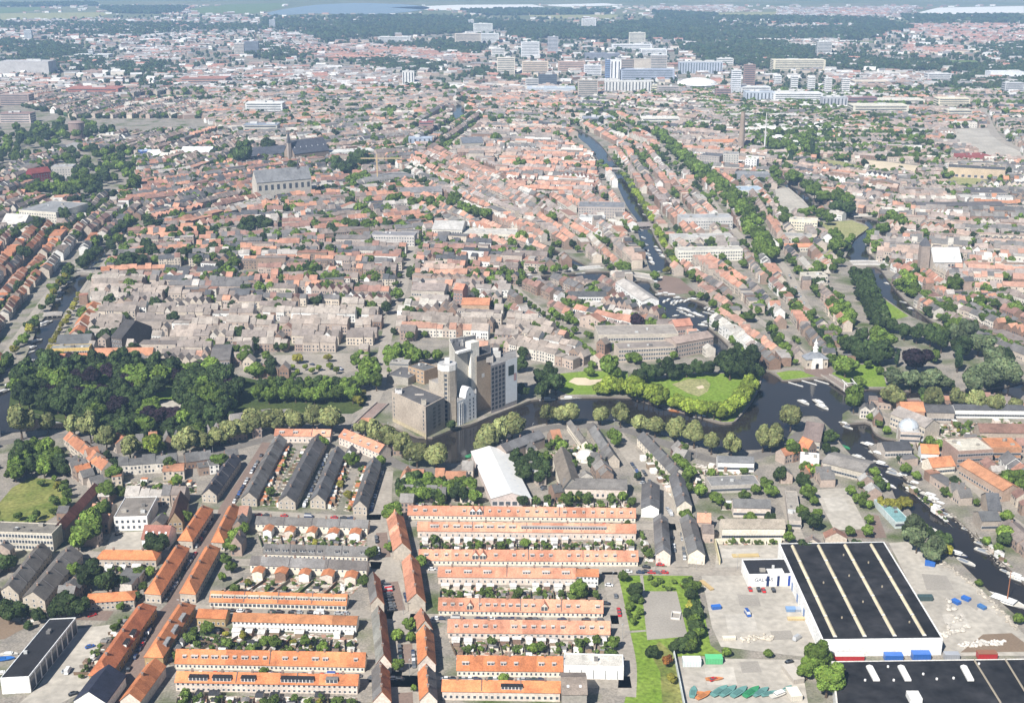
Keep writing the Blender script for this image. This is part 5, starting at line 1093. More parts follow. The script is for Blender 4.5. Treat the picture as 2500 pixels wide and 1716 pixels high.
for a in [("white slab far behind the hospital", E3, 730, 155, 845, 242, WHITE), ("cream silo block behind the hospital", E3, 1115, 268, 1245, 362, (.66, .62, .52)), ("grey round-looking tower left of the hospital", E3, 455, 305, 540, 437, (.45, .45, .47)),
 ("white block with red end left of the hospital", E3, 240, 345, 388, 470, (.7, .7, .7)), ("sand-coloured block left of the station", E3, 45, 470, 190, 602, (.66, .6, .5)), ("tan block right of the sand-coloured one", E3, 248, 500, 460, 606, (.58, .47, .36)),
 ("far white block over the sand-coloured one", E3, 0, 395, 105, 462, (.68, .66, .62)), ("white hospital wing with blue stripes", E3, 960, 490, 1048, 655, (.72, .72, .74), None, None, 'v'), ("narrow brown hospital ward", E3, 1050, 485, 1146, 600, (.36, .3, .26)), ("windowless beige hospital ward", E3, 1150, 482, 1286, 600, (.5, .44, .37), None, None, None),
 ("tall white-topped hospital ward", E3, 1286, 450, 1420, 600, (.46, .42, .38), (.8, .8, .8)), ("broad white hospital hall behind the wards", E3, 1210, 395, 1422, 450, (.72, .72, .72), (.8, .8, .8), 60), ("long blue-grey hospital plinth", E3, 1040, 560, 1482, 655, (.38, .42, .50), None, 30), ("narrow blue block at the hospital corner", E3, 920, 490, 958, 655, (.2, .27, .42)),
 ("long ribbed white block in front of the hospital", E3, 920, 655, 1292, 768, (.62, .61, .58), None, 20, 'v'), ("yellow-white cube beside the ribbed block", E3, 1296, 690, 1342, 768, (.72, .66, .5)), ("brown-grey block right of the yellow cube", E3, 1344, 700, 1520, 775, (.42, .38, .35)),
 ("long blue-grey slab right of the hospital", E3, 1520, 500, 1870, 600, (.40, .44, .50), (.6, .6, .6), 30, 'v'), ("white low block behind the blue-grey slab", E3, 1830, 475, 1960, 525, (.66, .65, .62)), ("slim white tower with blue side", E3, 1940, 575, 2016, 775, (.74, .75, .77)), ("tall reddish-brown tower block", E3, 2042, 530, 2132, 702, (.30, .2, .17)),
 ("dark glass block near the station", E3, 380, 605, 530, 705, (.1, .12, .14)), ("grey block left of the dark glass block", E3, 275, 640, 380, 715, (.5, .49, .47)), ("pale blue broad station roof", E3, 290, 700, 680, 770, (.5, .53, .57), (.52, .57, .62), 60, None), ("beige long station building", E3, 700, 650, 860, 800, (.46, .41, .35), None, 20), ("white small-windowed blocks below the plinth", E3, 750, 530, 890, 615, (.68, .68, .7)),
 ("brick-brown block at the power road", E3, 1815, 720, 1935, 800, (.32, .22, .2)), ("white dense block right of the slim tower", E3, 2020, 700, 2260, 775, (.66, .66, .66)), ("brown-tan brick block left of the hospital wing", E3, 540, 500, 755, 580, (.48, .34, .27)), ("low white halls behind the hospital", E3, 975, 360, 1300, 405, (.72, .72, .72), None, 40),
 ("grey flat hall left of the white halls", E3, 760, 430, 1040, 480, (.2, .21, .24), None, 60, None), ("white long row under the tree avenue head", E3, 1215, 945, 1525, 1020, (.66, .63, .56)), ("grey pitched block near the canal head", E3, 740, 945, 995, 1000, (.28, .3, .34)),
 ("first white slender tower of five", E4, 300, 615, 355, 702, (.72, .72, .7)), ("second white slender tower of five", E4, 435, 622, 488, 735, (.72, .72, .7)), ("third white slender tower of five", E4, 570, 628, 625, 760, (.74, .73, .7)), ("fourth white slender tower of five", E4, 705, 635, 760, 785, (.74, .72, .68)), ("fifth white slender tower of five, furthest right", E4, 845, 640, 905, 785, (.74, .72, .69)),
 ("long cream slab before the far wood", E4, 290, 482, 712, 572, (.66, .60, .46)), ("grey-white flats tower before the far wood", E4, 645, 345, 762, 452, (.52, .51, .48)), ("white dense offices under the five towers", E4, 290, 745, 690, 845, (.72, .72, .7)), ("grey glass office under the fourth tower", E4, 690, 785, 890, 890, (.42, .43, .45), None, None, 'v'), ("maroon-brown block right of the towers", E4, 892, 782, 1130, 860, (.28, .17, .17)),
 ("cream stepped flats right of the maroon block", E4, 935, 840, 1385, 940, (.62, .58, .48)), ("cream upper flats behind the stepped flats", E4, 1105, 795, 1520, 850, (.64, .6, .5)), ("yellow-cream offices on the right", E4, 1625, 790, 1880, 890, (.7, .63, .48)), ("cream low offices beside the yellow ones", E4, 1700, 885, 1900, 960, (.56, .52, .42)), ("blue-grey glazed block left of the towers", E4, 65, 740, 300, 840, (.46, .5, .55), None, None, 'v'),
 ("white industrial hall on the right edge", E4, 2050, 575, 2320, 640, (.74, .75, .76), None, 40, None), ("grey clad hall on the right edge", E4, 2165, 670, 2320, 760, (.5, .5, .5)), ("cream flats row behind the towers", E4, 950, 650, 1230, 700, (.6, .52, .42)), ("long roof behind the cream flats", E4, 1060, 585, 1320, 620, (.6, .56, .5)), ("white barn with a dark arch", E4, 1540, 595, 1730, 670, (.62, .61, .6)),
 ("pale tower alone in the far left suburb", E1, 200, 250, 260, 332, (.5, .52, .54)), ("pale tower in the far suburb centre", E1, 2185, 165, 2232, 242, (.48, .5, .52)), ("broad grey hall on the far left edge", E1, 0, 490, 400, 605, (.45, .43, .42), None, 60, None), ("long red-roofed factory in the left trees", E1, 540, 700, 960, 780, (.40, .16, .12), (.42, .18, .14), 60), ("small white office on the far left road", E1, 720, 408, 755, 470, (.66, .67, .67)),
 ("white row along the far left road", E1, 600, 438, 880, 470, (.6, .6, .58)), ("red-roofed terraces past the left trees", E1, 1460, 620, 1830, 690, (.42, .26, .2), (.42, .2, .15), 60), ("pale tower with dark side among the far trees", E1, 1900, 360, 1978, 440, (.55, .5, .44)), ("grey dark tower block among the far trees", E1, 1985, 340, 2095, 440, (.2, .22, .25)),
 ("white fluted tower block left of the old town head", E2, 1270, 580, 1366, 690, (.66, .65, .62), None, None, 'v'), ("white stepped flats at the left of the old town", E2, 0, 825, 300, 935, (.66, .66, .64)), ("long low white flats in the far centre", E2, 1075, 300, 1335, 345, (.58, .58, .56)), ("tan school with tall windows in the far centre", E2, 1695, 275, 1905, 362, (.55, .48, .4)), ("white stack of offices far centre", E2, 1845, 195, 2000, 275, (.68, .68, .64)), ("white tower above the stack of offices", E2, 1805, 165, 1850, 210, (.7, .68, .66)),
 ("white low hall before the stack of offices", E2, 1905, 275, 2050, 350, (.7, .7, .68)), ("dark red hall right of the far canal", E2, 1405, 985, 1520, 1065, (.36, .2, .18), (.36, .1, .11)), ("blue glazed block at the far canal", E2, 1320, 1110, 1510, 1200, (.35, .4, .48), None, None, 'v'), ("slate-roofed hall left of the spire", E1, 1975, 1000, 2250, 1090, (.5, .48, .42), (.3, .33, .38)),
 ("brown block with a glass end on the far left", E1, 0, 760, 240, 860, (.36, .28, .25)), ("long white-banded block on the left edge", E1, 0, 910, 250, 1000, (.5, .42, .38), (.3, .2, .18)), ("beige long hall near the brown water tower", E1, 790, 1090, 960, 1150, (.56, .5, .42))]:
    far(*a)

# ================================================================== THE TOWN: rows of houses fill the quarters
PAL = {
 'salmon': [((.56, .29, .20), 4), ((.52, .30, .22), 4), ((.42, .25, .19), 3), ((.36, .30, .27), 4), (GREY, 2), ((.58, .54, .48), 2)],
 'mixed': [((.42, .22, .155), 4), ((.30, .175, .14), 4), ((.25, .205, .18), 5), ((.17, .16, .155), 4), ((.50, .26, .17), 2), ((.46, .42, .38), 2), (SLATE, 3)],
 'orange': [((.55, .215, .10), 5), ((.46, .2, .11), 4), ((.34, .16, .11), 2), (BROWN, 2), (GREY, 2)],
 'pale': [((.36, .30, .255), 6), ((.29, .245, .21), 5), ((.38, .33, .285), 4), ((.26, .22, .195), 2), ((.44, .25, .18), 1)],
 'greypink': [((.36, .29, .25), 5), ((.28, .245, .22), 5), ((.42, .31, .25), 4), ((.48, .26, .18), 2.5), ((.52, .48, .42), 2), (GREY, 3), (SLATE, 1)],
 'grey': [(GREY, 5), ((.25, .23, .21), 4), ((.14, .135, .13), 3), ((.45, .22, .13), 1.5), ((.6, .57, .52), 1)],
 'white': [((.66, .64, .6), 4), ((.5, .48, .45), 3), ((.4, .33, .29), 3), (GREY, 2)],
 'far': [((.34, .25, .21), 4), ((.42, .40, .38), 4), ((.62, .6, .58), 2.5), ((.25, .235, .23), 4), ((.42, .22, .17), 1.5)],
 'redfar': [((.44, .24, .18), 5), ((.36, .2, .16), 3), ((.5, .42, .38), 2), ((.28, .25, .24), 2)],
}
WALLC = [(.56, .48, .39), (.44, .35, .29), (.50, .43, .36), (.36, .27, .22), (.60, .55, .48), BRICK, (.44, .37, .31), (.3, .22, .17), (.72, .70, .66)]
# anchors: spot, spot along the rows, palette, row period (m), mean eave, keep fraction, share of tree plots
QUARTERS = [
 (450, 700, 600, 703, 'mixed', 24, 7, .96, .05), (700, 715, 860, 718, 'mixed', 24, 7, .95, .05), (300, 760, 500, 763, 'pale', 22, 7.5, .98, .03), (480, 830, 640, 832, 'pale', 22, 7, .98, .03), (720, 800, 860, 803, 'pale', 22, 7, .98, .03),
 (620, 640, 800, 640, 'mixed', 24, 8, .97, .06), (350, 620, 520, 615, 'mixed', 24, 7.5, .96, .10), (90, 640, 160, 560, 'orange', 26, 8, .97, .04), (30, 800, 90, 720, 'orange', 26, 7.5, .95, .05), (30, 560, 120, 520, 'mixed', 26, 7.5, .92, .12),
 (180, 560, 260, 500, 'mixed', 25, 8, .97, .04), (430, 520, 560, 490, 'mixed', 24, 8.5, .97, .05), (300, 470, 480, 450, 'mixed', 25, 8, .95, .08), (540, 580, 700, 575, 'mixed', 24, 8, .96, .09), (800, 540, 940, 530, 'mixed', 24, 8, .95, .08),
 (850, 640, 1000, 645, 'mixed', 24, 8, .96, .06), (1080, 640, 1250, 650, 'mixed', 24, 8, .95, .08), (560, 430, 640, 420, 'mixed', 24, 8, .95, .1), (860, 430, 920, 425, 'mixed', 25, 8, .9, .15), (450, 400, 560, 360, 'greypink', 25, 8, .95, .06),
 (620, 330, 760, 322, 'greypink', 26, 8, .97, .05), (850, 340, 960, 330, 'greypink', 26, 8.5, .96, .06), (900, 280, 1040, 276, 'greypink', 27, 8, .96, .06), (1060, 330, 1120, 290, 'greypink', 26, 8, .97, .02), (1040, 420, 1150, 470, 'salmon', 24, 8.5, .99, .01),
 (1150, 350, 1300, 352, 'greypink', 25, 8.5, .98, .03), (1230, 290, 1330, 290, 'greypink', 26, 8.5, .98, .02), (1300, 420, 1400, 425, 'salmon', 24, 8.5, .98, .02), (1150, 500, 1280, 555, 'salmon', 24, 8.5, .98, .02), (1350, 530, 1430, 580, 'salmon', 24, 8.5, .97, .03),
 (1480, 610, 1520, 650, 'greypink', 24, 8, .97, .03), (1200, 560, 1270, 585, 'salmon', 25, 8, .95, .05), (1530, 380, 1580, 450, 'salmon', 25, 8.5, .97, .03), (1620, 480, 1690, 560, 'salmon', 25, 8.5, .97, .03), (1480, 310, 1540, 340, 'salmon', 27, 8, .97, .03),
 (1560, 290, 1660, 300, 'greypink', 28, 7.5, .93, .12), (1400, 250, 1500, 255, 'greypink', 27, 8, .96, .05), (1680, 340, 1760, 345, 'greypink', 28, 7.5, .93, .12), (1840, 300, 1960, 300, 'white', 28, 7, .9, .2), (1830, 520, 1860, 570, 'greypink', 25, 7, .95, .04),
 (1720, 690, 1790, 740, 'salmon', 24, 7.5, .97, .04), (1850, 700, 1910, 760, 'mixed', 26, 7, .95, .08), (1800, 800, 1870, 850, 'salmon', 26, 7, .92, .08), (1960, 800, 2010, 860, 'mixed', 26, 6.5, .9, .12), (1900, 650, 1940, 700, 'greypink', 26, 7, .92, .08),
 (1330, 730, 1400, 760, 'mixed', 24, 7, .94, .1), (1050, 700, 1180, 706, 'greypink', 23, 7, .97, .06), (1120, 810, 1240, 815, 'pale', 22, 8, .98, .03), (1320, 850, 1400, 868, 'pale', 22, 8, .97, .04), (1420, 780, 1500, 800, 'mixed', 25, 7, .93, .12),
 (2200, 540, 2330, 545, 'greypink', 25, 7, .97, .06), (2400, 580, 2500, 585, 'greypink', 25, 7, .97, .06), (2240, 600, 2330, 606, 'greypink', 25, 7, .97, .05), (2420, 680, 2500, 684, 'salmon', 26, 7, .95, .06), (2230, 700, 2300, 740, 'mixed', 26, 6.5, .88, .2), (2400, 770, 2480, 800, 'mixed', 27, 6.5, .85, .25),
 (2200, 470, 2320, 470, 'greypink', 25, 6.5, .97, .05), (2080, 470, 2150, 480, 'greypink', 25, 6.5, .96, .08), (2200, 360, 2330, 362, 'greypink', 28, 6.5, .97, .04), (2060, 340, 2160, 344, 'greypink', 28, 6.5, .95, .08), (2160, 310, 2280, 312, 'greypink', 30, 6.5, .94, .1), (2020, 300, 2080, 303, 'white', 30, 6.5, .9, .2), (2430, 520, 2500, 522, 'grey', 28, 7, .95, .05),
 (30, 1115, 60, 1125, 'mixed', 26, 6, .9, .1), (180, 1135, 215, 1165, 'orange', 26, 6, .9, .15), (360, 1165, 420, 1160, 'grey', 26, 6, .92, .15), (470, 1150, 540, 1140, 'grey', 25, 6, .95, .08), (330, 1220, 440, 1222, 'mixed', 26, 6, .92, .15), (30, 1420, 60, 1390, 'grey', 28, 6, .8, .25),
 (1030, 1170, 1110, 1172, 'grey', 24, 5.5, .9, .2), (1330, 1110, 1400, 1100, 'grey', 26, 5.5, .7, .4), (1560, 1130, 1590, 1170, 'grey', 24, 5.5, .9, .1), (1700, 1150, 1760, 1165, 'grey', 24, 5.5, .85, .3), (1790, 1240, 1860, 1243, 'mixed', 25, 5.5, .85, .25), (1890, 1180, 1920, 1230, 'grey', 25, 5.5, .9, .15), (1880, 1130, 1950, 1110, 'orange', 26, 5.5, .9, .15),
 (2300, 1080, 2380, 1085, 'mixed', 24, 5.5, .85, .25), (2220, 1150, 2280, 1190, 'mixed', 24, 5.5, .85, .25), (2330, 1230, 2380, 1270, 'grey', 24, 5.5, .85, .2), (2460, 1180, 2500, 1220, 'mixed', 25, 6, .9, .15), (2470, 1300, 2500, 1330, 'mixed', 26, 5.5, .85, .25), (2130, 1200, 2150, 1230, 'white', 26, 4.5, .6, .4), (1960, 1260, 1980, 1310, 'mixed', 26, 5, .6, .4),
]
QA = np.array([((q[0] + q[2]) / 2, (q[1] + q[3]) / 2) for q in QUARTERS])
def pick_quarter(px, py):
    best = np.full(px.shape, -1); bd = np.full(px.shape, 1e18)
    sc = 1.0 / np.clip((py + 108) / 900, .2, 2)
    for i, (x, y) in enumerate(QA):
        d = ((px - x) * sc) ** 2 + ((py - y) * sc * 2.2) ** 2
        m = d < bd; bd[m] = d[m]; best[m] = i
    return best
H_list = []; PLOT = []
gxx, gyy = np.meshgrid(np.arange(-40, 2541, 10), np.arange(225, 1000, 5)); gq = pick_quarter(gxx.astype(float), gyy.astype(float))
GP = [[G(float(a), float(b)) for a, b in zip(gxx[gq == i], gyy[gq == i])] for i in range(len(QUARTERS))]
def gen_rows(i, q):
    x0, y0, x1, y1, pal, per, eave, keep, tree = q
    a, b = G(x0, y0), G(x1, y1); d = Vector((b.x - a.x, b.y - a.y)).normalized(); nrm = Vector((-d.y, d.x)); c = (a + b) / 2
    if y0 > 1000: s0, s1, t0, t1 = -75, 75, -75, 75
    else:
        rel_ = np.array([((p.x - c.x) * d.x + (p.y - c.y) * d.y, (p.x - c.x) * nrm.x + (p.y - c.y) * nrm.y) for p in GP[i]]); s0, t0 = rel_.min(0) - 12; s1, t1 = rel_.max(0) + 12
    cols = [p[0] for p in PAL[pal]]; wts = np.cumsum([p[1] for p in PAL[pal]]); wts = wts / wts[-1]
    big = 1.0 if y0 > 330 else 1.35
    rd = R.random
    def colour(): return cols[int(np.searchsorted(wts, rd()))]
    t = t0
    while t < t1:
        for side in (0, 1):
            s = s0 + rd() * 10
            dep = R.uniform(8, 10.5) * big; yy = t + side * (dep + per * .16)
            run = R.randint(8, 20); st = (colour(), R.choice(WALLC), R.uniform(-1, 1), rd())
            while s < s1:
                w = R.uniform(4.8, 8.5) * big; big_b = rd() < .02
                if big_b: w = R.uniform(16, 38)
                run -= 1
                if run <= 0:
                    run = R.randint(5, 18); st = (colour(), R.choice(WALLC), R.uniform(-1.2, 1.2), rd())
                    if rd() < .35: s += R.uniform(3, 7)
                X, Y = c.x + d.x * (s + w / 2) + nrm.x * yy, c.y + d.y * (s + w / 2) + nrm.y * yy
                if rd() < keep and ((s - s0) % 92) > 6.5:
                    own = rd() < .2
                    rc = colour() if own else st[0]; jt = R.uniform(.8, 1.15)
                    H_list.append((i, X, Y, d.x, d.y, w - .02, (dep + R.uniform(-1.5, 1.5)) * (1.25 if big_b else 1), max(2.6, (R.uniform(1, 4) if big_b else 0) + eave + st[2] + (R.uniform(-1.3, 1.6) if own else R.uniform(-.2, .2))), R.choice((2.6, 3.2, 3.8, 4.4)) if st[3] > .12 and not (big_b and rd() < .7) else .15,
                        rc[0] * jt, rc[1] * jt, rc[2] * jt, *(st[1] if not own else R.choice(WALLC)), 1.0 if (st[3] > .88 or (own and rd() < .3)) else 0.0))
                if rd() < tree * ((5.0 if y0 < 700 else 3.2) if y0 < 1000 else .25): PLOT.append((X + nrm.x * (dep if side == 0 else -dep) * .9, Y + nrm.y * (dep if side == 0 else -dep) * .9, R.uniform(2.2, 5.0) * big * (1.3 if x0 < 1000 and rd() < .4 else 1)))
                s += w
        t += per * big + 2 * 9.2 * big * .55
for i, q in enumerate(QUARTERS): gen_rows(i, q)
HA = np.array(H_list, float)
hpx, hpy = px_of(HA[:, 1], HA[:, 2])
ok = (hpx > -60) & (hpx < 2560) & (hpy > 225) & (hpy < 1500)
HA = HA[ok]; hpx, hpy = hpx[ok], hpy[ok]
ok = pick_quarter(hpx, hpy) == HA[:, 0].astype(int)
def corners_free(HA, mask=MASK, k=.95):
    bad = np.zeros(len(HA), bool)
    for su, sv in ((0, 0), (1, 1), (1, -1), (-1, 1), (-1, -1), (0, 1), (0, -1)):
        x = HA[:, 1] + HA[:, 3] * HA[:, 5] / 2 * su * k - HA[:, 4] * HA[:, 6] / 2 * sv * k; y = HA[:, 2] + HA[:, 4] * HA[:, 5] / 2 * su * k + HA[:, 3] * HA[:, 6] / 2 * sv * k
        a, b = px_of(x, y); bad |= occupied(a, b, mask)
    return ~bad
# keep the woods and parks free of houses
WOODS = [[(20, 1010), (35, 915), (110, 890), (240, 895), (520, 915), (640, 930), (880, 915), (905, 985), (860, 1010), (640, 1012), (500, 1050), (330, 1090), (150, 1030)], [(1230, 870), (1390, 900), (1380, 965), (1300, 985), (1230, 985)], [(1540, 900), (1660, 885), (1800, 870), (1870, 900), (1855, 940), (1540, 965)],
 [(2020, 690), (2060, 640), (2120, 655), (2180, 770), (2300, 790), (2420, 860), (2500, 900), (2500, 950), (2200, 950), (2150, 880), (2040, 880), (2090, 800)], [(0, 1100), (50, 1085), (140, 1100), (165, 1170), (120, 1175), (40, 1195), (0, 1200)], [(1140, 830), (940, 835), (945, 900), (1110, 890)],
 [(60, 480), (170, 370), (330, 380), (320, 480), (160, 490)], [(935, 1030), (945, 930), (1000, 895), (1280, 880), (1290, 985), (1120, 1045), (1040, 1075)], [(0, 250), (180, 290), (500, 290), (560, 320), (300, 330), (140, 370), (0, 420)]]
for p in WOODS: raster(p, MASK)
ok &= corners_free(HA)
HA = HA[ok]; hpx, hpy = hpx[ok], hpy[ok]
# neighbouring quarters: drop houses that overlap one already standing
order = np.argsort(-hpy); grid = {}; keepi = []
for k in order:
    x, y, r_ = HA[k, 1], HA[k, 2], (HA[k, 5] + HA[k, 6]) * .25; gx, gy = int(x // 12), int(y // 12); clash = False
    for ax in (-1, 0, 1):
        for ay in (-1, 0, 1):
            for (x2, y2, r2, i2, s2) in grid.get((gx + ax, gy + ay), ()):
                if i2 != HA[k, 0] and (x - x2) ** 2 + (y - y2) ** 2 < (r_ + r2) ** 2 * .8: clash = True; break
            if clash: break
        if clash: break
    if not clash: grid.setdefault((gx, gy), []).append((x, y, r_, HA[k, 0], 0)); keepi.append(k)
HA = HA[keepi]; hpx, hpy = hpx[keepi], hpy[keepi]

def houses(H, mw, mr, mg, win=True, base=None):
    """many gabled houses at once; H rows: quarter, x, y, dx, dy, w, d, eave, rise, roof rgb, wall rgb, turned"""
    N = len(H)
    if N == 0: return
    o = np.zeros((N, 2)) if base is None else np.array(base)[None]
    cx, cy = H[:, 1] - o[:, 0], H[:, 2] - o[:, 1]; dx, dy = H[:, 3], H[:, 4]; turned = H[:, 15] > .5
    w, d = H[:, 5] / 2, H[:, 6] / 2; e = H[:, 7]; rise = H[:, 8]
    def P(u, v, z): return np.stack([cx + dx * u - dy * v, cy + dy * u + dx * v, z], 1)
    zero = np.zeros(N)
    base_ = [P(-w, -d, zero), P(w, -d, zero), P(w, d, zero), P(-w, d, zero)]; ev = [P(-w, -d, e), P(w, -d, e), P(w, d, e), P(-w, d, e)]
    t = turned[:, None]
    r0 = np.where(t, P(zero, -d, e + rise), P(-w, zero, e + rise)); r1 = np.where(t, P(zero, d, e + rise), P(w, zero, e + rise))
    V = np.stack(base_ + ev + [r0, r1], 1); wc = H[:, 12:15]; rc = H[:, 9:12]
    mw.bulk(V, [(0, 1, 5, 4), (1, 2, 6, 5), (2, 3, 7, 6), (3, 0, 4, 7)], 0, wc)
    for flag, tri in ((~turned, [(5, 6, 9), (7, 4, 8)]), (turned, [(4, 5, 8), (6, 7, 9)])):
        ii = np.where(flag)[0]
        if len(ii):
            idx = (np.array(tri)[None] + (ii * 10)[:, None, None] + mw.n).reshape(-1, 3)
            mw.f.append((3, idx, np.zeros(len(idx), int), np.repeat(wc[ii], 2, 0)))
    mw.bulk_v(V)
    h = .3; k = rise / np.where(turned, w, d) * h
    lo = e - k + .12; hi = e + rise + .12
    q = [P(-w - h * turned, -d - h * ~turned, lo), P(w + h * turned, -d - h * ~turned, lo), P(w + h * turned, d + h * ~turned, lo), P(-w - h * turned, d + h * ~turned, lo)]
    r0 = np.where(t, P(zero, -d - .1, hi), P(-w, zero, hi)); r1 = np.where(t, P(zero, d + .1, hi), P(w, zero, hi))
    V2 = np.stack(q + [r0, r1], 1); mi = 1 if mr is mw else 0
    for flag, fs in ((~turned, [(0, 1, 5, 4), (2, 3, 4, 5)]), (turned, [(1, 2, 5, 4), (3, 0, 4, 5)])):
        ii = np.where(flag)[0]
        if len(ii):
            idx = (np.array(fs)[None] + (ii * 6)[:, None, None] + mr.n).reshape(-1, 4)
            mr.f.append((4, idx, np.full(len(idx), mi), np.repeat(rc[ii], 2, 0)))
    mr.bulk_v(V2)
    if win:
        gi = 2 if mg is mw else 0
        for side in (-1, 1):
            for col in (-.55, 0, .55):
                for fl in range(3):
                    z0 = .9 + fl * 2.8; m = (e > z0 + 1.9) & (RN.random(N) < .85) & ((col != 0) | (w > 3.2))
                    if not m.any(): continue
                    ww = .55; uc = w * col; vv = side * (d + .05); z = np.full(N, z0)
                    s_ = side * -1.0
                    Q = np.stack([P(uc - ww * s_, vv, z), P(uc + ww * s_, vv, z), P(uc + ww * s_, vv, z + 1.5), P(uc - ww * s_, vv, z + 1.5)], 1)[m]
                    mg.bulk(Q, [(0, 1, 2, 3)], gi, np.full((len(Q), 3), .5)); mg.bulk_v(Q)
# the three hundred houses that show largest stand on their own
NI = 300
indiv = np.argsort(-(hpy + 108) * np.sqrt(HA[:, 5] * HA[:, 6]) - (hpy > 0) * 0)[:NI]
isind = np.zeros(len(HA), bool); isind[indiv] = True
def cname(c):
    r_, g_, b_ = c
    if r_ > g_ * 1.9: return 'orange-roofed' if r_ > .42 else 'red-roofed'
    if r_ > g_ * 1.35: return 'salmon-roofed' if r_ > .38 else 'russet-roofed'
    l_ = (r_ + g_ + b_) / 3
    return 'white-roofed' if l_ > .5 else 'pale-roofed' if l_ > .3 else 'grey-roofed' if l_ > .14 else 'slate-roofed'
def wname(c):
    l_ = sum(c) / 3
    return 'white' if l_ > .68 else 'cream' if l_ > .5 else 'pinkish' if l_ > .37 else 'brick'
for k in indiv:
    h = HA[k:k + 1]; x, y = h[0, 1], h[0, 2]
    root = empty('town_house', (x, y, 0)); mw, mr, mg = MB(), MB(), MB(); houses(h, mw, mr, mg, True, (x, y))
    mw.build('wall', 'wall', root); rf_ = mr.build('roof', 'roof', root)
    if mg.n: mg.build('windows', 'glass', root, kind='stuff')
    if R.random() < .6: link('chimney', CHIM, rf_, (R.uniform(-1, 1), 0, h[0, 7] + h[0, 8] * .9))
    turned = h[0, 15] > .5
    flat = h[0, 8] < .5
    later(root, f"{cname(h[0, 9:12])} {wname(h[0, 12:15])} {'flat' if flat else 'gable-fronted' if turned else 'eaves-fronted'} house", 'house', float(hpx[k]), float(hpy[k]), 'town houses')
mb = MB(); houses(HA[~isind & (hpy > 380)], mb, mb, mb, True); houses(HA[~isind & (hpy <= 380)], mb, mb, mb, False)
mb.build('town_houses', ['wall', 'roof', 'glass'], label='crowded houses of the old town beyond the canal', cat='houses', kind='stuff')
for r_ in range(len(HA)): pass
# far suburbs: houses scattered in clusters
SUB = [([(0, 55), (130, 48), (420, 48), (560, 40), (720, 58), (760, 100), (600, 125), (350, 120), (120, 110), (0, 90)], 'far', 1500), ([(180, 215), (330, 118), (480, 118), (420, 152), (250, 160)], 'far', 250), ([(420, 170), (900, 165), (1080, 210), (1020, 250), (640, 262), (420, 235)], 'far', 900), ([(710, 115), (950, 112), (1080, 128), (1170, 140), (1150, 155), (900, 150), (720, 140)], 'redfar', 600), ([(300, 260), (640, 240), (900, 245), (1080, 240), (1100, 270), (700, 300), (560, 330), (480, 300)], 'greypink', 900),
 ([(1150, 240), (1330, 235), (1420, 255), (1300, 285), (1150, 285)], 'salmon', 400), ([(1120, 215), (1300, 200), (1420, 225), (1400, 245), (1150, 245)], 'greypink', 250), ([(640, 78), (760, 90), (800, 120), (660, 120)], 'far', 150), ([(1900, 22), (2240, 18), (2200, 44), (1900, 44)], 'far', 900), ([(2060, 24), (2170, 24), (2160, 40), (2050, 40)], 'redfar', 350), ([(2210, 62), (2500, 62), (2500, 105), (2360, 108), (2240, 85)], 'redfar', 800), ([(2215, 118), (2350, 115), (2350, 132), (2210, 132)], 'redfar', 200),
 ([(1870, 100), (2080, 100), (2100, 118), (1880, 116)], 'white', 200), ([(1700, 60), (2200, 60), (2200, 95), (1800, 92)], 'far', 250), ([(1620, 240), (1900, 235), (2000, 262), (2080, 262), (2400, 285), (2380, 330), (2000, 330), (1700, 300)], 'greypink', 900), ([(2000, 180), (2280, 185), (2280, 215), (2060, 215)], 'far', 250), ([(1550, 20), (1780, 15), (1850, 30), (1600, 34)], 'far', 350), ([(380, 25), (470, 18), (470, 40), (390, 36)], 'far', 120), ([(640, 62), (820, 60), (800, 75), (650, 75)], 'far', 150), ([(0, 195), (180, 200), (200, 225), (0, 235)], 'far', 120)]
L2 = []
for poly, pal, n in SUB:
    p = np.array(poly); g = [G(*t) for t in poly]; cols = [c_[0] for c_ in PAL[pal]]; wts = np.cumsum([c_[1] for c_ in PAL[pal]]); wts = wts / wts[-1]
    gx0, gx1 = min(t.x for t in g), max(t.x for t in g); gy0, gy1 = min(t.y for t in g), max(t.y for t in g)
    ang = R.uniform(-.5, .5); tries = 0; cnt = 0
    while cnt < n and tries < n * 6:
        tries += 1; x, y = R.uniform(gx0, gx1), R.uniform(gy0, gy1); a, b = px_of(x, y)
        if not inside(a, b, p): continue
        # short rows of houses
        an = ang + R.choice((0, 0, math.pi / 2)) + R.gauss(0, .1); dx, dy = math.cos(an), math.sin(an); rc = cols[int(np.searchsorted(wts, R.random()))]; wc = R.choice(WALLC); m_ = R.randint(2, 6)
        lw = R.uniform(9, 16) * m_ * .5
        L2.append((0, x, y, dx, dy, lw, R.uniform(9, 12), R.uniform(5, 8), R.choice((.2, 3, 4)), *rc, *wc, 0.0)); cnt += 1
for k in range(2600):      # scattered far farms and estates
    x, y = R.uniform(0, 2500), 14 + 230 * R.random() ** 1.3; g = G(x, y); an = R.uniform(-.6, .6); rc = R.choice([c_[0] for c_ in PAL['far']]); L2.append((0, g.x, g.y, math.cos(an), math.sin(an), R.uniform(12, 40), R.uniform(9, 14), R.uniform(5, 9), R.choice((.2, 3, 4)), *rc, *R.choice(WALLC + [WHITE, WHITE, WHITE]), 0.0))
L2 = np.array(L2); a, b = px_of(L2[:, 1], L2[:, 2]); L2 = L2[~occupied(a, b)]
mb = MB(); houses(L2, mb, mb, mb, False); mb.build('suburb_houses', ['wall', 'roof', 'glass'], label='far suburbs of small houses under the haze', cat='houses', kind='stuff')

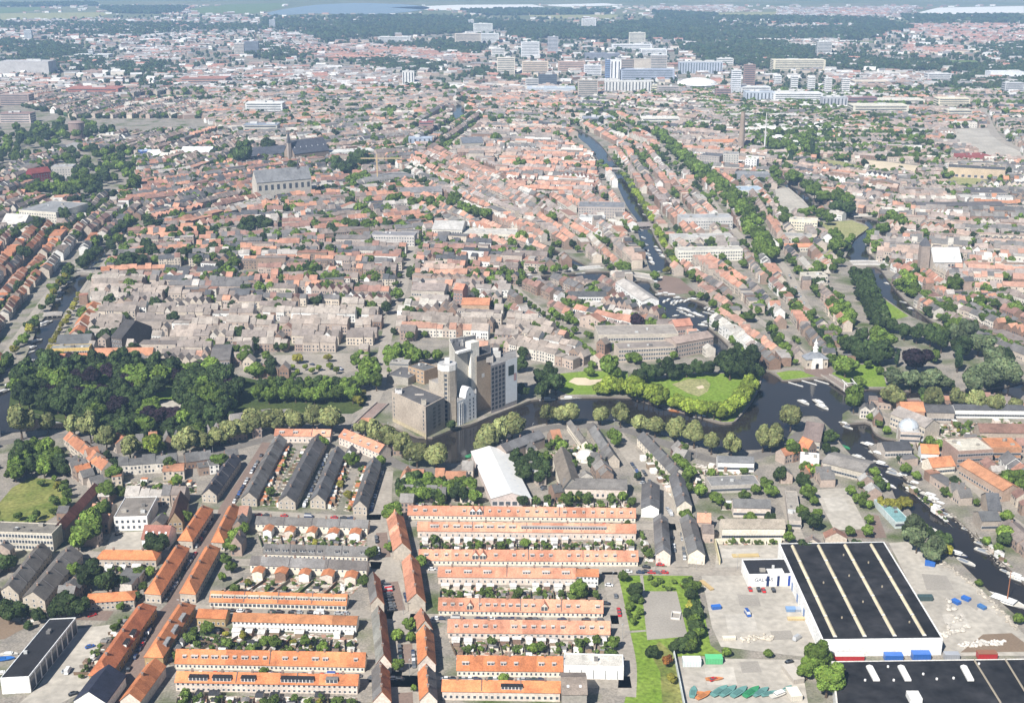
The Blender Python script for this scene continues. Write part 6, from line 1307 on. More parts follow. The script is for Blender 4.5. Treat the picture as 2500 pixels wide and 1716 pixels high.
# ================================================================== TREES
def crown_mesh(seed, col, nl=16, nq=1500, leaf=.13, flat=.92, shape='round', spread=.35, tight=False):
    g = np.random.default_rng(seed); C = []; 
    for k in range(nl):
        v = g.normal(size=3); v /= np.linalg.norm(v); r_ = g.uniform(.38, .80) if not tight else g.uniform(.4, .66)
        if v[2] < -.3: v[2] *= .5
        C.append((v * r_, g.uniform(.18, .46) if not tight else g.uniform(.3, .4)))
    C.append((np.zeros(3), .62))
    cen = np.array([c[0] for c in C]); rr = np.array([c[1] for c in C]); pts = []; nr = []; lob = []
    wts = rr ** 2 / (rr ** 2).sum()
    while len(pts) < nq:
        k = g.choice(len(C), p=wts); v = g.normal(size=3); v /= np.linalg.norm(v); p = cen[k] + v * rr[k] * g.uniform(.86, 1.08)
        if p[2] < -.72: continue
        if (np.linalg.norm(cen - p, axis=1) < rr * .80).sum() > 0: continue
        pts.append(p); nr.append(v); lob.append(k)
    P = np.array(pts); Nn = np.array(nr) + g.normal(size=(nq, 3)) * spread; Nn /= np.linalg.norm(Nn, axis=1)[:, None]
    if shape == 'cone':
        t = (P[:, 2] + 1) / 2; f = np.clip(1.05 - t, .05, 1) * .9; P[:, 0] *= f; P[:, 1] *= f; P[:, 2] *= 2.0; P[:, 2] += .9
    elif shape == 'column':
        P[:, 0] *= .55; P[:, 1] *= .55; P[:, 2] *= 2.1; P[:, 2] += .8
    else: P[:, 2] *= flat
    a = np.cross(Nn, g.normal(size=(nq, 3))); a /= np.linalg.norm(a, axis=1)[:, None]; b = np.cross(Nn, a)
    s = leaf * g.uniform(.6, 1.3, (nq, 1)); s2 = leaf * g.uniform(.5, 1.1, (nq, 1))
    V = np.stack([P - a * s - b * s2 * .4, P + a * s * .2 - b * s2, P + a * s + b * s2 * .3, P - a * s * .1 + b * s2], 1); V[:, :, 2] += 1.25
    lobf = g.uniform(.75, 1.25, len(C))[lob][:, None]; cc = np.array(col)[None] * lobf * g.uniform(.7, 1.3, (nq, 1)) * np.c_[g.uniform(.9, 1.12, nq), np.ones(nq), g.uniform(.85, 1.1, nq)]
    mb = MB(); mb.bulk(V, [(0, 1, 2, 3)], 0, cc); mb.bulk_v(V)
    return mb.mesh('crown', ['leaf'])
def trunk_mesh(seed):
    g = random.Random(seed); mb = MB(); rings = [((0, 0, 0), .09), ((.01, 0, .3), .065), ((0, .02, .7), .05), ((.02, 0, 1.2), .03), ((0, 0, 1.6), .012)]
    mb.tube(rings, (.5,) * 3, 0, 7)
    for k in range(5):
        a = k * 1.26 + g.random(); z = g.uniform(.45, .8); mb.tube([((0, 0, z), .035), ((math.cos(a) * .25, math.sin(a) * .25, z + .25), .022), ((math.cos(a) * .55, math.sin(a) * .55, z + .6), .008)], (.5,) * 3, 0, 5)
    return mb.mesh('trunk', ['bark'])
KINDS = {  # name, colour, shape, words
 'olive': ('linden_tree', (.18, .195, .075), 'round', 'round olive-green linden'),
 'dark': ('broadleaf_tree', (.042, .066, .019), 'round', 'dark green broadleaf tree'),
 'green': ('broadleaf_tree', (.10, .15, .026), 'round', 'mid green broadleaf tree'),
 'lime': ('waterside_tree', (.17, .22, .030), 'round', 'bright yellow-green tree'),
 'grey': ('waterside_tree', (.105, .135, .065), 'round', 'grey-green willow-like tree'),
 'conifer': ('conifer_tree', (.035, .06, .022), 'column', 'dark columnar tree'),
 'copper': ('copper_beech', (.022, .012, .018), 'round', 'purple-black copper beech'),
 'gold': ('shrub', (.20, .19, .03), 'round', 'golden yellow bush'), 'rust': ('shrub', (.32, .13, .03), 'round', 'rust-orange bush'),
 'shrub': ('shrub', (.092, .135, .03), 'round', 'green garden shrub')}
CRV = {}
for i, (k, (nm, col, shp, _)) in enumerate(KINDS.items()):
    CRV[k] = [crown_mesh(100 * i + j, tuple(c * f for c in col), 18 + 4 * j, 700 if k == 'shrub' else 2300 if k in ('olive', 'lime') else 1700, .17 if k == 'shrub' else .12, (.95, .85, 1.05)[j], shp, tight=k == 'olive') for j, f in enumerate((1.0, .85, 1.15))]
CRV['big'] = [crown_mesh(900 + j, (.12, .185, .03), 26, 5000, .075, 1.0, 'round') for j in range(2)]; KINDS['big'] = ('broadleaf_tree', 0, 0, 'huge bright green tree')
TRK = [trunk_mesh(i) for i in range(3)]
TREES = []   # kind, x, y, r
def tree(kind, c, cx, cy, r, hf=1.0):
    """crown centre and radius as seen in the photo"""
    px, py = c(cx, cy) if c else (cx, cy); rp = r * K if c else r
    rp *= 1.14 if kind in ('olive', 'lime') else 1.05
    py2 = py + 1.12 * rp; s = scale_at(py2); g = G(px, py2); TREES.append((kind, g.x, g.y, rp / s, hf))
def trees(kind, c, *xyr):
    for i in range(0, len(xyr), 3): tree(kind, c, *xyr[i:i + 3])
trees('olive', C1, 180, 1260, 112, 390, 1275, 66, 610, 1290, 75, 740, 1310, 98, 870, 1375, 100, 1060, 1440, 102)
trees('olive', B1, 1510, 430, 88, 1640, 400, 90, 1770, 370, 74, 1860, 335, 82, 1960, 300, 80, 2070, 245, 95, 2220, 235, 98)
tree('lime', C1, 1260, 1440, 84)
trees('olive', C2, 70, 1255, 92, 240, 1245, 88, 400, 1245, 85, 550, 1230, 85, 700, 1240, 98)
trees('olive', B2, 940, 300, 62, 1050, 360, 76, 1160, 405, 84, 1270, 455, 78, 1390, 520, 92, 1545, 540, 98, 1960, 395, 92, 2060, 350, 88, 2160, 305, 100, 1900, 450, 62)
trees('olive', B3, 450, 200, 68, 610, 185, 86, 880, 195, 78, 1045, 205, 84, 1205, 260, 72, 1325, 290, 78, 1490, 345, 82, 1640, 375, 82, 1780, 425, 82, 1940, 455, 86, 2260, 385, 95)
trees('olive', B4, 430, 230, 86, 300, 345, 82, 205, 405, 84)
trees('olive', C4, 1250, 1045, 96, 1575, 1065, 88, 1765, 1078, 68, 1920, 1092, 78, 2080, 1102, 82, 2255, 1112, 62)
trees('green', C4, 870, 800, 86, 940, 1085, 92, 750, 675, 48, 1060, 790, 38, 1155, 845, 34); trees('conifer', C4, 675, 590, 46, 1290, 775, 40, 1780, 800, 52, 2050, 680, 40); tree('copper', C4, 1440, 745, 112)
trees('grey', C4, 1260, 900, 90, 1400, 930, 80, 1540, 900, 95, 1640, 920, 80, 1900, 960, 90, 1850, 560, 90, 1950, 620, 95, 1760, 560, 70, 2050, 760, 100, 2150, 830, 95, 2200, 880, 80, 2050, 900, 100, 1160, 460, 50, 1990, 860, 90)
trees('dark', C4, 1150, 700, 90, 1060, 660, 70, 900, 650, 75, 980, 690, 80, 1350, 520, 70, 1450, 540, 75, 1560, 560, 80, 1650, 610, 80, 1800, 660, 90, 1250, 480, 60, 1000, 560, 60, 2180, 720, 70); trees('green', C4, 1180, 600, 85, 1130, 540, 60, 860, 620, 60, 760, 310, 60, 850, 330, 60, 800, 370, 60, 900, 400, 60, 870, 450, 55, 1590, 720, 60, 900, 470, 40, 1600, 520, 60, 1700, 520, 60)
trees('green', C4, 1380, 130, 70, 1440, 190, 60, 1510, 240, 55, 1340, 70, 45, 1560, 300, 50, 1650, 330, 55, 1720, 360, 60, 1750, 160, 70, 1960, 290, 55, 2070, 300, 50, 2250, 340, 60, 1900, 480, 70, 2010, 420, 50, 2130, 700, 50)
tree('dark', C4, 1430, 60, 48)
for i in range(15):   # the dark avenue left of the right-hand canal
    t = i / 14; tree('dark', C4, 960 + 175 * t + R.uniform(-8, 8), 60 + 400 * t, 62 + 8 * t); tree('dark', C4, 1030 + 150 * t + R.uniform(-8, 8), 70 + 370 * t, 58 + 8 * t)
for i in range(19):
    t = i / 18; px = 1362 + t * 870; q = [(1362, 90), (1500, 230), (1620, 340), (1800, 470), (1950, 620), (2080, 800), (2170, 950), (2200, 1040)]; f = t * 7; k = min(int(f), 6); f -= k
    x = q[k][0] + (q[k + 1][0] - q[k][0]) * f; y = q[k][1] + (q[k + 1][1] - q[k][1]) * f
    tree('green', D3, x - 12, y, 46 + 26 * t); tree('green', D3, x + 32 + 20 * t, y + 12, 46 + 26 * t)
pen = [(1150, 1000), (1270, 1040), (1400, 1085), (1560, 1125), (1700, 1155), (1850, 1195), (1950, 1140), (2050, 1040), (2120, 960)]
for k in range(len(pen) - 1):
    for j in range(3):
        f = j / 3; tree('lime', C3, pen[k][0] + (pen[k + 1][0] - pen[k][0]) * f + R.uniform(-8, 8), pen[k][1] + (pen[k + 1][1] - pen[k][1]) * f - 8, R.uniform(52, 72))
trees('dark', C3, 1190, 880, 70, 1260, 860, 70, 1330, 840, 75, 1420, 830, 72, 1500, 830, 68, 1580, 825, 66, 1660, 820, 60, 1750, 825, 60, 1460, 870, 50, 1900, 760, 95, 2000, 730, 100, 2100, 760, 95, 2050, 830, 95, 1930, 830, 80, 2130, 850, 70, 400, 880, 85, 520, 940, 85, 420, 990, 85, 480, 880, 70, 260, 1010, 55, 230, 790, 60, 250, 690, 60)
trees('green', C3, 795, 850, 42, 955, 815, 84, 920, 780, 50, 1000, 860, 55); trees('lime', C3, 880, 980, 48, 960, 965, 55, 1040, 975, 52, 1090, 960, 40, 920, 1000, 40, 1130, 1010, 50)
trees('green', C2, 1210, 720, 80, 1300, 690, 70, 1360, 740, 70, 1450, 725, 60, 1550, 725, 50, 1180, 760, 60, 1000, 870, 95, 930, 920, 75, 1060, 930, 70, 900, 760, 60, 950, 740, 60, 1960, 1080, 30); tree('dark', C2, 1665, 1285, 40)
for x in range(110, 900, 75): tree('green', C2, x + R.uniform(-15, 15), 1030 + R.uniform(-15, 15), 66); tree('green' if x % 2 else 'dark', C2, x + 30, 950 + R.uniform(-15, 15), 55)
tree('gold', C2, 920, 1075, 52); tree('gold', C2, 935, 1030, 36)
for x, y in ((100, 820), (190, 820), (280, 825), (375, 815), (485, 815), (590, 820), (685, 810), (115, 860), (230, 855), (325, 855), (420, 850), (540, 845), (735, 845)): tree('lime', C2, x, y, 24)
trees('gold', C2, 420, 750, 36, 672, 735, 36); trees('green', C2, 1235, 230, 52, 290, 510, 24, 100, 425, 26, 200, 425, 24, 315, 425, 22)
for i, x in enumerate((300, 385, 580, 680, 765, 870, 965, 1055, 1150)): tree('green', C2, x, 100, 32)
for i, x in enumerate((840, 940, 1030, 1135, 1230, 1330, 1425, 1520, 1615, 1710, 1805, 1905, 2000, 2100, 2290)): tree('green', C1, x, 110 + R.uniform(-6, 6), 32 + R.uniform(-8, 6))
for t in np.linspace(0, 1, 14): tree('gold', C1, 645 - 250 * t + R.uniform(-8, 8), 235 + 450 * t, 25)
for x, y in ((525, 90), (480, 145), (435, 210), (395, 270), (345, 335), (295, 425), (245, 510), (185, 585), (125, 680), (50, 780)): tree('gold' if R.random() < .5 else 'green', C1, x, y, 32)
trees('dark', C1, 890, 280, 55, 1030, 250, 42, 1270, 305, 55, 1300, 310, 45, 640, 570, 50, 720, 575, 55, 850, 560, 60, 930, 550, 55, 880, 570, 50, 1090, 670, 55, 780, 520, 50, 960, 500, 50); trees('green', C1, 1710, 630, 45, 1920, 690, 50, 2000, 690, 55, 1450, 610, 35, 2160, 725, 40)
def wood(poly, kinds, n, rm, sep=.8, seed=0):
    g = random.Random(seed); p = np.array(poly); G4 = [G(*t) for t in poly]; x0, x1, y0, y1 = min(t.x for t in G4), max(t.x for t in G4), min(t.y for t in G4), max(t.y for t in G4)
    got = []; tr = 0
    while len(got) < n and tr < n * 30:
        tr += 1; x, y = g.uniform(x0, x1), g.uniform(y0, y1); a, b = px_of(x, y)
        if not inside(a, b, p) or occupied(a, b, MASK_T) or (372 < a < 448 and 975 < b < 1040): continue
        r_ = g.uniform(*rm)
        if any((x - q[0]) ** 2 + (y - q[1]) ** 2 < ((r_ + q[2]) * sep) ** 2 for q in got): continue
        got.append((x, y, r_)); TREES.append((g.choice(kinds), x, y, r_, g.uniform(.9, 1.15)))
wood([(25, 1000), (35, 930), (110, 905), (240, 905), (420, 905), (500, 920), (560, 945), (590, 975), (580, 1010), (520, 1040), (380, 1075), (300, 1085), (180, 1030), (90, 1010)], ['dark', 'dark', 'dark', 'dark', 'dark', 'dark', 'green', 'green', 'dark', 'copper'], 150, (5.2, 8.8), .55, 3)
wood([(150, 1060), (330, 1090), (480, 1085), (560, 1050), (600, 1030), (560, 1020), (400, 1060)], ['dark'], 30, (3, 5), .6, 4)
wood([(55, 1110), (80, 1095), (125, 1110), (150, 1130), (160, 1165), (130, 1170), (60, 1165), (30, 1185), (20, 1160)], ['dark', 'green'], 26, (4, 6.5), .55, 5)
wood([(975, 1195), (1010, 1190), (1060, 1185), (1130, 1190), (1160, 1215), (1165, 1232), (980, 1232)], ['dark', 'green'], 30, (3.2, 5.2), .55, 6)
wood([(1258, 1130), (1310, 1130), (1335, 1170), (1330, 1190), (1280, 1190), (1250, 1150)], ['dark'], 14, (4, 5.6), .55, 7)
trees('dark', A1, 740, 520, 108, 880, 570, 86, 1000, 560, 66, 540, 720, 110, 640, 740, 90, 80, 800, 90, 180, 800, 70, 470, 780, 70, 320, 830, 60, 1115, 680, 40, 230, 910, 36); trees('green', A1, 1120, 490, 55, 1220, 480, 46, 1160, 600, 40, 1920, 190, 70, 1880, 250, 70, 1980, 130, 50, 1830, 380, 50, 1880, 440, 46, 1800, 520, 36, 1680, 930, 60, 2150, 1040, 50, 2230, 1050, 55, 1570, 960, 36)
trees('green', B1, 700, 1140, 110, 760, 1060, 110, 840, 970, 95, 640, 1210, 80, 1440, 740, 50, 1510, 1030, 50, 1290, 800, 42, 600, 640, 40, 530, 760, 40, 900, 610, 40); trees('gold', A1, 1970, 1000, 36, 1830, 980, 24, 2010, 570, 26)
trees('green', A2, 1030, 320, 60, 960, 550, 55, 1330, 905, 56, 1230, 995, 55, 1340, 1010, 46, 1225, 1230, 55, 1360, 1420, 28, 1160, 280, 38, 150, 1285, 36, 1420, 400, 55); tree('green', B2, 1180, 990, 88); trees('green', B2, 620, 430, 50, 860, 570, 60, 1090, 580, 45, 930, 320, 40)
trees('green', A3, 1065, 510, 46, 700, 640, 70, 740, 650, 56, 850, 1030, 42, 770, 1040, 30, 990, 1050, 55, 960, 1150, 60, 100, 1340, 42, 1900, 1130, 40, 2240, 1140, 36); trees('dark', A3, 1160, 630, 64, 1170, 690, 44, 1300, 1120, 56)
trees('rust', A3, 1420, 1190, 54); trees('gold', A3, 1460, 1335, 44, 1550, 580, 34, 1610, 760, 36)
for i in range(40):
    t = R.random(); q = [(1600, 570), (1600, 700), (1640, 850), (1660, 1000), (1560, 1080), (1430, 1100)]; f = t * 5; k = min(int(f), 4); f -= k
    tree(R.choice(('green', 'dark')), A3, q[k][0] + (q[k + 1][0] - q[k][0]) * f + R.uniform(-40, 40), q[k][1] + (q[k + 1][1] - q[k][1]) * f + R.uniform(-25, 25), R.uniform(38, 58))
for i in range(16): tree('green', A3, R.uniform(1100, 1220), R.uniform(700, 900), R.uniform(20, 34))
for i in range(12): tree('shrub', A3, R.uniform(1250, 1480), R.uniform(520, 620), R.uniform(12, 26))
trees('big', A4, 620, 1150, 125, 720, 1330, 145, 560, 1250, 90, 690, 1180, 90)
trees('grey', A4, 1440, 110, 80, 1450, 240, 78, 1400, 180, 60, 1610, 290, 90, 1560, 330, 70); tree('gold', A4, 1705, 300, 46); trees('green', A4, 905, 150, 42, 1055, 150, 50, 1070, 60, 40, 420, 200, 44, 410, 130, 34, 2270, 860, 46, 2105, 285, 40, 1955, 570, 30, 240, 1140, 32, 430, 80, 22)
trees('green', B4, 920, 820, 42, 970, 880, 42, 1010, 920, 40, 1030, 860, 36, 1070, 930, 36, 580, 840, 56, 620, 900, 40, 450, 490, 66, 430, 440, 40, 540, 520, 40, 1075, 225, 32, 1130, 230, 40, 1150, 280, 34, 1205, 330, 34, 1550, 420, 44, 1630, 450, 44, 2240, 690, 90, 1360, 640, 50, 290, 830, 46, 2170, 560, 40, 1680, 830, 40, 2300, 780, 50); trees('gold', B4, 1360, 910, 52, 1200, 930, 46, 1270, 940, 44, 1160, 920, 40)
trees('green', B3, 990, 375, 58, 1010, 420, 46, 520, 420, 50, 570, 470, 56, 600, 530, 46, 430, 560, 56, 660, 610, 42, 870, 540, 42, 890, 610, 50, 1500, 570, 50, 1560, 610, 46, 1590, 690, 50, 1570, 730, 46, 1600, 800, 42, 1690, 820, 56, 1780, 680, 40, 620, 890, 60, 1060, 870, 44, 1130, 910, 40, 1700, 1060, 30, 1860, 1050, 28, 1840, 900, 40, 2050, 860, 46, 2050, 660, 36, 2260, 820, 50, 450, 1130, 34)
tree('conifer', B3, 1680, 820, 40)
trees('green', D4, 620, 560, 70, 700, 600, 60, 800, 610, 70, 880, 620, 70, 900, 680, 50, 550, 500, 60, 450, 440, 60, 380, 780, 56, 360, 720, 50, 540, 735, 52, 740, 780, 46, 670, 740, 46, 780, 900, 46, 820, 930, 46, 780, 1000, 60, 830, 990, 50, 1240, 770, 60, 1310, 800, 60, 1180, 860, 60, 1090, 900, 42, 1120, 1000, 50, 1070, 940, 40, 1300, 1070, 30, 1140, 700, 40, 290, 390, 40, 330, 420, 36, 400, 360, 40, 620, 240, 50, 560, 200, 60, 540, 150, 55, 440, 230, 50, 240, 160, 55, 300, 190, 60, 380, 180, 55, 330, 80, 40, 720, 40, 40, 590, 90, 40, 1715, 120, 36, 650, 1180, 60, 620, 1200, 50, 700, 1110, 40, 1380, 610, 32, 1290, 590, 32, 2300, 790, 50)
trees('dark', D4, 800, 680, 60, 900, 690, 60, 1410, 1300, 50); trees('conifer', D4, 600, 260, 36, 430, 300, 36)
trees('dark', D2, 740, 350, 56, 800, 370, 60, 860, 360, 56, 930, 300, 70, 980, 300, 60, 880, 290, 56, 850, 660, 50, 1160, 830, 50, 1240, 830, 46, 1460, 830, 42, 700, 860, 46, 720, 890, 46, 310, 1040, 46, 460, 1040, 46, 590, 1070, 40, 700, 980, 38, 180, 200, 46, 140, 860, 50, 60, 850, 40); trees('green', D2, 850, 480, 50, 900, 460, 50, 960, 440, 50, 820, 820, 50, 870, 830, 50, 980, 840, 56, 1040, 840, 50, 730, 830, 40, 1180, 630, 50, 1240, 620, 50, 1350, 650, 46, 1420, 640, 46, 1500, 640, 46, 1580, 640, 46, 1660, 650, 46, 1680, 600, 46, 1720, 620, 46, 1760, 680, 52, 1820, 710, 52, 1880, 730, 50, 1940, 740, 50, 1700, 560, 40, 570, 740, 36, 700, 740, 30, 970, 560, 40, 810, 560, 40, 380, 350, 50, 720, 300, 40, 920, 700, 50, 980, 740, 46, 1000, 640, 40, 590, 1000, 30, 410, 900, 46, 260, 910, 40, 170, 900, 36, 510, 910, 36)
trees('green', D2, 1510, 1070, 42, 1560, 1090, 46, 1740, 1060, 40, 1880, 1060, 42, 1990, 1060, 40, 2080, 1050, 40, 2190, 1050, 36, 2290, 1050, 36, 2240, 930, 56, 1950, 940, 40, 2060, 950, 36, 2150, 980, 42, 1640, 1050, 46, 1590, 1230, 30, 1680, 1230, 34, 1780, 1220, 36, 1870, 1220, 46, 1970, 1220, 40, 2050, 1230, 30, 2140, 1220, 34, 2230, 1220, 34, 2000, 1270, 40, 1950, 1340, 36, 2160, 1500, 40)
trees('green', C3, 1080, 30, 46, 1040, 10, 36, 30, 50, 30, 155, 40, 28, 240, 45, 28, 325, 30, 30, 420, 25, 34, 510, 25, 34, 600, 15, 30, 590, 100, 34, 820, 220, 56, 830, 200, 40, 1300, 470, 52, 170, 340, 36, 800, 310, 36, 600, 290, 40, 350, 510, 46, 1900, 350, 30, 2200, 240, 40, 2290, 300, 40, 730, 250, 30, 120, 580, 36, 60, 590, 36); tree('copper', C3, 1180, 470, 56)
for i in range(20): t = i / 19; tree('green', C3, 200 + 700 * t, 210 + 560 * t, 20 + 12 * t)
for i in range(26): t = i / 25; tree('lime' if i % 3 else 'grey', D3, 1060 + 250 * t + R.uniform(-12, 12), 400 + 380 * t, 22 + 6 * t)
for i in range(12): t = i / 11; tree('lime', D3, 1330 + 150 * t + R.uniform(-10, 10), 850 + 270 * t, 26)
trees('green', D3, 860, 905, 36, 930, 960, 40, 960, 830, 30, 1040, 930, 36, 490, 770, 46, 1240, 290, 42, 1230, 270, 36, 1100, 240, 30, 1350, 510, 34, 1620, 570, 36, 1090, 1180, 50, 1030, 1150, 40, 1800, 1090, 26, 1890, 1080, 26, 1970, 1080, 24, 2050, 1080, 26, 230, 340, 50, 450, 330, 36, 620, 310, 40, 700, 360, 34, 660, 450, 32, 530, 460, 28, 1840, 60, 50, 1720, 40, 40, 1600, 30, 40, 1040, 30, 38, 280, 80, 40, 40, 130, 46, 230, 930, 46, 160, 980, 46, 90, 1050, 42, 200, 1050, 36, 320, 1040, 40); tree('gold', D3, 1420, 1200, 26)
trees('dark', D1, 1250, 820, 70, 1390, 880, 50, 1530, 890, 50, 1660, 890, 40, 1740, 880, 50, 1020, 1130, 70, 1110, 1110, 70, 980, 1150, 50, 1200, 1000, 60, 1240, 1040, 60, 1160, 1050, 50, 2010, 820, 90, 2120, 820, 80, 1870, 880, 36, 200, 1060, 60, 170, 1040, 40, 330, 820, 60, 530, 750, 60, 620, 640, 60, 700, 680, 50, 560, 850, 46, 680, 1130, 60, 730, 1080, 50, 790, 1040, 46, 1000, 830, 50, 940, 880, 46, 1380, 1050, 46, 1480, 1060, 50, 1730, 1010, 50, 1840, 1060, 50, 2160, 900, 42, 1690, 1040, 40, 1980, 260, 80, 1930, 240, 60, 2170, 180, 60); trees('green', D1, 300, 540, 60, 380, 530, 60, 470, 530, 60, 550, 540, 60, 640, 520, 70, 720, 490, 70, 250, 540, 50, 1090, 500, 60, 1060, 520, 40, 1270, 330, 0.1)
wood([(60, 480), (170, 380), (190, 350), (330, 385), (325, 480), (220, 500), (130, 490)], ['dark', 'green', 'dark'], 80, (5, 9), .6, 8)
wood([(0, 330), (180, 300), (300, 330), (160, 350), (80, 400), (0, 420)], ['dark', 'green'], 90, (5, 9), .6, 9)
for x, y, r_ in PLOT:
    a, b = px_of(x, y)
    if -20 < a < 2520 and 210 < b < 1500 and not occupied(a, b, MASK_T) and not occupied(a, b): TREES.append((R.choice(('dark', 'green', 'green')), x, y, r_, 1.0))
# ---- gardens between the terraces: annexes, sheds, shrubs, fences
SHED = []; SHRUB = []; FENCE = MB()
def garden(p0, p1, p2, p3, plot=5.6, annex=.6, an_roof='orange', green=1.0, sheds=.7):
    """p0-p1 along the house wall, p3-p2 along the garden end"""
    sheet('garden_paving', [p0, p1, p2, p3], .034, 'garden_floor', blk=False)
    a, b, c, d = [G(*p).xy for p in (p0, p1, p2, p3)]; n = max(2, int((b - a).length / plot))
    for i in range(n):
        t = (i + .5) / n; s = a.lerp(b, t); e = d.lerp(c, t); dep = (e - s).length; v = (e - s) / dep; u = (b - a).normalized(); rz = math.atan2(u.y, u.x)
        if plot > 9 and R.random() < annex: l_ = R.uniform(5.5, 6.5); SHED.append((s + v * (l_ / 2 + .1), rz + math.pi / 2, l_, R.uniform(4.6, 5.6), R.uniform(4.6, 5.4), an_roof, 'annex'))
        elif R.random() < annex: l_ = R.uniform(2.8, 4.8); SHED.append((s + v * (l_ / 2 + .1), rz, R.uniform(2.8, 4.2), l_, R.uniform(2.6, 3.6), an_roof if R.random() < .75 else 'white', 'annex'))
        for _k in range(2):
          if R.random() < sheds and dep > 9: SHED.append((e - v * R.uniform(1.2, dep * .5) + u * R.uniform(-1, 1), rz + R.choice((0, 0, math.pi / 2)), R.uniform(2, 3.4), R.uniform(2, 3), R.uniform(2.0, 2.5), R.choice(('grey', 'black', 'brown', 'white', 'grey')), 'shed'))
        for k in range(int(R.uniform(2.2, 6.5) * green)):
            q = s + v * dep * R.uniform(.35, .95) + u * R.uniform(-2.2, 2.2); SHRUB.append((q.x, q.y, R.uniform(.5, 1.7) if R.random() < .93 else R.uniform(2.0, 3.0)))
        if R.random() < .55: q = s + v * dep * R.uniform(.3, .6); SHED.append((q, rz, R.uniform(1.5, 3), R.uniform(1.5, 2.5), .5, 'white', 'patio'))
        f0 = a.lerp(b, i / n); f1 = d.lerp(c, i / n); w_ = (f1 - f0).normalized(); nn = Vector((-w_.y, w_.x)) * .06
        f0 = f0.lerp(f1, .25); cc = R.choice([(.16, .11, .07), (.3, .26, .2), (.2, .17, .14), (.06, .09, .03)])
        FENCE.prism([tuple(f0 - nn), tuple(f1 - nn), tuple(f1 + nn), tuple(f0 + nn)], 0, 1.7, cc)
for g_a in GARDENS: garden(*g_a)
FENCE.build('garden_fences', 'wall', label='thin garden fences between the terrace plots', cat='fences', kind='stuff')
RC = {'orange': (.52, .20, .09), 'white': (.70, .67, .62), 'grey': (.22, .21, .2), 'black': (.05, .05, .055), 'brown': (.22, .15, .11)}
shm = {}
def shed_parts(kind, wcol):
    k = (kind, wcol)
    if k not in shm:
        w, r = MB(), MB(); w.box(-.5, .5, -.5, .5, 0, .82, wcol); w.add([(-.5, -.5, .82), (-.5, .5, .82), (-.5, 0, 1), (.5, -.5, .82), (.5, .5, .82), (.5, 0, 1)], [(0, 2, 1), (3, 4, 5)], 0, wcol)
        r.add([(-.56, -.57, .82), (.56, -.57, .82), (.56, 0, 1.04), (-.56, 0, 1.04), (.56, .57, .82), (-.56, .57, .82)], [(0, 1, 2, 3), (3, 2, 4, 5)], 0, RC[kind]); shm[k] = (w.mesh('wall', ['wall']), r.mesh('roof', ['roof']))
    return shm[k]
SHED.sort(key=lambda s: -s[0].y * -1); extra = MB(); ns = 0
for p, rz, w_, d_, h_, kind, use in SHED:
    a, b = [float(t) for t in px_of(p.x, p.y)]
    if b > 1725 or a < -15 or a > 2515: continue
    wc = R.choice([WHITE, WHITE, CREAM, PINK, BRICK, (.3, .22, .15)]) if use != 'patio' else WHITE
    if ns < 300:
        m1, m2 = shed_parts(kind, wc); root = empty('garden_shed' if use == 'shed' else 'house_annex' if use == 'annex' else 'garden_table', (p.x, p.y, 0), rz); root.scale = (w_, d_, h_); link('wall' if use != 'patio' else 'legs', m1, root); link('roof' if use != 'patio' else 'table_top', m2, root); ns += 1
        later(root, {'shed': f"{kind}-roofed garden shed", 'annex': f"{kind}-roofed back annex", 'patio': "low pale garden table"}[use], {'shed': 'shed', 'annex': 'annex', 'patio': 'table'}[use], a, b, 'garden sheds and annexes')
    else:
        c_, s_ = math.cos(rz), math.sin(rz); q = [(p.x + c_ * x * w_ - s_ * y * d_, p.y + s_ * x * w_ + c_ * y * d_) for x, y in ((-.5, -.5), (.5, -.5), (.5, .5), (-.5, .5))]
        extra.prism(q, 0, h_ * .9, wc, 0, topcol=RC[kind])
if extra.n: extra.build('small_sheds', 'wall', label='further small sheds in the back gardens', cat='sheds', kind='stuff')
for i in range(60):
    x, y = R.uniform(0, 165), R.uniform(1168, 1290)
    if inside(x, y, np.array([(0, 1225), (30, 1190), (75, 1165), (130, 1170), (172, 1195), (168, 1225), (130, 1262), (80, 1292), (0, 1292)])) and (R.random() < .05 or x > 130 or y > 1270): g = G(x, y); SHRUB.append((g.x, g.y, R.uniform(1.2, 3.2)))
SHRUB = [q for q in SHRUB if not (px_of(q[0], q[1])[0] > 2180 and px_of(q[0], q[1])[1] > 1150 and R.random() < .6)]
for x, y, r_ in SHRUB: TREES.append((R.choice(('shrub', 'shrub', 'shrub', 'green')) if R.random() < .94 else 'gold', x, y, r_, 1.0))
# ---- plant them: the largest in view on their own, the rest as one mass
TA = [(t, *[float(v) for v in px_of(t[1], t[2])]) for t in TREES]
TA = [t for t in TA if t[2] > 0 and -80 < t[1] < 2580 and t[2] < 1800 and t[0][3] > .2]
TA.sort(key=lambda t: -t[0][3] * scale_at(t[2])); cnt = {}; REST = []
for (kind, x, y, r_, hf), a, b in TA:
    nm = KINDS[kind][0]; cnt[nm] = cnt.get(nm, 0) + 1
    if cnt[nm] > (300 if nm != 'shrub' else 220): REST.append((kind, x, y, r_, hf)); continue
    root = empty(nm, (x, y, 0), R.uniform(0, 6.28)); root.scale = (r_ * R.uniform(.8, 1.22), r_ * R.uniform(.8, 1.22), r_ * hf * R.uniform(.82, 1.22))
    link('crown', R.choice(CRV[kind]), root); link('trunk', R.choice(TRK), root)
    later(root, ('small ' if r_ < 2.5 and kind != 'shrub' and nm != 'shrub' else 'large ' if r_ > 7 and kind != 'big' else '') + KINDS[kind][3], 'shrub' if nm == 'shrub' else 'tree', a, b, 'trees and shrubs')
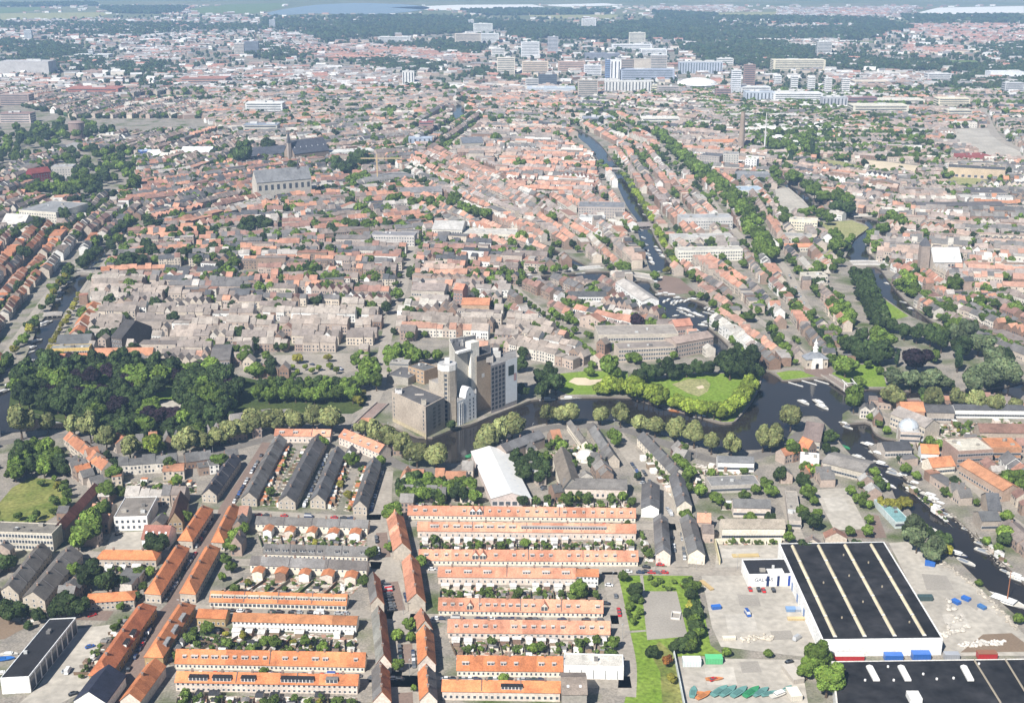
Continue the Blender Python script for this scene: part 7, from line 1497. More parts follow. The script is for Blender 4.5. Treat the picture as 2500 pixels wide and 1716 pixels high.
def scatter(name, pts, srcs, label, cat):
    """one mass of plants: instances of the crowns above on a cloud of points"""
    me = bpy.data.meshes.new(name); me.vertices.add(len(pts)); me.vertices.foreach_set('co', np.array([(p[1], p[2], 0) for p in pts], np.float32).ravel())
    at = me.attributes.new('sc', 'FLOAT', 'POINT'); at.data.foreach_set('value', np.array([p[3] for p in pts], np.float32))
    ak = me.attributes.new('kd', 'INT', 'POINT'); ak.data.foreach_set('value', np.array([srcs[p[0]][0] + R.randint(0, 2) if p[0] in srcs else 0 for p in pts], np.int32))
    o = link(name, me, label=label, cat=cat, kind='stuff'); ng = bpy.data.node_groups.new(name, 'GeometryNodeTree')
    ng.interface.new_socket('Geometry', in_out='INPUT', socket_type='NodeSocketGeometry'); ng.interface.new_socket('Geometry', in_out='OUTPUT', socket_type='NodeSocketGeometry')
    N = ng.nodes; Lk = ng.links; gi = N.new('NodeGroupInput'); go = N.new('NodeGroupOutput'); ip = N.new('GeometryNodeInstanceOnPoints')
    allobj = []
    for k in srcs: allobj += srcs[k][1]
    jn = N.new('GeometryNodeJoinGeometry')
    for ob in reversed(allobj):
        oi = N.new('GeometryNodeObjectInfo'); oi.inputs['Object'].default_value = ob; oi.transform_space = 'ORIGINAL'; oi.inputs['As Instance'].default_value = True; Lk.new(oi.outputs['Geometry'], jn.inputs[0])
    na = N.new('GeometryNodeInputNamedAttribute'); na.data_type = 'FLOAT'; na.inputs['Name'].default_value = 'sc'; nk = N.new('GeometryNodeInputNamedAttribute'); nk.data_type = 'INT'; nk.inputs['Name'].default_value = 'kd'
    rv = N.new('FunctionNodeRandomValue'); rv.data_type = 'FLOAT_VECTOR'; rv.inputs[0].default_value = (0, 0, 0); rv.inputs[1].default_value = (0, 0, 6.28)
    Lk.new(gi.outputs[0], ip.inputs['Points']); Lk.new(jn.outputs[0], ip.inputs['Instance']); ip.inputs['Pick Instance'].default_value = True
    Lk.new([s for s in nk.outputs if s.enabled][0], ip.inputs['Instance Index']); Lk.new([s for s in na.outputs if s.enabled][0], ip.inputs['Scale']); Lk.new(rv.outputs[0], ip.inputs['Rotation']); Lk.new(ip.outputs[0], go.inputs[0])
    m_ = o.modifiers.new('scatter', 'NODES'); m_.node_group = ng
    return o
srcs = {}; idx = 0
for k in ('dark', 'green', 'shrub', 'lime', 'olive', 'gold', 'grey'):
    obs = []
    for me in CRV[k]:
        f = [o for o in bpy.data.objects if o.data == me]
        obs.append(f[0] if f else [o for o in bpy.data.objects if o.data in CRV[k]][0])
    srcs[k] = (idx, obs); idx += len(obs)
REST = [r_ for r_ in REST if r_[0] in srcs]
if REST: scatter('distant_trees', REST, srcs, 'small trees and bushes dotted through the town', 'trees')
# far woods: rounded crowns, too far off to tell apart
FW = [([(0, 60), (320, 58), (520, 62), (700, 66), (640, 80), (300, 76), (0, 74)], .35), ([(80, 72), (300, 70), (420, 78), (380, 92), (100, 88)], .5), ([(0, 100), (140, 108), (190, 130), (140, 150), (60, 140), (0, 120)], .6), ([(100, 120), (180, 112), (260, 150), (400, 150), (460, 180), (430, 215), (330, 240), (240, 235), (150, 215), (120, 170)], .75), ([(280, 200), (430, 185), (470, 225), (420, 235), (300, 232)], .7), ([(470, 190), (640, 196), (800, 205), (790, 222), (480, 226)], .6),
 ([(0, 255), (120, 240), (260, 255), (380, 250), (560, 258), (580, 290), (480, 315), (340, 320), (180, 300), (80, 330), (0, 350)], .75), ([(600, 110), (720, 105), (780, 135), (700, 150), (600, 140)], .5), ([(640, 45), (900, 42), (1150, 42), (1260, 45), (1260, 66), (1130, 82), (950, 90), (760, 92), (640, 70)], .7), ([(780, 92), (1000, 92), (1100, 100), (1180, 112), (1170, 140), (1060, 128), (900, 112), (760, 110)], .6), ([(850, 150), (960, 142), (1080, 158), (1080, 172), (900, 175)], .7), ([(830, 235), (930, 228), (940, 245), (820, 248)], .5),
 ([(1200, 190), (1285, 192), (1285, 220), (1200, 222)], .8), ([(1130, 170), (1240, 168), (1240, 188), (1120, 190)], .6), ([(1235, 48), (1330, 46), (1400, 60), (1600, 55), (1640, 80), (1600, 98), (1380, 96), (1240, 92)], .8), ([(1560, 52), (1700, 60), (1780, 100), (1900, 105), (1960, 118), (2000, 150), (1900, 172), (1720, 150), (1640, 110)], .7), ([(1590, 30), (1900, 44), (2140, 48), (2230, 72), (2100, 100), (1850, 98), (1700, 85), (1600, 52)], .8), ([(1540, 245), (1660, 250), (1650, 285), (1550, 280)], .7), ([(1735, 240), (1810, 240), (1880, 245), (1880, 262), (1740, 262)], .8), ([(2050, 262), (2290, 280), (2290, 292), (2060, 290)], .7),
 ([(2000, 130), (2100, 125), (2240, 110), (2380, 120), (2500, 105), (2500, 180), (2420, 190), (2300, 170), (2200, 175), (2080, 170), (2000, 165)], .75), ([(2180, 210), (2280, 200), (2380, 180), (2500, 190), (2500, 260), (2420, 262), (2340, 235), (2200, 235)], .75), ([(2420, 265), (2500, 275), (2500, 330), (2440, 315)], .6), ([(1780, 115), (1900, 110), (2000, 118), (1990, 140), (1800, 140)], .6), ([(1440, 245), (1540, 260), (1540, 285), (1450, 275)], .2), ([(2200, 40), (2500, 40), (2500, 62), (2230, 62)], .45), ([(240, 20), (460, 20), (440, 36), (280, 34)], .6), ([(0, 12), (230, 8), (240, 16), (0, 18)], .5), ([(1120, 28), (1330, 24), (1500, 26), (1480, 36), (1200, 40)], .5), ([(1850, 210), (2000, 212), (2000, 225), (1850, 225)], .3), ([(0, 140), (120, 150), (140, 185), (0, 190)], .4)]
ico = []
t_ = (1 + 5 ** .5) / 2
IV = np.array([(-1, t_, 0), (1, t_, 0), (-1, -t_, 0), (1, -t_, 0), (0, -1, t_), (0, 1, t_), (0, -1, -t_), (0, 1, -t_), (t_, 0, -1), (t_, 0, 1), (-t_, 0, -1), (-t_, 0, 1)]) / math.sqrt(1 + t_ * t_)
IF = [(0, 11, 5), (0, 5, 1), (0, 1, 7), (0, 7, 10), (0, 10, 11), (1, 5, 9), (5, 11, 4), (11, 10, 2), (10, 7, 6), (7, 1, 8), (3, 9, 4), (3, 4, 2), (3, 2, 6), (3, 6, 8), (3, 8, 9), (4, 9, 5), (2, 4, 11), (6, 2, 10), (8, 6, 7), (9, 8, 1)]
XY = []
for poly, dens in FW:
    p = np.array(poly); g = [G(*q) for q in poly]; x0, x1, y0, y1 = min(q.x for q in g), max(q.x for q in g), min(q.y for q in g), max(q.y for q in g)
    far_ = (y0 + y1) / 2; rr = np.clip(far_ / 700, 4.5, 9); n = int((x1 - x0) * (y1 - y0) / (rr * rr * 2.6) * dens); n = min(n, 9000)
    X, Y = RN.uniform(x0, x1, n), RN.uniform(y0, y1, n); a, b = px_of(X, Y); m_ = inside(a, b, p) & ~occupied(a, b)
    m_ &= (np.sin(X / 160 + 3 * np.sin(Y / 520)) + np.sin(Y / 260 + X / 900) + RN.normal(0, .6, n)) > -.55      # clearings between the belts
    XY.append(np.c_[X[m_], Y[m_], rr * RN.uniform(.65, 1.35, m_.sum())])
# loose far trees everywhere between
n = 15000; yy = RN.uniform(40, 330, n); xx = RN.uniform(0, 2500, n); pg = np.array([tuple(G(a, b).xy) for a, b in zip(xx, yy)]); m_ = ~occupied(xx, yy)
keep_p = np.clip((350 - yy) / 260, .2, .9); m_ &= RN.random(n) < keep_p
XY.append(np.c_[pg[m_], np.clip(pg[m_, 1] / 700, 3.5, 7) * RN.uniform(.5, 1.2, m_.sum())])
XY = np.concatenate(XY); N_ = len(XY)
sv = RN.uniform(.75, 1.25, (N_, 12, 1)); V = IV[None] * sv * np.stack([XY[:, 2], XY[:, 2], XY[:, 2] * 1.05], 1)[:, None, :]
V[:, :, 0] += XY[:, 0:1]; V[:, :, 1] += XY[:, 1:2]; V[:, :, 2] += XY[:, 2:3] * .85
cc = np.array((.034, .054, .022))[None] * RN.uniform(.6, 1.5, (N_, 1)) * np.c_[RN.uniform(.85, 1.3, N_), np.ones(N_), RN.uniform(.8, 1.1, N_)]
mb = MB(); mb.bulk(V, IF, 0, cc); mb.bulk_v(V); mb.build('far_woods', 'farleaf', label='far woods and tree belts fading into the haze', cat='woods', kind='stuff')
print('TREES', len(TA), 'rest', len(REST), 'far', N_, 'houses', len(HA), 'sheds', len(SHED))

# ================================================================== CARS
CARC = {'black': (.015, .015, .018), 'white': (.75, .75, .74), 'silver': (.42, .43, .44), 'dark blue': (.02, .035, .09), 'red': (.50, .02, .02), 'grey': (.14, .145, .15), 'blue': (.03, .10, .35), 'dark green': (.02, .06, .05)}
def car_meshes(col, van=False):
    L_, W_, hh = (4.3, 1.75, 1.45) if not van else (5.4, 2.0, 2.3)
    body = MB(); n = 8; x = [-L_ / 2, -L_ / 2 + .15, -L_ * .28, -L_ * .05, L_ * .12, L_ * .30, L_ / 2 - .12, L_ / 2]
    zt = [.55, .85, .92, .95, .95, .88, .75, .5] if not van else [.7, 1.2, 1.25, 1.25, 1.25, 1.2, 1.0, .6]; wd = [.82, .95, 1, 1, 1, 1, .95, .78]
    for s in (-1, 1):
        body.add([(a, s * W_ / 2 * w, .28) for a, w in zip(x, wd)] + [(a, s * W_ / 2 * w * .96, z) for a, w, z in zip(x, wd, zt)], [(i, i + 1, n + i + 1, n + i) if s < 0 else (i + 1, i, n + i, n + i + 1) for i in range(n - 1)], 0, col)
    top = [(a, -W_ / 2 * w * .96, z) for a, w, z in zip(x, wd, zt)] + [(a, W_ / 2 * w * .96, z) for a, w, z in zip(x, wd, zt)]
    body.add(top, [(i, i + 1, n + i + 1, n + i) for i in range(n - 1)], 0, col)
    for k in (0, n - 1): body.add([(x[k], -W_ / 2 * wd[k], .28), (x[k], W_ / 2 * wd[k], .28), (x[k], W_ / 2 * wd[k] * .96, zt[k]), (x[k], -W_ / 2 * wd[k] * .96, zt[k])], [(0, 1, 2, 3)], 0, col)
    c0, c1, c2, c3 = (-L_ * .40, -L_ * .28, L_ * .08, L_ * .26) if not van else (-L_ * .48, -L_ * .46, L_ * .22, L_ * .36); zb = .9 if not van else 1.2; w0, w1 = W_ * .46, W_ * .39
    cab = MB(); v = [(c0, -w0, zb), (c3, -w0, zb), (c3, w0, zb), (c0, w0, zb), (c1, -w1, hh - .05), (c2, -w1, hh - .05), (c2, w1, hh - .05), (c1, w1, hh - .05)]
    cab.add(v, [(0, 1, 5, 4), (1, 2, 6, 5), (2, 3, 7, 6), (3, 0, 4, 7)], 0 if not van else 0, (.5,) * 3)
    roof = MB(); roof.box(c1, c2, -w1, w1, hh - .05, hh, col, 0)
    wh_ = MB(); 
    m = 10; ring = [(.31 * math.cos(2 * math.pi * i / m), .31 * math.sin(2 * math.pi * i / m)) for i in range(m)]
    wh_.add([(a, -.1, b) for a, b in ring] + [(a, .1, b) for a, b in ring], [(i, (i + 1) % m, m + (i + 1) % m, m + i) for i in range(m)] + [tuple(range(m)), tuple(range(2 * m - 1, m - 1, -1))], 0, (.02, .02, .02))
    return body.mesh('body', ['paint']), cab.mesh('windows', ['glass']) if not van else cab.mesh('upper_body', ['paint']), roof.mesh('car_roof', ['paint']), wh_.mesh('wheel', ['paint']), L_, W_
CM = {}
NCAR = [0]
def car(px, py, dxp, dyp, colour=None, van=False, z=0.08):
    """standing at a spot of the photo, nose towards the spot px+dxp, py+dyp"""
    colour = colour or R.choices(list(CARC), (6, 3, 4, 3, 1.6, 4, 1, 1))[0]; k = (colour, van)
    if k not in CM: CM[k] = car_meshes(CARC[colour], van)
    bm_, cb, rf, wl, L_, W_ = CM[k]; g = G(px, py); h = G(px + dxp, py + dyp); rz = math.atan2(h.y - g.y, h.x - g.x)
    root = empty('parked_car' if not van else 'delivery_van', (g.x, g.y, z), rz); link('body', bm_, root); link('windows' if not van else 'upper_body', cb, root); link('car_roof', rf, root)
    for x in (-L_ * .31, L_ * .31):
        for y in (-W_ * .45, W_ * .45): link('wheel', wl, root, (x, y, .31))
    later(root, f"{colour} {'van' if van else 'car'} parked", 'van' if van else 'car', px, py, 'parked cars'); NCAR[0] += 1
def cars_along(a, b, n, prob=.75, end_on=False, off=0.0, vans=.06):
    """a line of parking spots on the ground from photo spot a to b"""
    ga, gb = G(*a), G(*b); d = (gb - ga).normalized(); nn = Vector((-d.y, d.x, 0))
    for i in range(n):
        if R.random() > prob: continue
        p = ga.lerp(gb, (i + .5 + R.uniform(-.12, .12)) / n) + nn * off; q = p + (nn if end_on else d) * (3 if R.random() < .5 else -3)
        x, y = [float(t) for t in px_of(p.x, p.y)]; x2, y2 = [float(t) for t in px_of(q.x, q.y)]
        car(x, y, x2 - x, y2 - y, van=R.random() < vans)
cars_along((1000, 1279), (1550, 1284), 34, .42); cars_along((1005, 1391), (1440, 1393), 30, .62); cars_along((1010, 1511), (1470, 1515), 30, .6); cars_along((900, 1657), (1000, 1659), 6, .7); cars_along((1080, 1659), (1360, 1662), 18, .8)
cars_along((450, 1645), (880, 1652), 26, .7); cars_along((530, 1492), (850, 1499), 20, .6); cars_along((640, 1374), (890, 1380), 16, .6); cars_along((560, 1256), (890, 1268), 16, .4)
cars_along((940, 1425), (960, 1495), 9, .95, True); cars_along((985, 1440), (1000, 1490), 5, .6); cars_along((975, 1575), (980, 1635), 6, .8); cars_along((1008, 1590), (1012, 1640), 5, .7); cars_along((918, 1310), (926, 1365), 6, .7); cars_along((948, 1310), (955, 1350), 4, .4)
cars_along((404, 1470), (478, 1350), 13, .85); cars_along((452, 1480), (520, 1352), 9, .3); cars_along((478, 1338), (520, 1268), 9, .85); cars_along((300, 1660), (375, 1525), 14, .75); cars_along((570, 1230), (640, 1110), 14, .8); cars_along((742, 1240), (800, 1110), 12, .8); cars_along((905, 1250), (935, 1150), 10, .8)
cars_along((70, 1465), (130, 1370), 10, .7); cars_along((160, 1440), (190, 1380), 6, .7); cars_along((1556, 1130), (1640, 1260), 14, .55); cars_along((1540, 1130), (1600, 1220), 10, .4); cars_along((1640, 1300), (1650, 1370), 7, .7); cars_along((1664, 1300), (1672, 1370), 6, .6); cars_along((1500, 1440), (1516, 1520), 7, .6)
for x, y, c_ in ((1577, 1397, 'black'), (1534, 1397, 'white'), (1612, 1380, 'red'), (1563, 1399, 'dark blue'), (1591, 1399, 'red'), (1605, 1399, 'grey'), (1622, 1399, 'red'), (1578, 1386, 'black'), (1487, 1430, 'white'), (1480, 1475, 'black')): car(x, y, 12, 1, c_)
for x, y, c_ in ((1831, 1440, 'red'), (1852, 1441, 'black'), (1864, 1443, 'red'), (1888, 1442, 'black')): car(x, y, 4, 9, c_)
for x, y, c_ in ((1927, 1617, 'black'), (1742, 1660, 'red'), (1849, 1382, 'dark blue'), (190, 1507, 'dark blue'), (225, 1503, 'red'), (264, 1410, 'black'), (290, 1305, 'black'), (162, 1640, 'silver'), (220, 1580, 'blue'), (180, 1695, 'black'), (1327, 1190, 'black'), (1328, 1195, 'grey'), (2085, 1008, 'grey'), (2430, 1250, 'grey'), (2445, 1262, 'grey'), (1570, 1180, 'silver')): car(x, y, 10, -3, c_)
car(166, 1640, 6, -10, 'white', True); car(1946, 1560, 12, -8, 'silver', True); car(1825, 1500, 4, 6, 'blue', True)
cars_along((2200, 1052), (2260, 1085), 8, .6); cars_along((1925, 670), (1965, 745), 10, .5); cars_along((100, 905), (150, 800), 12, .6); cars_along((840, 905), (700, 880), 8, .5)

# ================================================================== BOATS
def boat_meshes(kind):
    hull = MB(); n = 9; xs = np.linspace(-.5, .5, n); wd = [.36, .44, .48, .5, .5, .47, .38, .22, .01] if kind != 'barge' else [.40, .5, .5, .5, .5, .5, .48, .38, .15]
    hc = {'cruiser': (.78, .77, .75), 'sloop': (.70, .69, .66), 'barge': (.10, .12, .13), 'teal': (.14, .30, .27), 'green': (.05, .28, .12), 'orange': (.55, .22, .08), 'navy': (.03, .05, .12), 'bluetarp': (.03, .16, .5)}[kind]
    low = [(x * .94, s * w * .7, 0) for s in (-1, 1) for x, w in zip(xs, wd)]; up = [(x, s * w, .22 + .05 * max(0, x) * 2) for s in (-1, 1) for x, w in zip(xs, wd)]
    for s in (0, 1): hull.add([low[s * n + i] for i in range(n)] + [up[s * n + i] for i in range(n)], [(i, i + 1, n + i + 1, n + i) if s == 0 else (i + 1, i, n + i, n + i + 1) for i in range(n - 1)], 0, hc)
    hull.add([low[0], low[n], up[n], up[0]], [(0, 3, 2, 1)], 0, hc)
    deck = MB(); deck.add([(x, -w * .96, .21) for x, w in zip(xs, wd)] + [(x, w * .96, .21) for x, w in zip(xs, wd)], [(i, i + 1, n + i + 1, n + i) for i in range(n - 1)], 0, (.62, .58, .5) if kind not in ('teal', 'green', 'orange', 'bluetarp') else hc)
    cab = MB(); 
    if kind in ('cruiser', 'navy', 'barge'):
        a, b = (-.25, .22) if kind != 'barge' else (-.38, .2); cab.box(a, b, -.33, .33, .2, .42, (.8, .79, .77)); cab.box(a + .05, b - .08, -.28, .28, .42, .5, (.76, .75, .73)); cab.box(a - .01, b + .01, -.34, .34, .30, .38, (.05, .06, .07))
    else: cab.box(-.35, .1, -.3, .3, .2, .27, (.25, .27, .3) if kind == 'sloop' else tuple(c_ * .7 for c_ in hc))
    return hull.mesh('hull', ['paint']), deck.mesh('deck', ['paint']), cab.mesh('cabin', ['paint'])
BM = {}
def boat(px, py, ang, L_=9, kind='cruiser', z=-1.25, mast=0, on=' moored'):
    """ang: heading on the ground in degrees from +X"""
    if kind not in BM: BM[kind] = boat_meshes(kind)
    g = G(px, py, z); w_ = L_ * .34 if kind != 'barge' else L_ * .24
    root = empty('moored_boat' if z < -.5 else 'laid_up_boat', (g.x, g.y, z), rad(ang)); root.scale = (L_, w_, L_ * .36 if L_ < 12 else 4)
    for nm, me in zip(('hull', 'deck', 'cabin'), BM[kind]): link(nm, me, root)
    if mast:
        mb = MB(); mb.tube([((0.05, 0, .2), .012), ((0.05, 0, mast / root.scale[2]), .006)], (.32, .13, .06), 0, 6); mb.build('mast', 'paint', root)
    later(root, {'cruiser': 'white motor cruiser', 'sloop': 'open grey-white sloop', 'barge': 'dark-hulled houseboat barge', 'teal': 'teal-covered boat', 'green': 'bright green boat', 'orange': 'orange-brown dinghy', 'navy': 'navy-hulled cruiser', 'bluetarp': 'boat under a bright blue tarpaulin'}[kind] + (on if z < -.5 else ' laid up ashore'), 'boat', px, py, 'boats')
for x, y, a, l in ((1644, 737, 60, 9), (1632, 733, 60, 8), (1654, 738, 55, 9), (1664, 736, 55, 9), (1675, 736, 50, 8), (1683, 733, 40, 9), (1694, 733, -40, 12), (1622, 737, 70, 8), (1640, 741, 70, 7), (1648, 743, 60, 8), (1663, 755, -50, 9), (1672, 757, -55, 9), (1680, 760, -60, 9), (1689, 764, -50, 8), (1697, 767, -60, 9), (1704, 770, -55, 9), (1668, 765, -50, 8), (1660, 760, -50, 8), (1685, 772, -40, 9), (1710, 772, -40, 8), (1650, 772, 20, 7), (1725, 752, 60, 9), (1733, 756, 60, 9), (1726, 765, -50, 9), (1736, 768, -60, 8), (1746, 763, -45, 10), (1641, 782, -30, 8), (1648, 791, -40, 9), (1724, 788, 20, 9), (1735, 790, -20, 10), (1745, 787, 20, 9), (1716, 795, -30, 9), (1702, 808, -60, 7), (1704, 811, 20, 5), (1600, 690, -80, 14), (1608, 665, 30, 6), (1612, 720, 10, 10), (1625, 718, 0, 10), (1640, 722, 0, 14), (1655, 728, 0, 9)): boat(x, y, a, l, 'cruiser' if R.random() < .75 else 'sloop')
for x, y, a, l, k in ((1575, 620, -70, 10, 'cruiser'), (1580, 612, -70, 9, 'cruiser'), (1587, 633, -75, 14, 'cruiser'), (1592, 643, -75, 13, 'cruiser'), (1625, 612, 110, 8, 'cruiser'), (1632, 632, 110, 9, 'cruiser'), (1612, 590, 110, 8, 'sloop'), (1590, 560, 110, 8, 'sloop'), (1572, 525, 110, 8, 'sloop'), (1560, 500, 110, 7, 'sloop'), (165, 693, 70, 16, 'barge'), (144, 718, 60, 13, 'cruiser'), (137, 735, 60, 12, 'cruiser'), (78, 882, 70, 7, 'cruiser'), (22, 908, 60, 12, 'barge'), (18, 942, 60, 9, 'cruiser'), (8, 958, 60, 14, 'barge'), (142, 1032, 0, 8, 'sloop'), (88, 835, 65, 14, 'barge'), (80, 850, 65, 10, 'navy'), (112, 790, 65, 16, 'barge'),
 (1962, 984, -58, 11, 'cruiser'), (2000, 985, -70, 14, 'cruiser'), (2008, 995, -60, 12, 'cruiser'), (2062, 1036, -50, 9, 'navy'), (2070, 1045, -50, 8, 'sloop'), (1336, 977, 0, 12, 'cruiser'), (1388, 974, 5, 12, 'cruiser'), (1412, 972, 0, 8, 'sloop'), (1306, 976, 0, 6, 'sloop'), (1640, 1000, -22, 12, 'sloop'), (1652, 1005, -22, 11, 'orange'), (1713, 1020, -20, 12, 'cruiser'), (1622, 990, -22, 9, 'sloop'), (2144, 1110, -48, 13, 'cruiser'), (2122, 1088, -45, 12, 'navy'), (2090, 1130, -52, 18, 'cruiser'), (2104, 1142, -52, 12, 'cruiser'), (2118, 1156, -50, 14, 'cruiser'), (2190, 1152, -46, 12, 'sloop'), (2205, 1163, -46, 11, 'navy'), (2234, 1182, -46, 10, 'cruiser'), (2227, 1203, -52, 8, 'cruiser'), (2272, 1212, -46, 13, 'cruiser'), (2280, 1222, -46, 12, 'cruiser'), (2296, 1232, -46, 10, 'navy'), (2398, 1330, -44, 9, 'sloop'), (2403, 1328, -44, 8, 'cruiser'), (2482, 1408, -44, 10, 'cruiser'), (2492, 1418, -44, 12, 'cruiser'), (2060, 1092, -52, 10, 'green'), (2362, 1294, -44, 7, 'sloop'), (934, 1034, 10, 8, 'sloop')): boat(x, y, a, l, k)
def boats_along(pts, n, ang, off=0):
    for i in range(n):
        t = (i + R.uniform(.1, .9)) / n * (len(pts) - 1); k = min(int(t), len(pts) - 2); f = t - k
        boat(pts[k][0] + (pts[k + 1][0] - pts[k][0]) * f + off, pts[k][1] + (pts[k + 1][1] - pts[k][1]) * f, ang + R.uniform(-6, 6), R.uniform(6, 12), R.choice(('cruiser', 'cruiser', 'sloop', 'navy', 'sloop')))
boats_along([(2142, 1120), (2182, 1150), (2228, 1186), (2264, 1210), (2300, 1243), (2360, 1294), (2423, 1358), (2470, 1402)], 7, -47, -9); boats_along([(2080, 1104), (2114, 1143), (2136, 1164), (2182, 1195)], 7, -50, 5); boats_along([(2236, 1262), (2300, 1322), (2342, 1362), (2399, 1420)], 3, -46, 4)
boats_along([(1600, 600), (1624, 632)], 5, -60, -2); boats_along([(1560, 560), (1572, 602), (1584, 640)], 5, 110, 4); boats_along([(2148, 668), (2200, 730), (2260, 785)], 3, -62, -4); boats_along([(2136, 560), (2116, 600)], 4, 70, -3); boats_along([(60, 880), (100, 800), (150, 712)], 3, 62, 4); boats_along([(1240, 676), (1440, 668)], 5, 0)
boat(2452, 1468, -44, 24, 'cruiser', mast=17); boat(1158, 1112, 38, 13, 'green', z=-.9)
boat(8, 1610, 10, 10, 'bluetarp', z=.25); boat(2, 1645, 15, 8, 'cruiser', z=.25); boat(22, 1598, 5, 8, 'cruiser', z=.25)
for x, y, a, l, k in ((1692, 1690, 75, 9, 'teal'), (1718, 1698, 40, 9, 'orange'), (1757, 1688, 45, 11, 'teal'), (1778, 1688, 45, 11, 'teal'), (1805, 1690, 45, 11, 'teal'), (1835, 1690, 45, 11, 'green'), (1858, 1690, 40, 10, 'teal'), (1880, 1694, 20, 9, 'teal'), (1903, 1695, 30, 10, 'cruiser'), (1920, 1684, 45, 8, 'teal'), (1702, 1692, 10, 6, 'orange'), (1744, 1658, 5, 8, 'orange')): boat(x, y, a, l, k, z=.25)
for poly, m_ in (([(1800, 1450), (1850, 1452), (1858, 1480), (1806, 1478)], 'court'), ([(1770, 1500), (1840, 1498), (1850, 1540), (1778, 1545)], 'concrete_patch'), ([(1880, 1540), (1930, 1538), (1940, 1560), (1888, 1562)], 'court'), ([(1760, 1340), (1850, 1338), (1852, 1360), (1764, 1362)], 'concrete_patch'), ([(1805, 1615), (1850, 1613), (1860, 1640), (1812, 1642)], 'court'), ([(1720, 1630), (1790, 1628), (1800, 1670), (1726, 1672)], 'concrete_patch'), ([(2250, 1400), (2310, 1405), (2330, 1440), (2262, 1440)], 'court'), ([(2300, 1500), (2350, 1495), (2370, 1530), (2312, 1535)], 'concrete_patch'), ([(2010, 1215), (2060, 1212), (2075, 1245), (2022, 1248)], 'concrete_patch'), ([(2370, 1450), (2400, 1470), (2385, 1490), (2352, 1468)], 'court')): sheet('concrete_patch', poly, .075, m_, blk=False)
# ---- jetties, containers and other yard things
def box_thing(name, label, px, py, L_, W_, H_, ang, col, cat, parts=('body', 'lid'), lidcol=None, ribs=6):
    g = G(px, py); root = empty(name, (g.x, g.y, 0.1), rad(ang), label=label, cat=cat); mb = MB(); mb.box(-L_ / 2, L_ / 2, -W_ / 2, W_ / 2, 0, H_ * .92, col)
    for k in range(ribs): x = -L_ / 2 + (k + .5) * L_ / ribs; mb.box(x - .08, x + .08, -W_ / 2 - .06, W_ / 2 + .06, 0, H_ * .9, tuple(c_ * .8 for c_ in col))
    mb.build(parts[0], 'paint', root); mb = MB(); mb.box(-L_ / 2 - .06, L_ / 2 + .06, -W_ / 2 - .1, W_ / 2 + .1, H_ * .92, H_, lidcol or tuple(min(.8, c_ * 1.3) for c_ in col)); mb.build(parts[1], 'paint', root)
RED_, BLU = (.42, .03, .03), (.03, .12, .40)
for a in (('shipping_container', 'long open red container under the warehouse end wall', 2072, 1610, 13, 3, 2.8, 0, RED_, 'container', ('body', 'load'), (.7, .66, .6)), ('shipping_container', 'blue container left of the covered blue skip', 2180, 1610, 8, 3.2, 3, 0, BLU, 'container'), ('skip', 'blue covered skip with tapered ends', 2247, 1608, 8, 3.6, 3.4, 0, BLU, 'skip'), ('cabin', 'grey site cabin by the warehouse corner', 2322, 1608, 6.5, 3, 3, 0, (.3, .31, .33), 'cabin'), ('shipping_container', 'red container with brown top near the right edge', 2408, 1606, 8.5, 3.2, 3.2, 0, RED_, 'container', ('body', 'lid'), (.3, .14, .08)),
 ('skip', 'small blue skip by the river bushes', 2270, 1380, 5, 2.4, 2.2, -20, BLU, 'skip'), ('tarpaulin_stack', 'blue tarpaulin heap left in the yard', 1748, 1485, 4.5, 2.4, 1.6, 10, BLU, 'stack'), ('pallet_stack', 'blue-grey pallet stack beside the warehouse wall', 1930, 1490, 4.5, 3, 1.5, 0, (.16, .26, .42), 'stack'), ('pallet_stack', 'grey pallet stack beside the warehouse wall', 1950, 1490, 4.5, 3, 1.4, 0, (.3, .33, .38), 'stack'), ('timber_stack', 'yellowish timber stack beside the warehouse wall', 1943, 1512, 8, 2, 1, 0, (.5, .38, .2), 'stack'),
 ('tarpaulin_stack', 'bright blue drum pile in the riverside yard', 2334, 1472, 4, 2.5, 1.6, -60, BLU, 'stack'), ('tarpaulin_stack', 'second blue drum pile nearer the water', 2358, 1464, 4, 2.5, 1.5, -50, BLU, 'stack'), ('tarpaulin_stack', 'lone blue bundle furthest right in the yard', 2397, 1484, 4, 2.2, 1.4, -60, (.05, .14, .32), 'stack'), ('cabin', 'dark green hut at the warehouse side', 2258, 1464, 7, 2.6, 2.4, 0, (.05, .08, .08), 'cabin'), ('shipping_container', 'white and teal cabin in the boatyard corner', 1688, 1622, 8, 4, 3.2, 0, (.6, .66, .64), 'container', ('body', 'lid'), (.75, .76, .75)), ('skip', 'green skip at the boatyard fence', 1742, 1616, 7.5, 3.6, 3, 0, (.10, .42, .18), 'skip'),
 ('timber_stack', 'long ochre beam pile on the north yard', 1820, 1357, 14, 3, .6, 3, (.45, .34, .16), 'stack'), ('timber_stack', 'brown plank pile at the yard hedge', 1725, 1430, 10, 2, .8, 115, (.42, .30, .14), 'stack'), ('cabin', 'white long trailer near the yard hedge', 1780, 1560, 6, 2.2, 1.2, 3, (.62, .56, .45), 'trailer'), ('cabin', 'pale boat shed cabin at the boatyard end', 1938, 1700, 5, 7, 2.6, 8, (.62, .57, .48), 'cabin'), ('cabin', 'flat concrete shed right of the boatyard', 1936, 1650, 5, 12, 2.4, 12, (.42, .38, .33), 'cabin')):
    box_thing(*a)
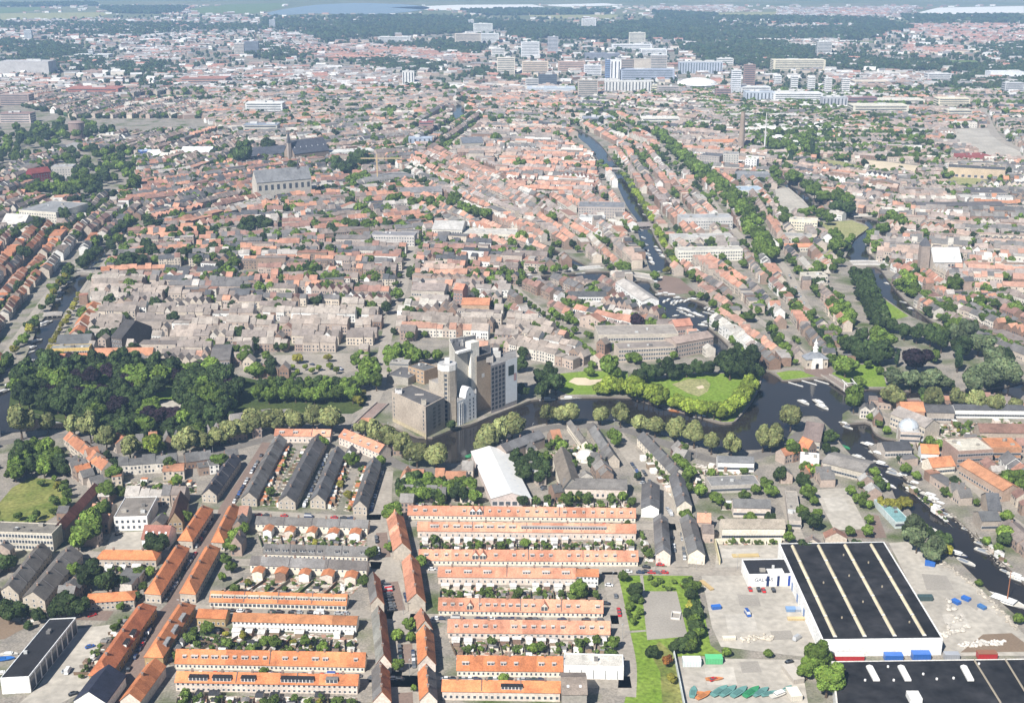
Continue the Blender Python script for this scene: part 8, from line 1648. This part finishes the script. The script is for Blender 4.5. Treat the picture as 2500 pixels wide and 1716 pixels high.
# rubble rows in the yards
def rubble(name, label, pts, r0, n, col=(.55, .49, .4)):
    mb = MB(); 
    for i in range(n):
        t = R.random() * (len(pts) - 1); k = min(int(t), len(pts) - 2); f = t - k; p = G(pts[k][0] + (pts[k + 1][0] - pts[k][0]) * f, pts[k][1] + (pts[k + 1][1] - pts[k][1]) * f); r_ = r0 * R.uniform(.4, 1.2)
        v = IV * r_ * np.array([R.uniform(.7, 1.3), R.uniform(.7, 1.3), .6]) * RN.uniform(.75, 1.2, (12, 1)) + np.array([p.x + R.gauss(0, r0), p.y + R.gauss(0, r0), r_ * .3]); j = R.uniform(.7, 1.2); mb.add(v, IF, 0, tuple(c_ * j for c_ in col))
    mb.build(name, 'wall', label=label, cat='rubble', kind='stuff')
rubble('rubble_heap', 'row of pale boulders along the yard', [(1810, 1562), (1850, 1556), (1890, 1560)], 1.1, 60); rubble('rubble_heap', 'row of white boulders by the red container', [(2350, 1576), (2400, 1570), (2445, 1568)], 1.1, 70, (.62, .58, .52)); rubble('rubble_heap', 'stone bank along the river', [(2290, 1365), (2330, 1395), (2390, 1440), (2450, 1500), (2480, 1535)], 1.0, 120, (.45, .40, .33)); rubble('rubble_heap', 'scattered spoil in the riverside yard', [(2310, 1460), (2340, 1510), (2300, 1550), (2360, 1530)], 1.3, 60, (.5, .46, .4)); rubble('rubble_heap', 'pale rubble along the east river bank', [(2200, 1155), (2260, 1205), (2330, 1262), (2400, 1335), (2450, 1385)], .7, 110, (.36, .32, .27))
for i, (x, y) in enumerate(((1939, 936), (1972, 932), (2002, 930))):
    g = G(x + 4, y); root = empty('jetty', (g.x, g.y, -.9), rad(-48), label=('left', 'middle', 'right')[i] + ' white finger jetty below the gate lawn', cat='jetty', group='finger jetties'); mb = MB(); mb.box(-6.5, 6.5, -.5, .5, 0, .35, (.75, .73, .7)); mb.build('deck', 'paint', root)
    for xx in (-5, 0, 5): mb = MB(); mb.tube([((xx, .6, -1), .15), ((xx, .6, 1.2), .15)], (.3, .25, .2), 0, 6); mb.build('post', 'paint', root)
g = G(1666, 1690); mb = MB(); mb.add([(0, 0, 0)], []) if False else None
a_, b_ = G(1643, 1590), G(1672, 1735); d = (b_ - a_).xy.normalized(); nn = Vector((-d.y, d.x)) * .15
mb = MB(); mb.prism([tuple(a_.xy - nn), tuple(b_.xy - nn), tuple(b_.xy + nn), tuple(a_.xy + nn)], 0, 3.0, (.6, .63, .62)); mb.build('boundary_wall', 'wall', label='tall pale fence wall between rough grass and boatyard', cat='wall')
a_, b_ = G(1745, 1328), G(1908, 1326); mb = MB(); mb.prism([(a_.x, a_.y), (b_.x, b_.y), (b_.x, b_.y + .5), (a_.x, a_.y + .5)], 0, 3.2, (.72, .66, .52)); mb.build('boundary_wall', 'wall', label='cream wall closing the north side of the yard', cat='wall')
a_ = G(1745, 1327); b_ = G(1757, 1378); d = (b_ - a_).xy.normalized(); nn = Vector((-d.y, d.x)) * .25
mb = MB(); mb.prism([tuple(a_.xy - nn), tuple(b_.xy - nn), tuple(b_.xy + nn), tuple(a_.xy + nn)], 0, 3.2, (.66, .58, .36)); mb.build('boundary_wall', 'wall', label='ochre wall on the west side of the yard', cat='wall')
# ball court markings and goal frame
g = G(1650, 1504); gl = empty('goal_frame', (g.x, g.y, 0.1), rad(-12), label='white square goal frame on the ball court', cat='goal')
for x0, x1, y0, y1 in ((-2, 2, -3.2, -2.9), (-2, 2, 2.9, 3.2), (-2.2, -1.9, -3, 3), (1.9, 2.2, -3, 3)): mb = MB(); mb.box(x0, x1, y0, y1, 0, .9, (.66, .63, .58)); mb.build('bar', 'paint', gl)
# lamp posts on the ring road
LP = MB(); LP.tube([((0, 0, 0), .12), ((0, 0, 8), .07)], (.3, .3, .3), 0, 6); LPm = LP.mesh('pole', ['paint']); LH = MB(); LH.box(-.15, 1.1, -.12, .12, 7.95, 8.15, (.55, .55, .54), bottom=True); LHm = LH.mesh('lamp_head', ['paint'])
for x, y in ((1226, 1103), (946, 1060), (1300, 1062), (1500, 1052), (1700, 1118), (1000, 1150), (860, 1066), (640, 1078), (520, 1108), (400, 1130), (250, 1100), (960, 1330), (985, 1500), (1000, 1650), (1495, 1430), (1520, 1560), (1600, 1388), (1700, 1390), (1800, 1388), (440, 1500), (520, 1360)):
    g = G(x, y); root = empty('street_lamp', (g.x, g.y, 0), R.uniform(0, 6.28)); link('pole', LPm, root); link('lamp_head', LHm, root); later(root, 'slim grey street lamp', 'lamp', x, y, 'street lamps')

# ================================================================== HAZE AND LABELS
mb = MB(); mb.box(-S - 500, S + 500, -4500, 46500, -4, 330, bottom=True)
m = bpy.data.materials.new('haze'); m.use_nodes = True; nt = m.node_tree; nt.nodes.clear(); out = nt.nodes.new('ShaderNodeOutputMaterial'); pv = nt.nodes.new('ShaderNodeVolumePrincipled')
pv.inputs['Density'].default_value = HAZE_DENSITY; pv.inputs['Color'].default_value = (0.42, 0.65, 1.0, 1); pv.inputs['Anisotropy'].default_value = 0.0
nt.links.new(pv.outputs[0], out.inputs['Volume']); MATS['haze'] = m
o = mb.build('haze', 'haze'); o['kind'] = 'stuff'
finish_labels()
print('CARS', NCAR[0], 'OBJECTS', len(bpy.data.objects))
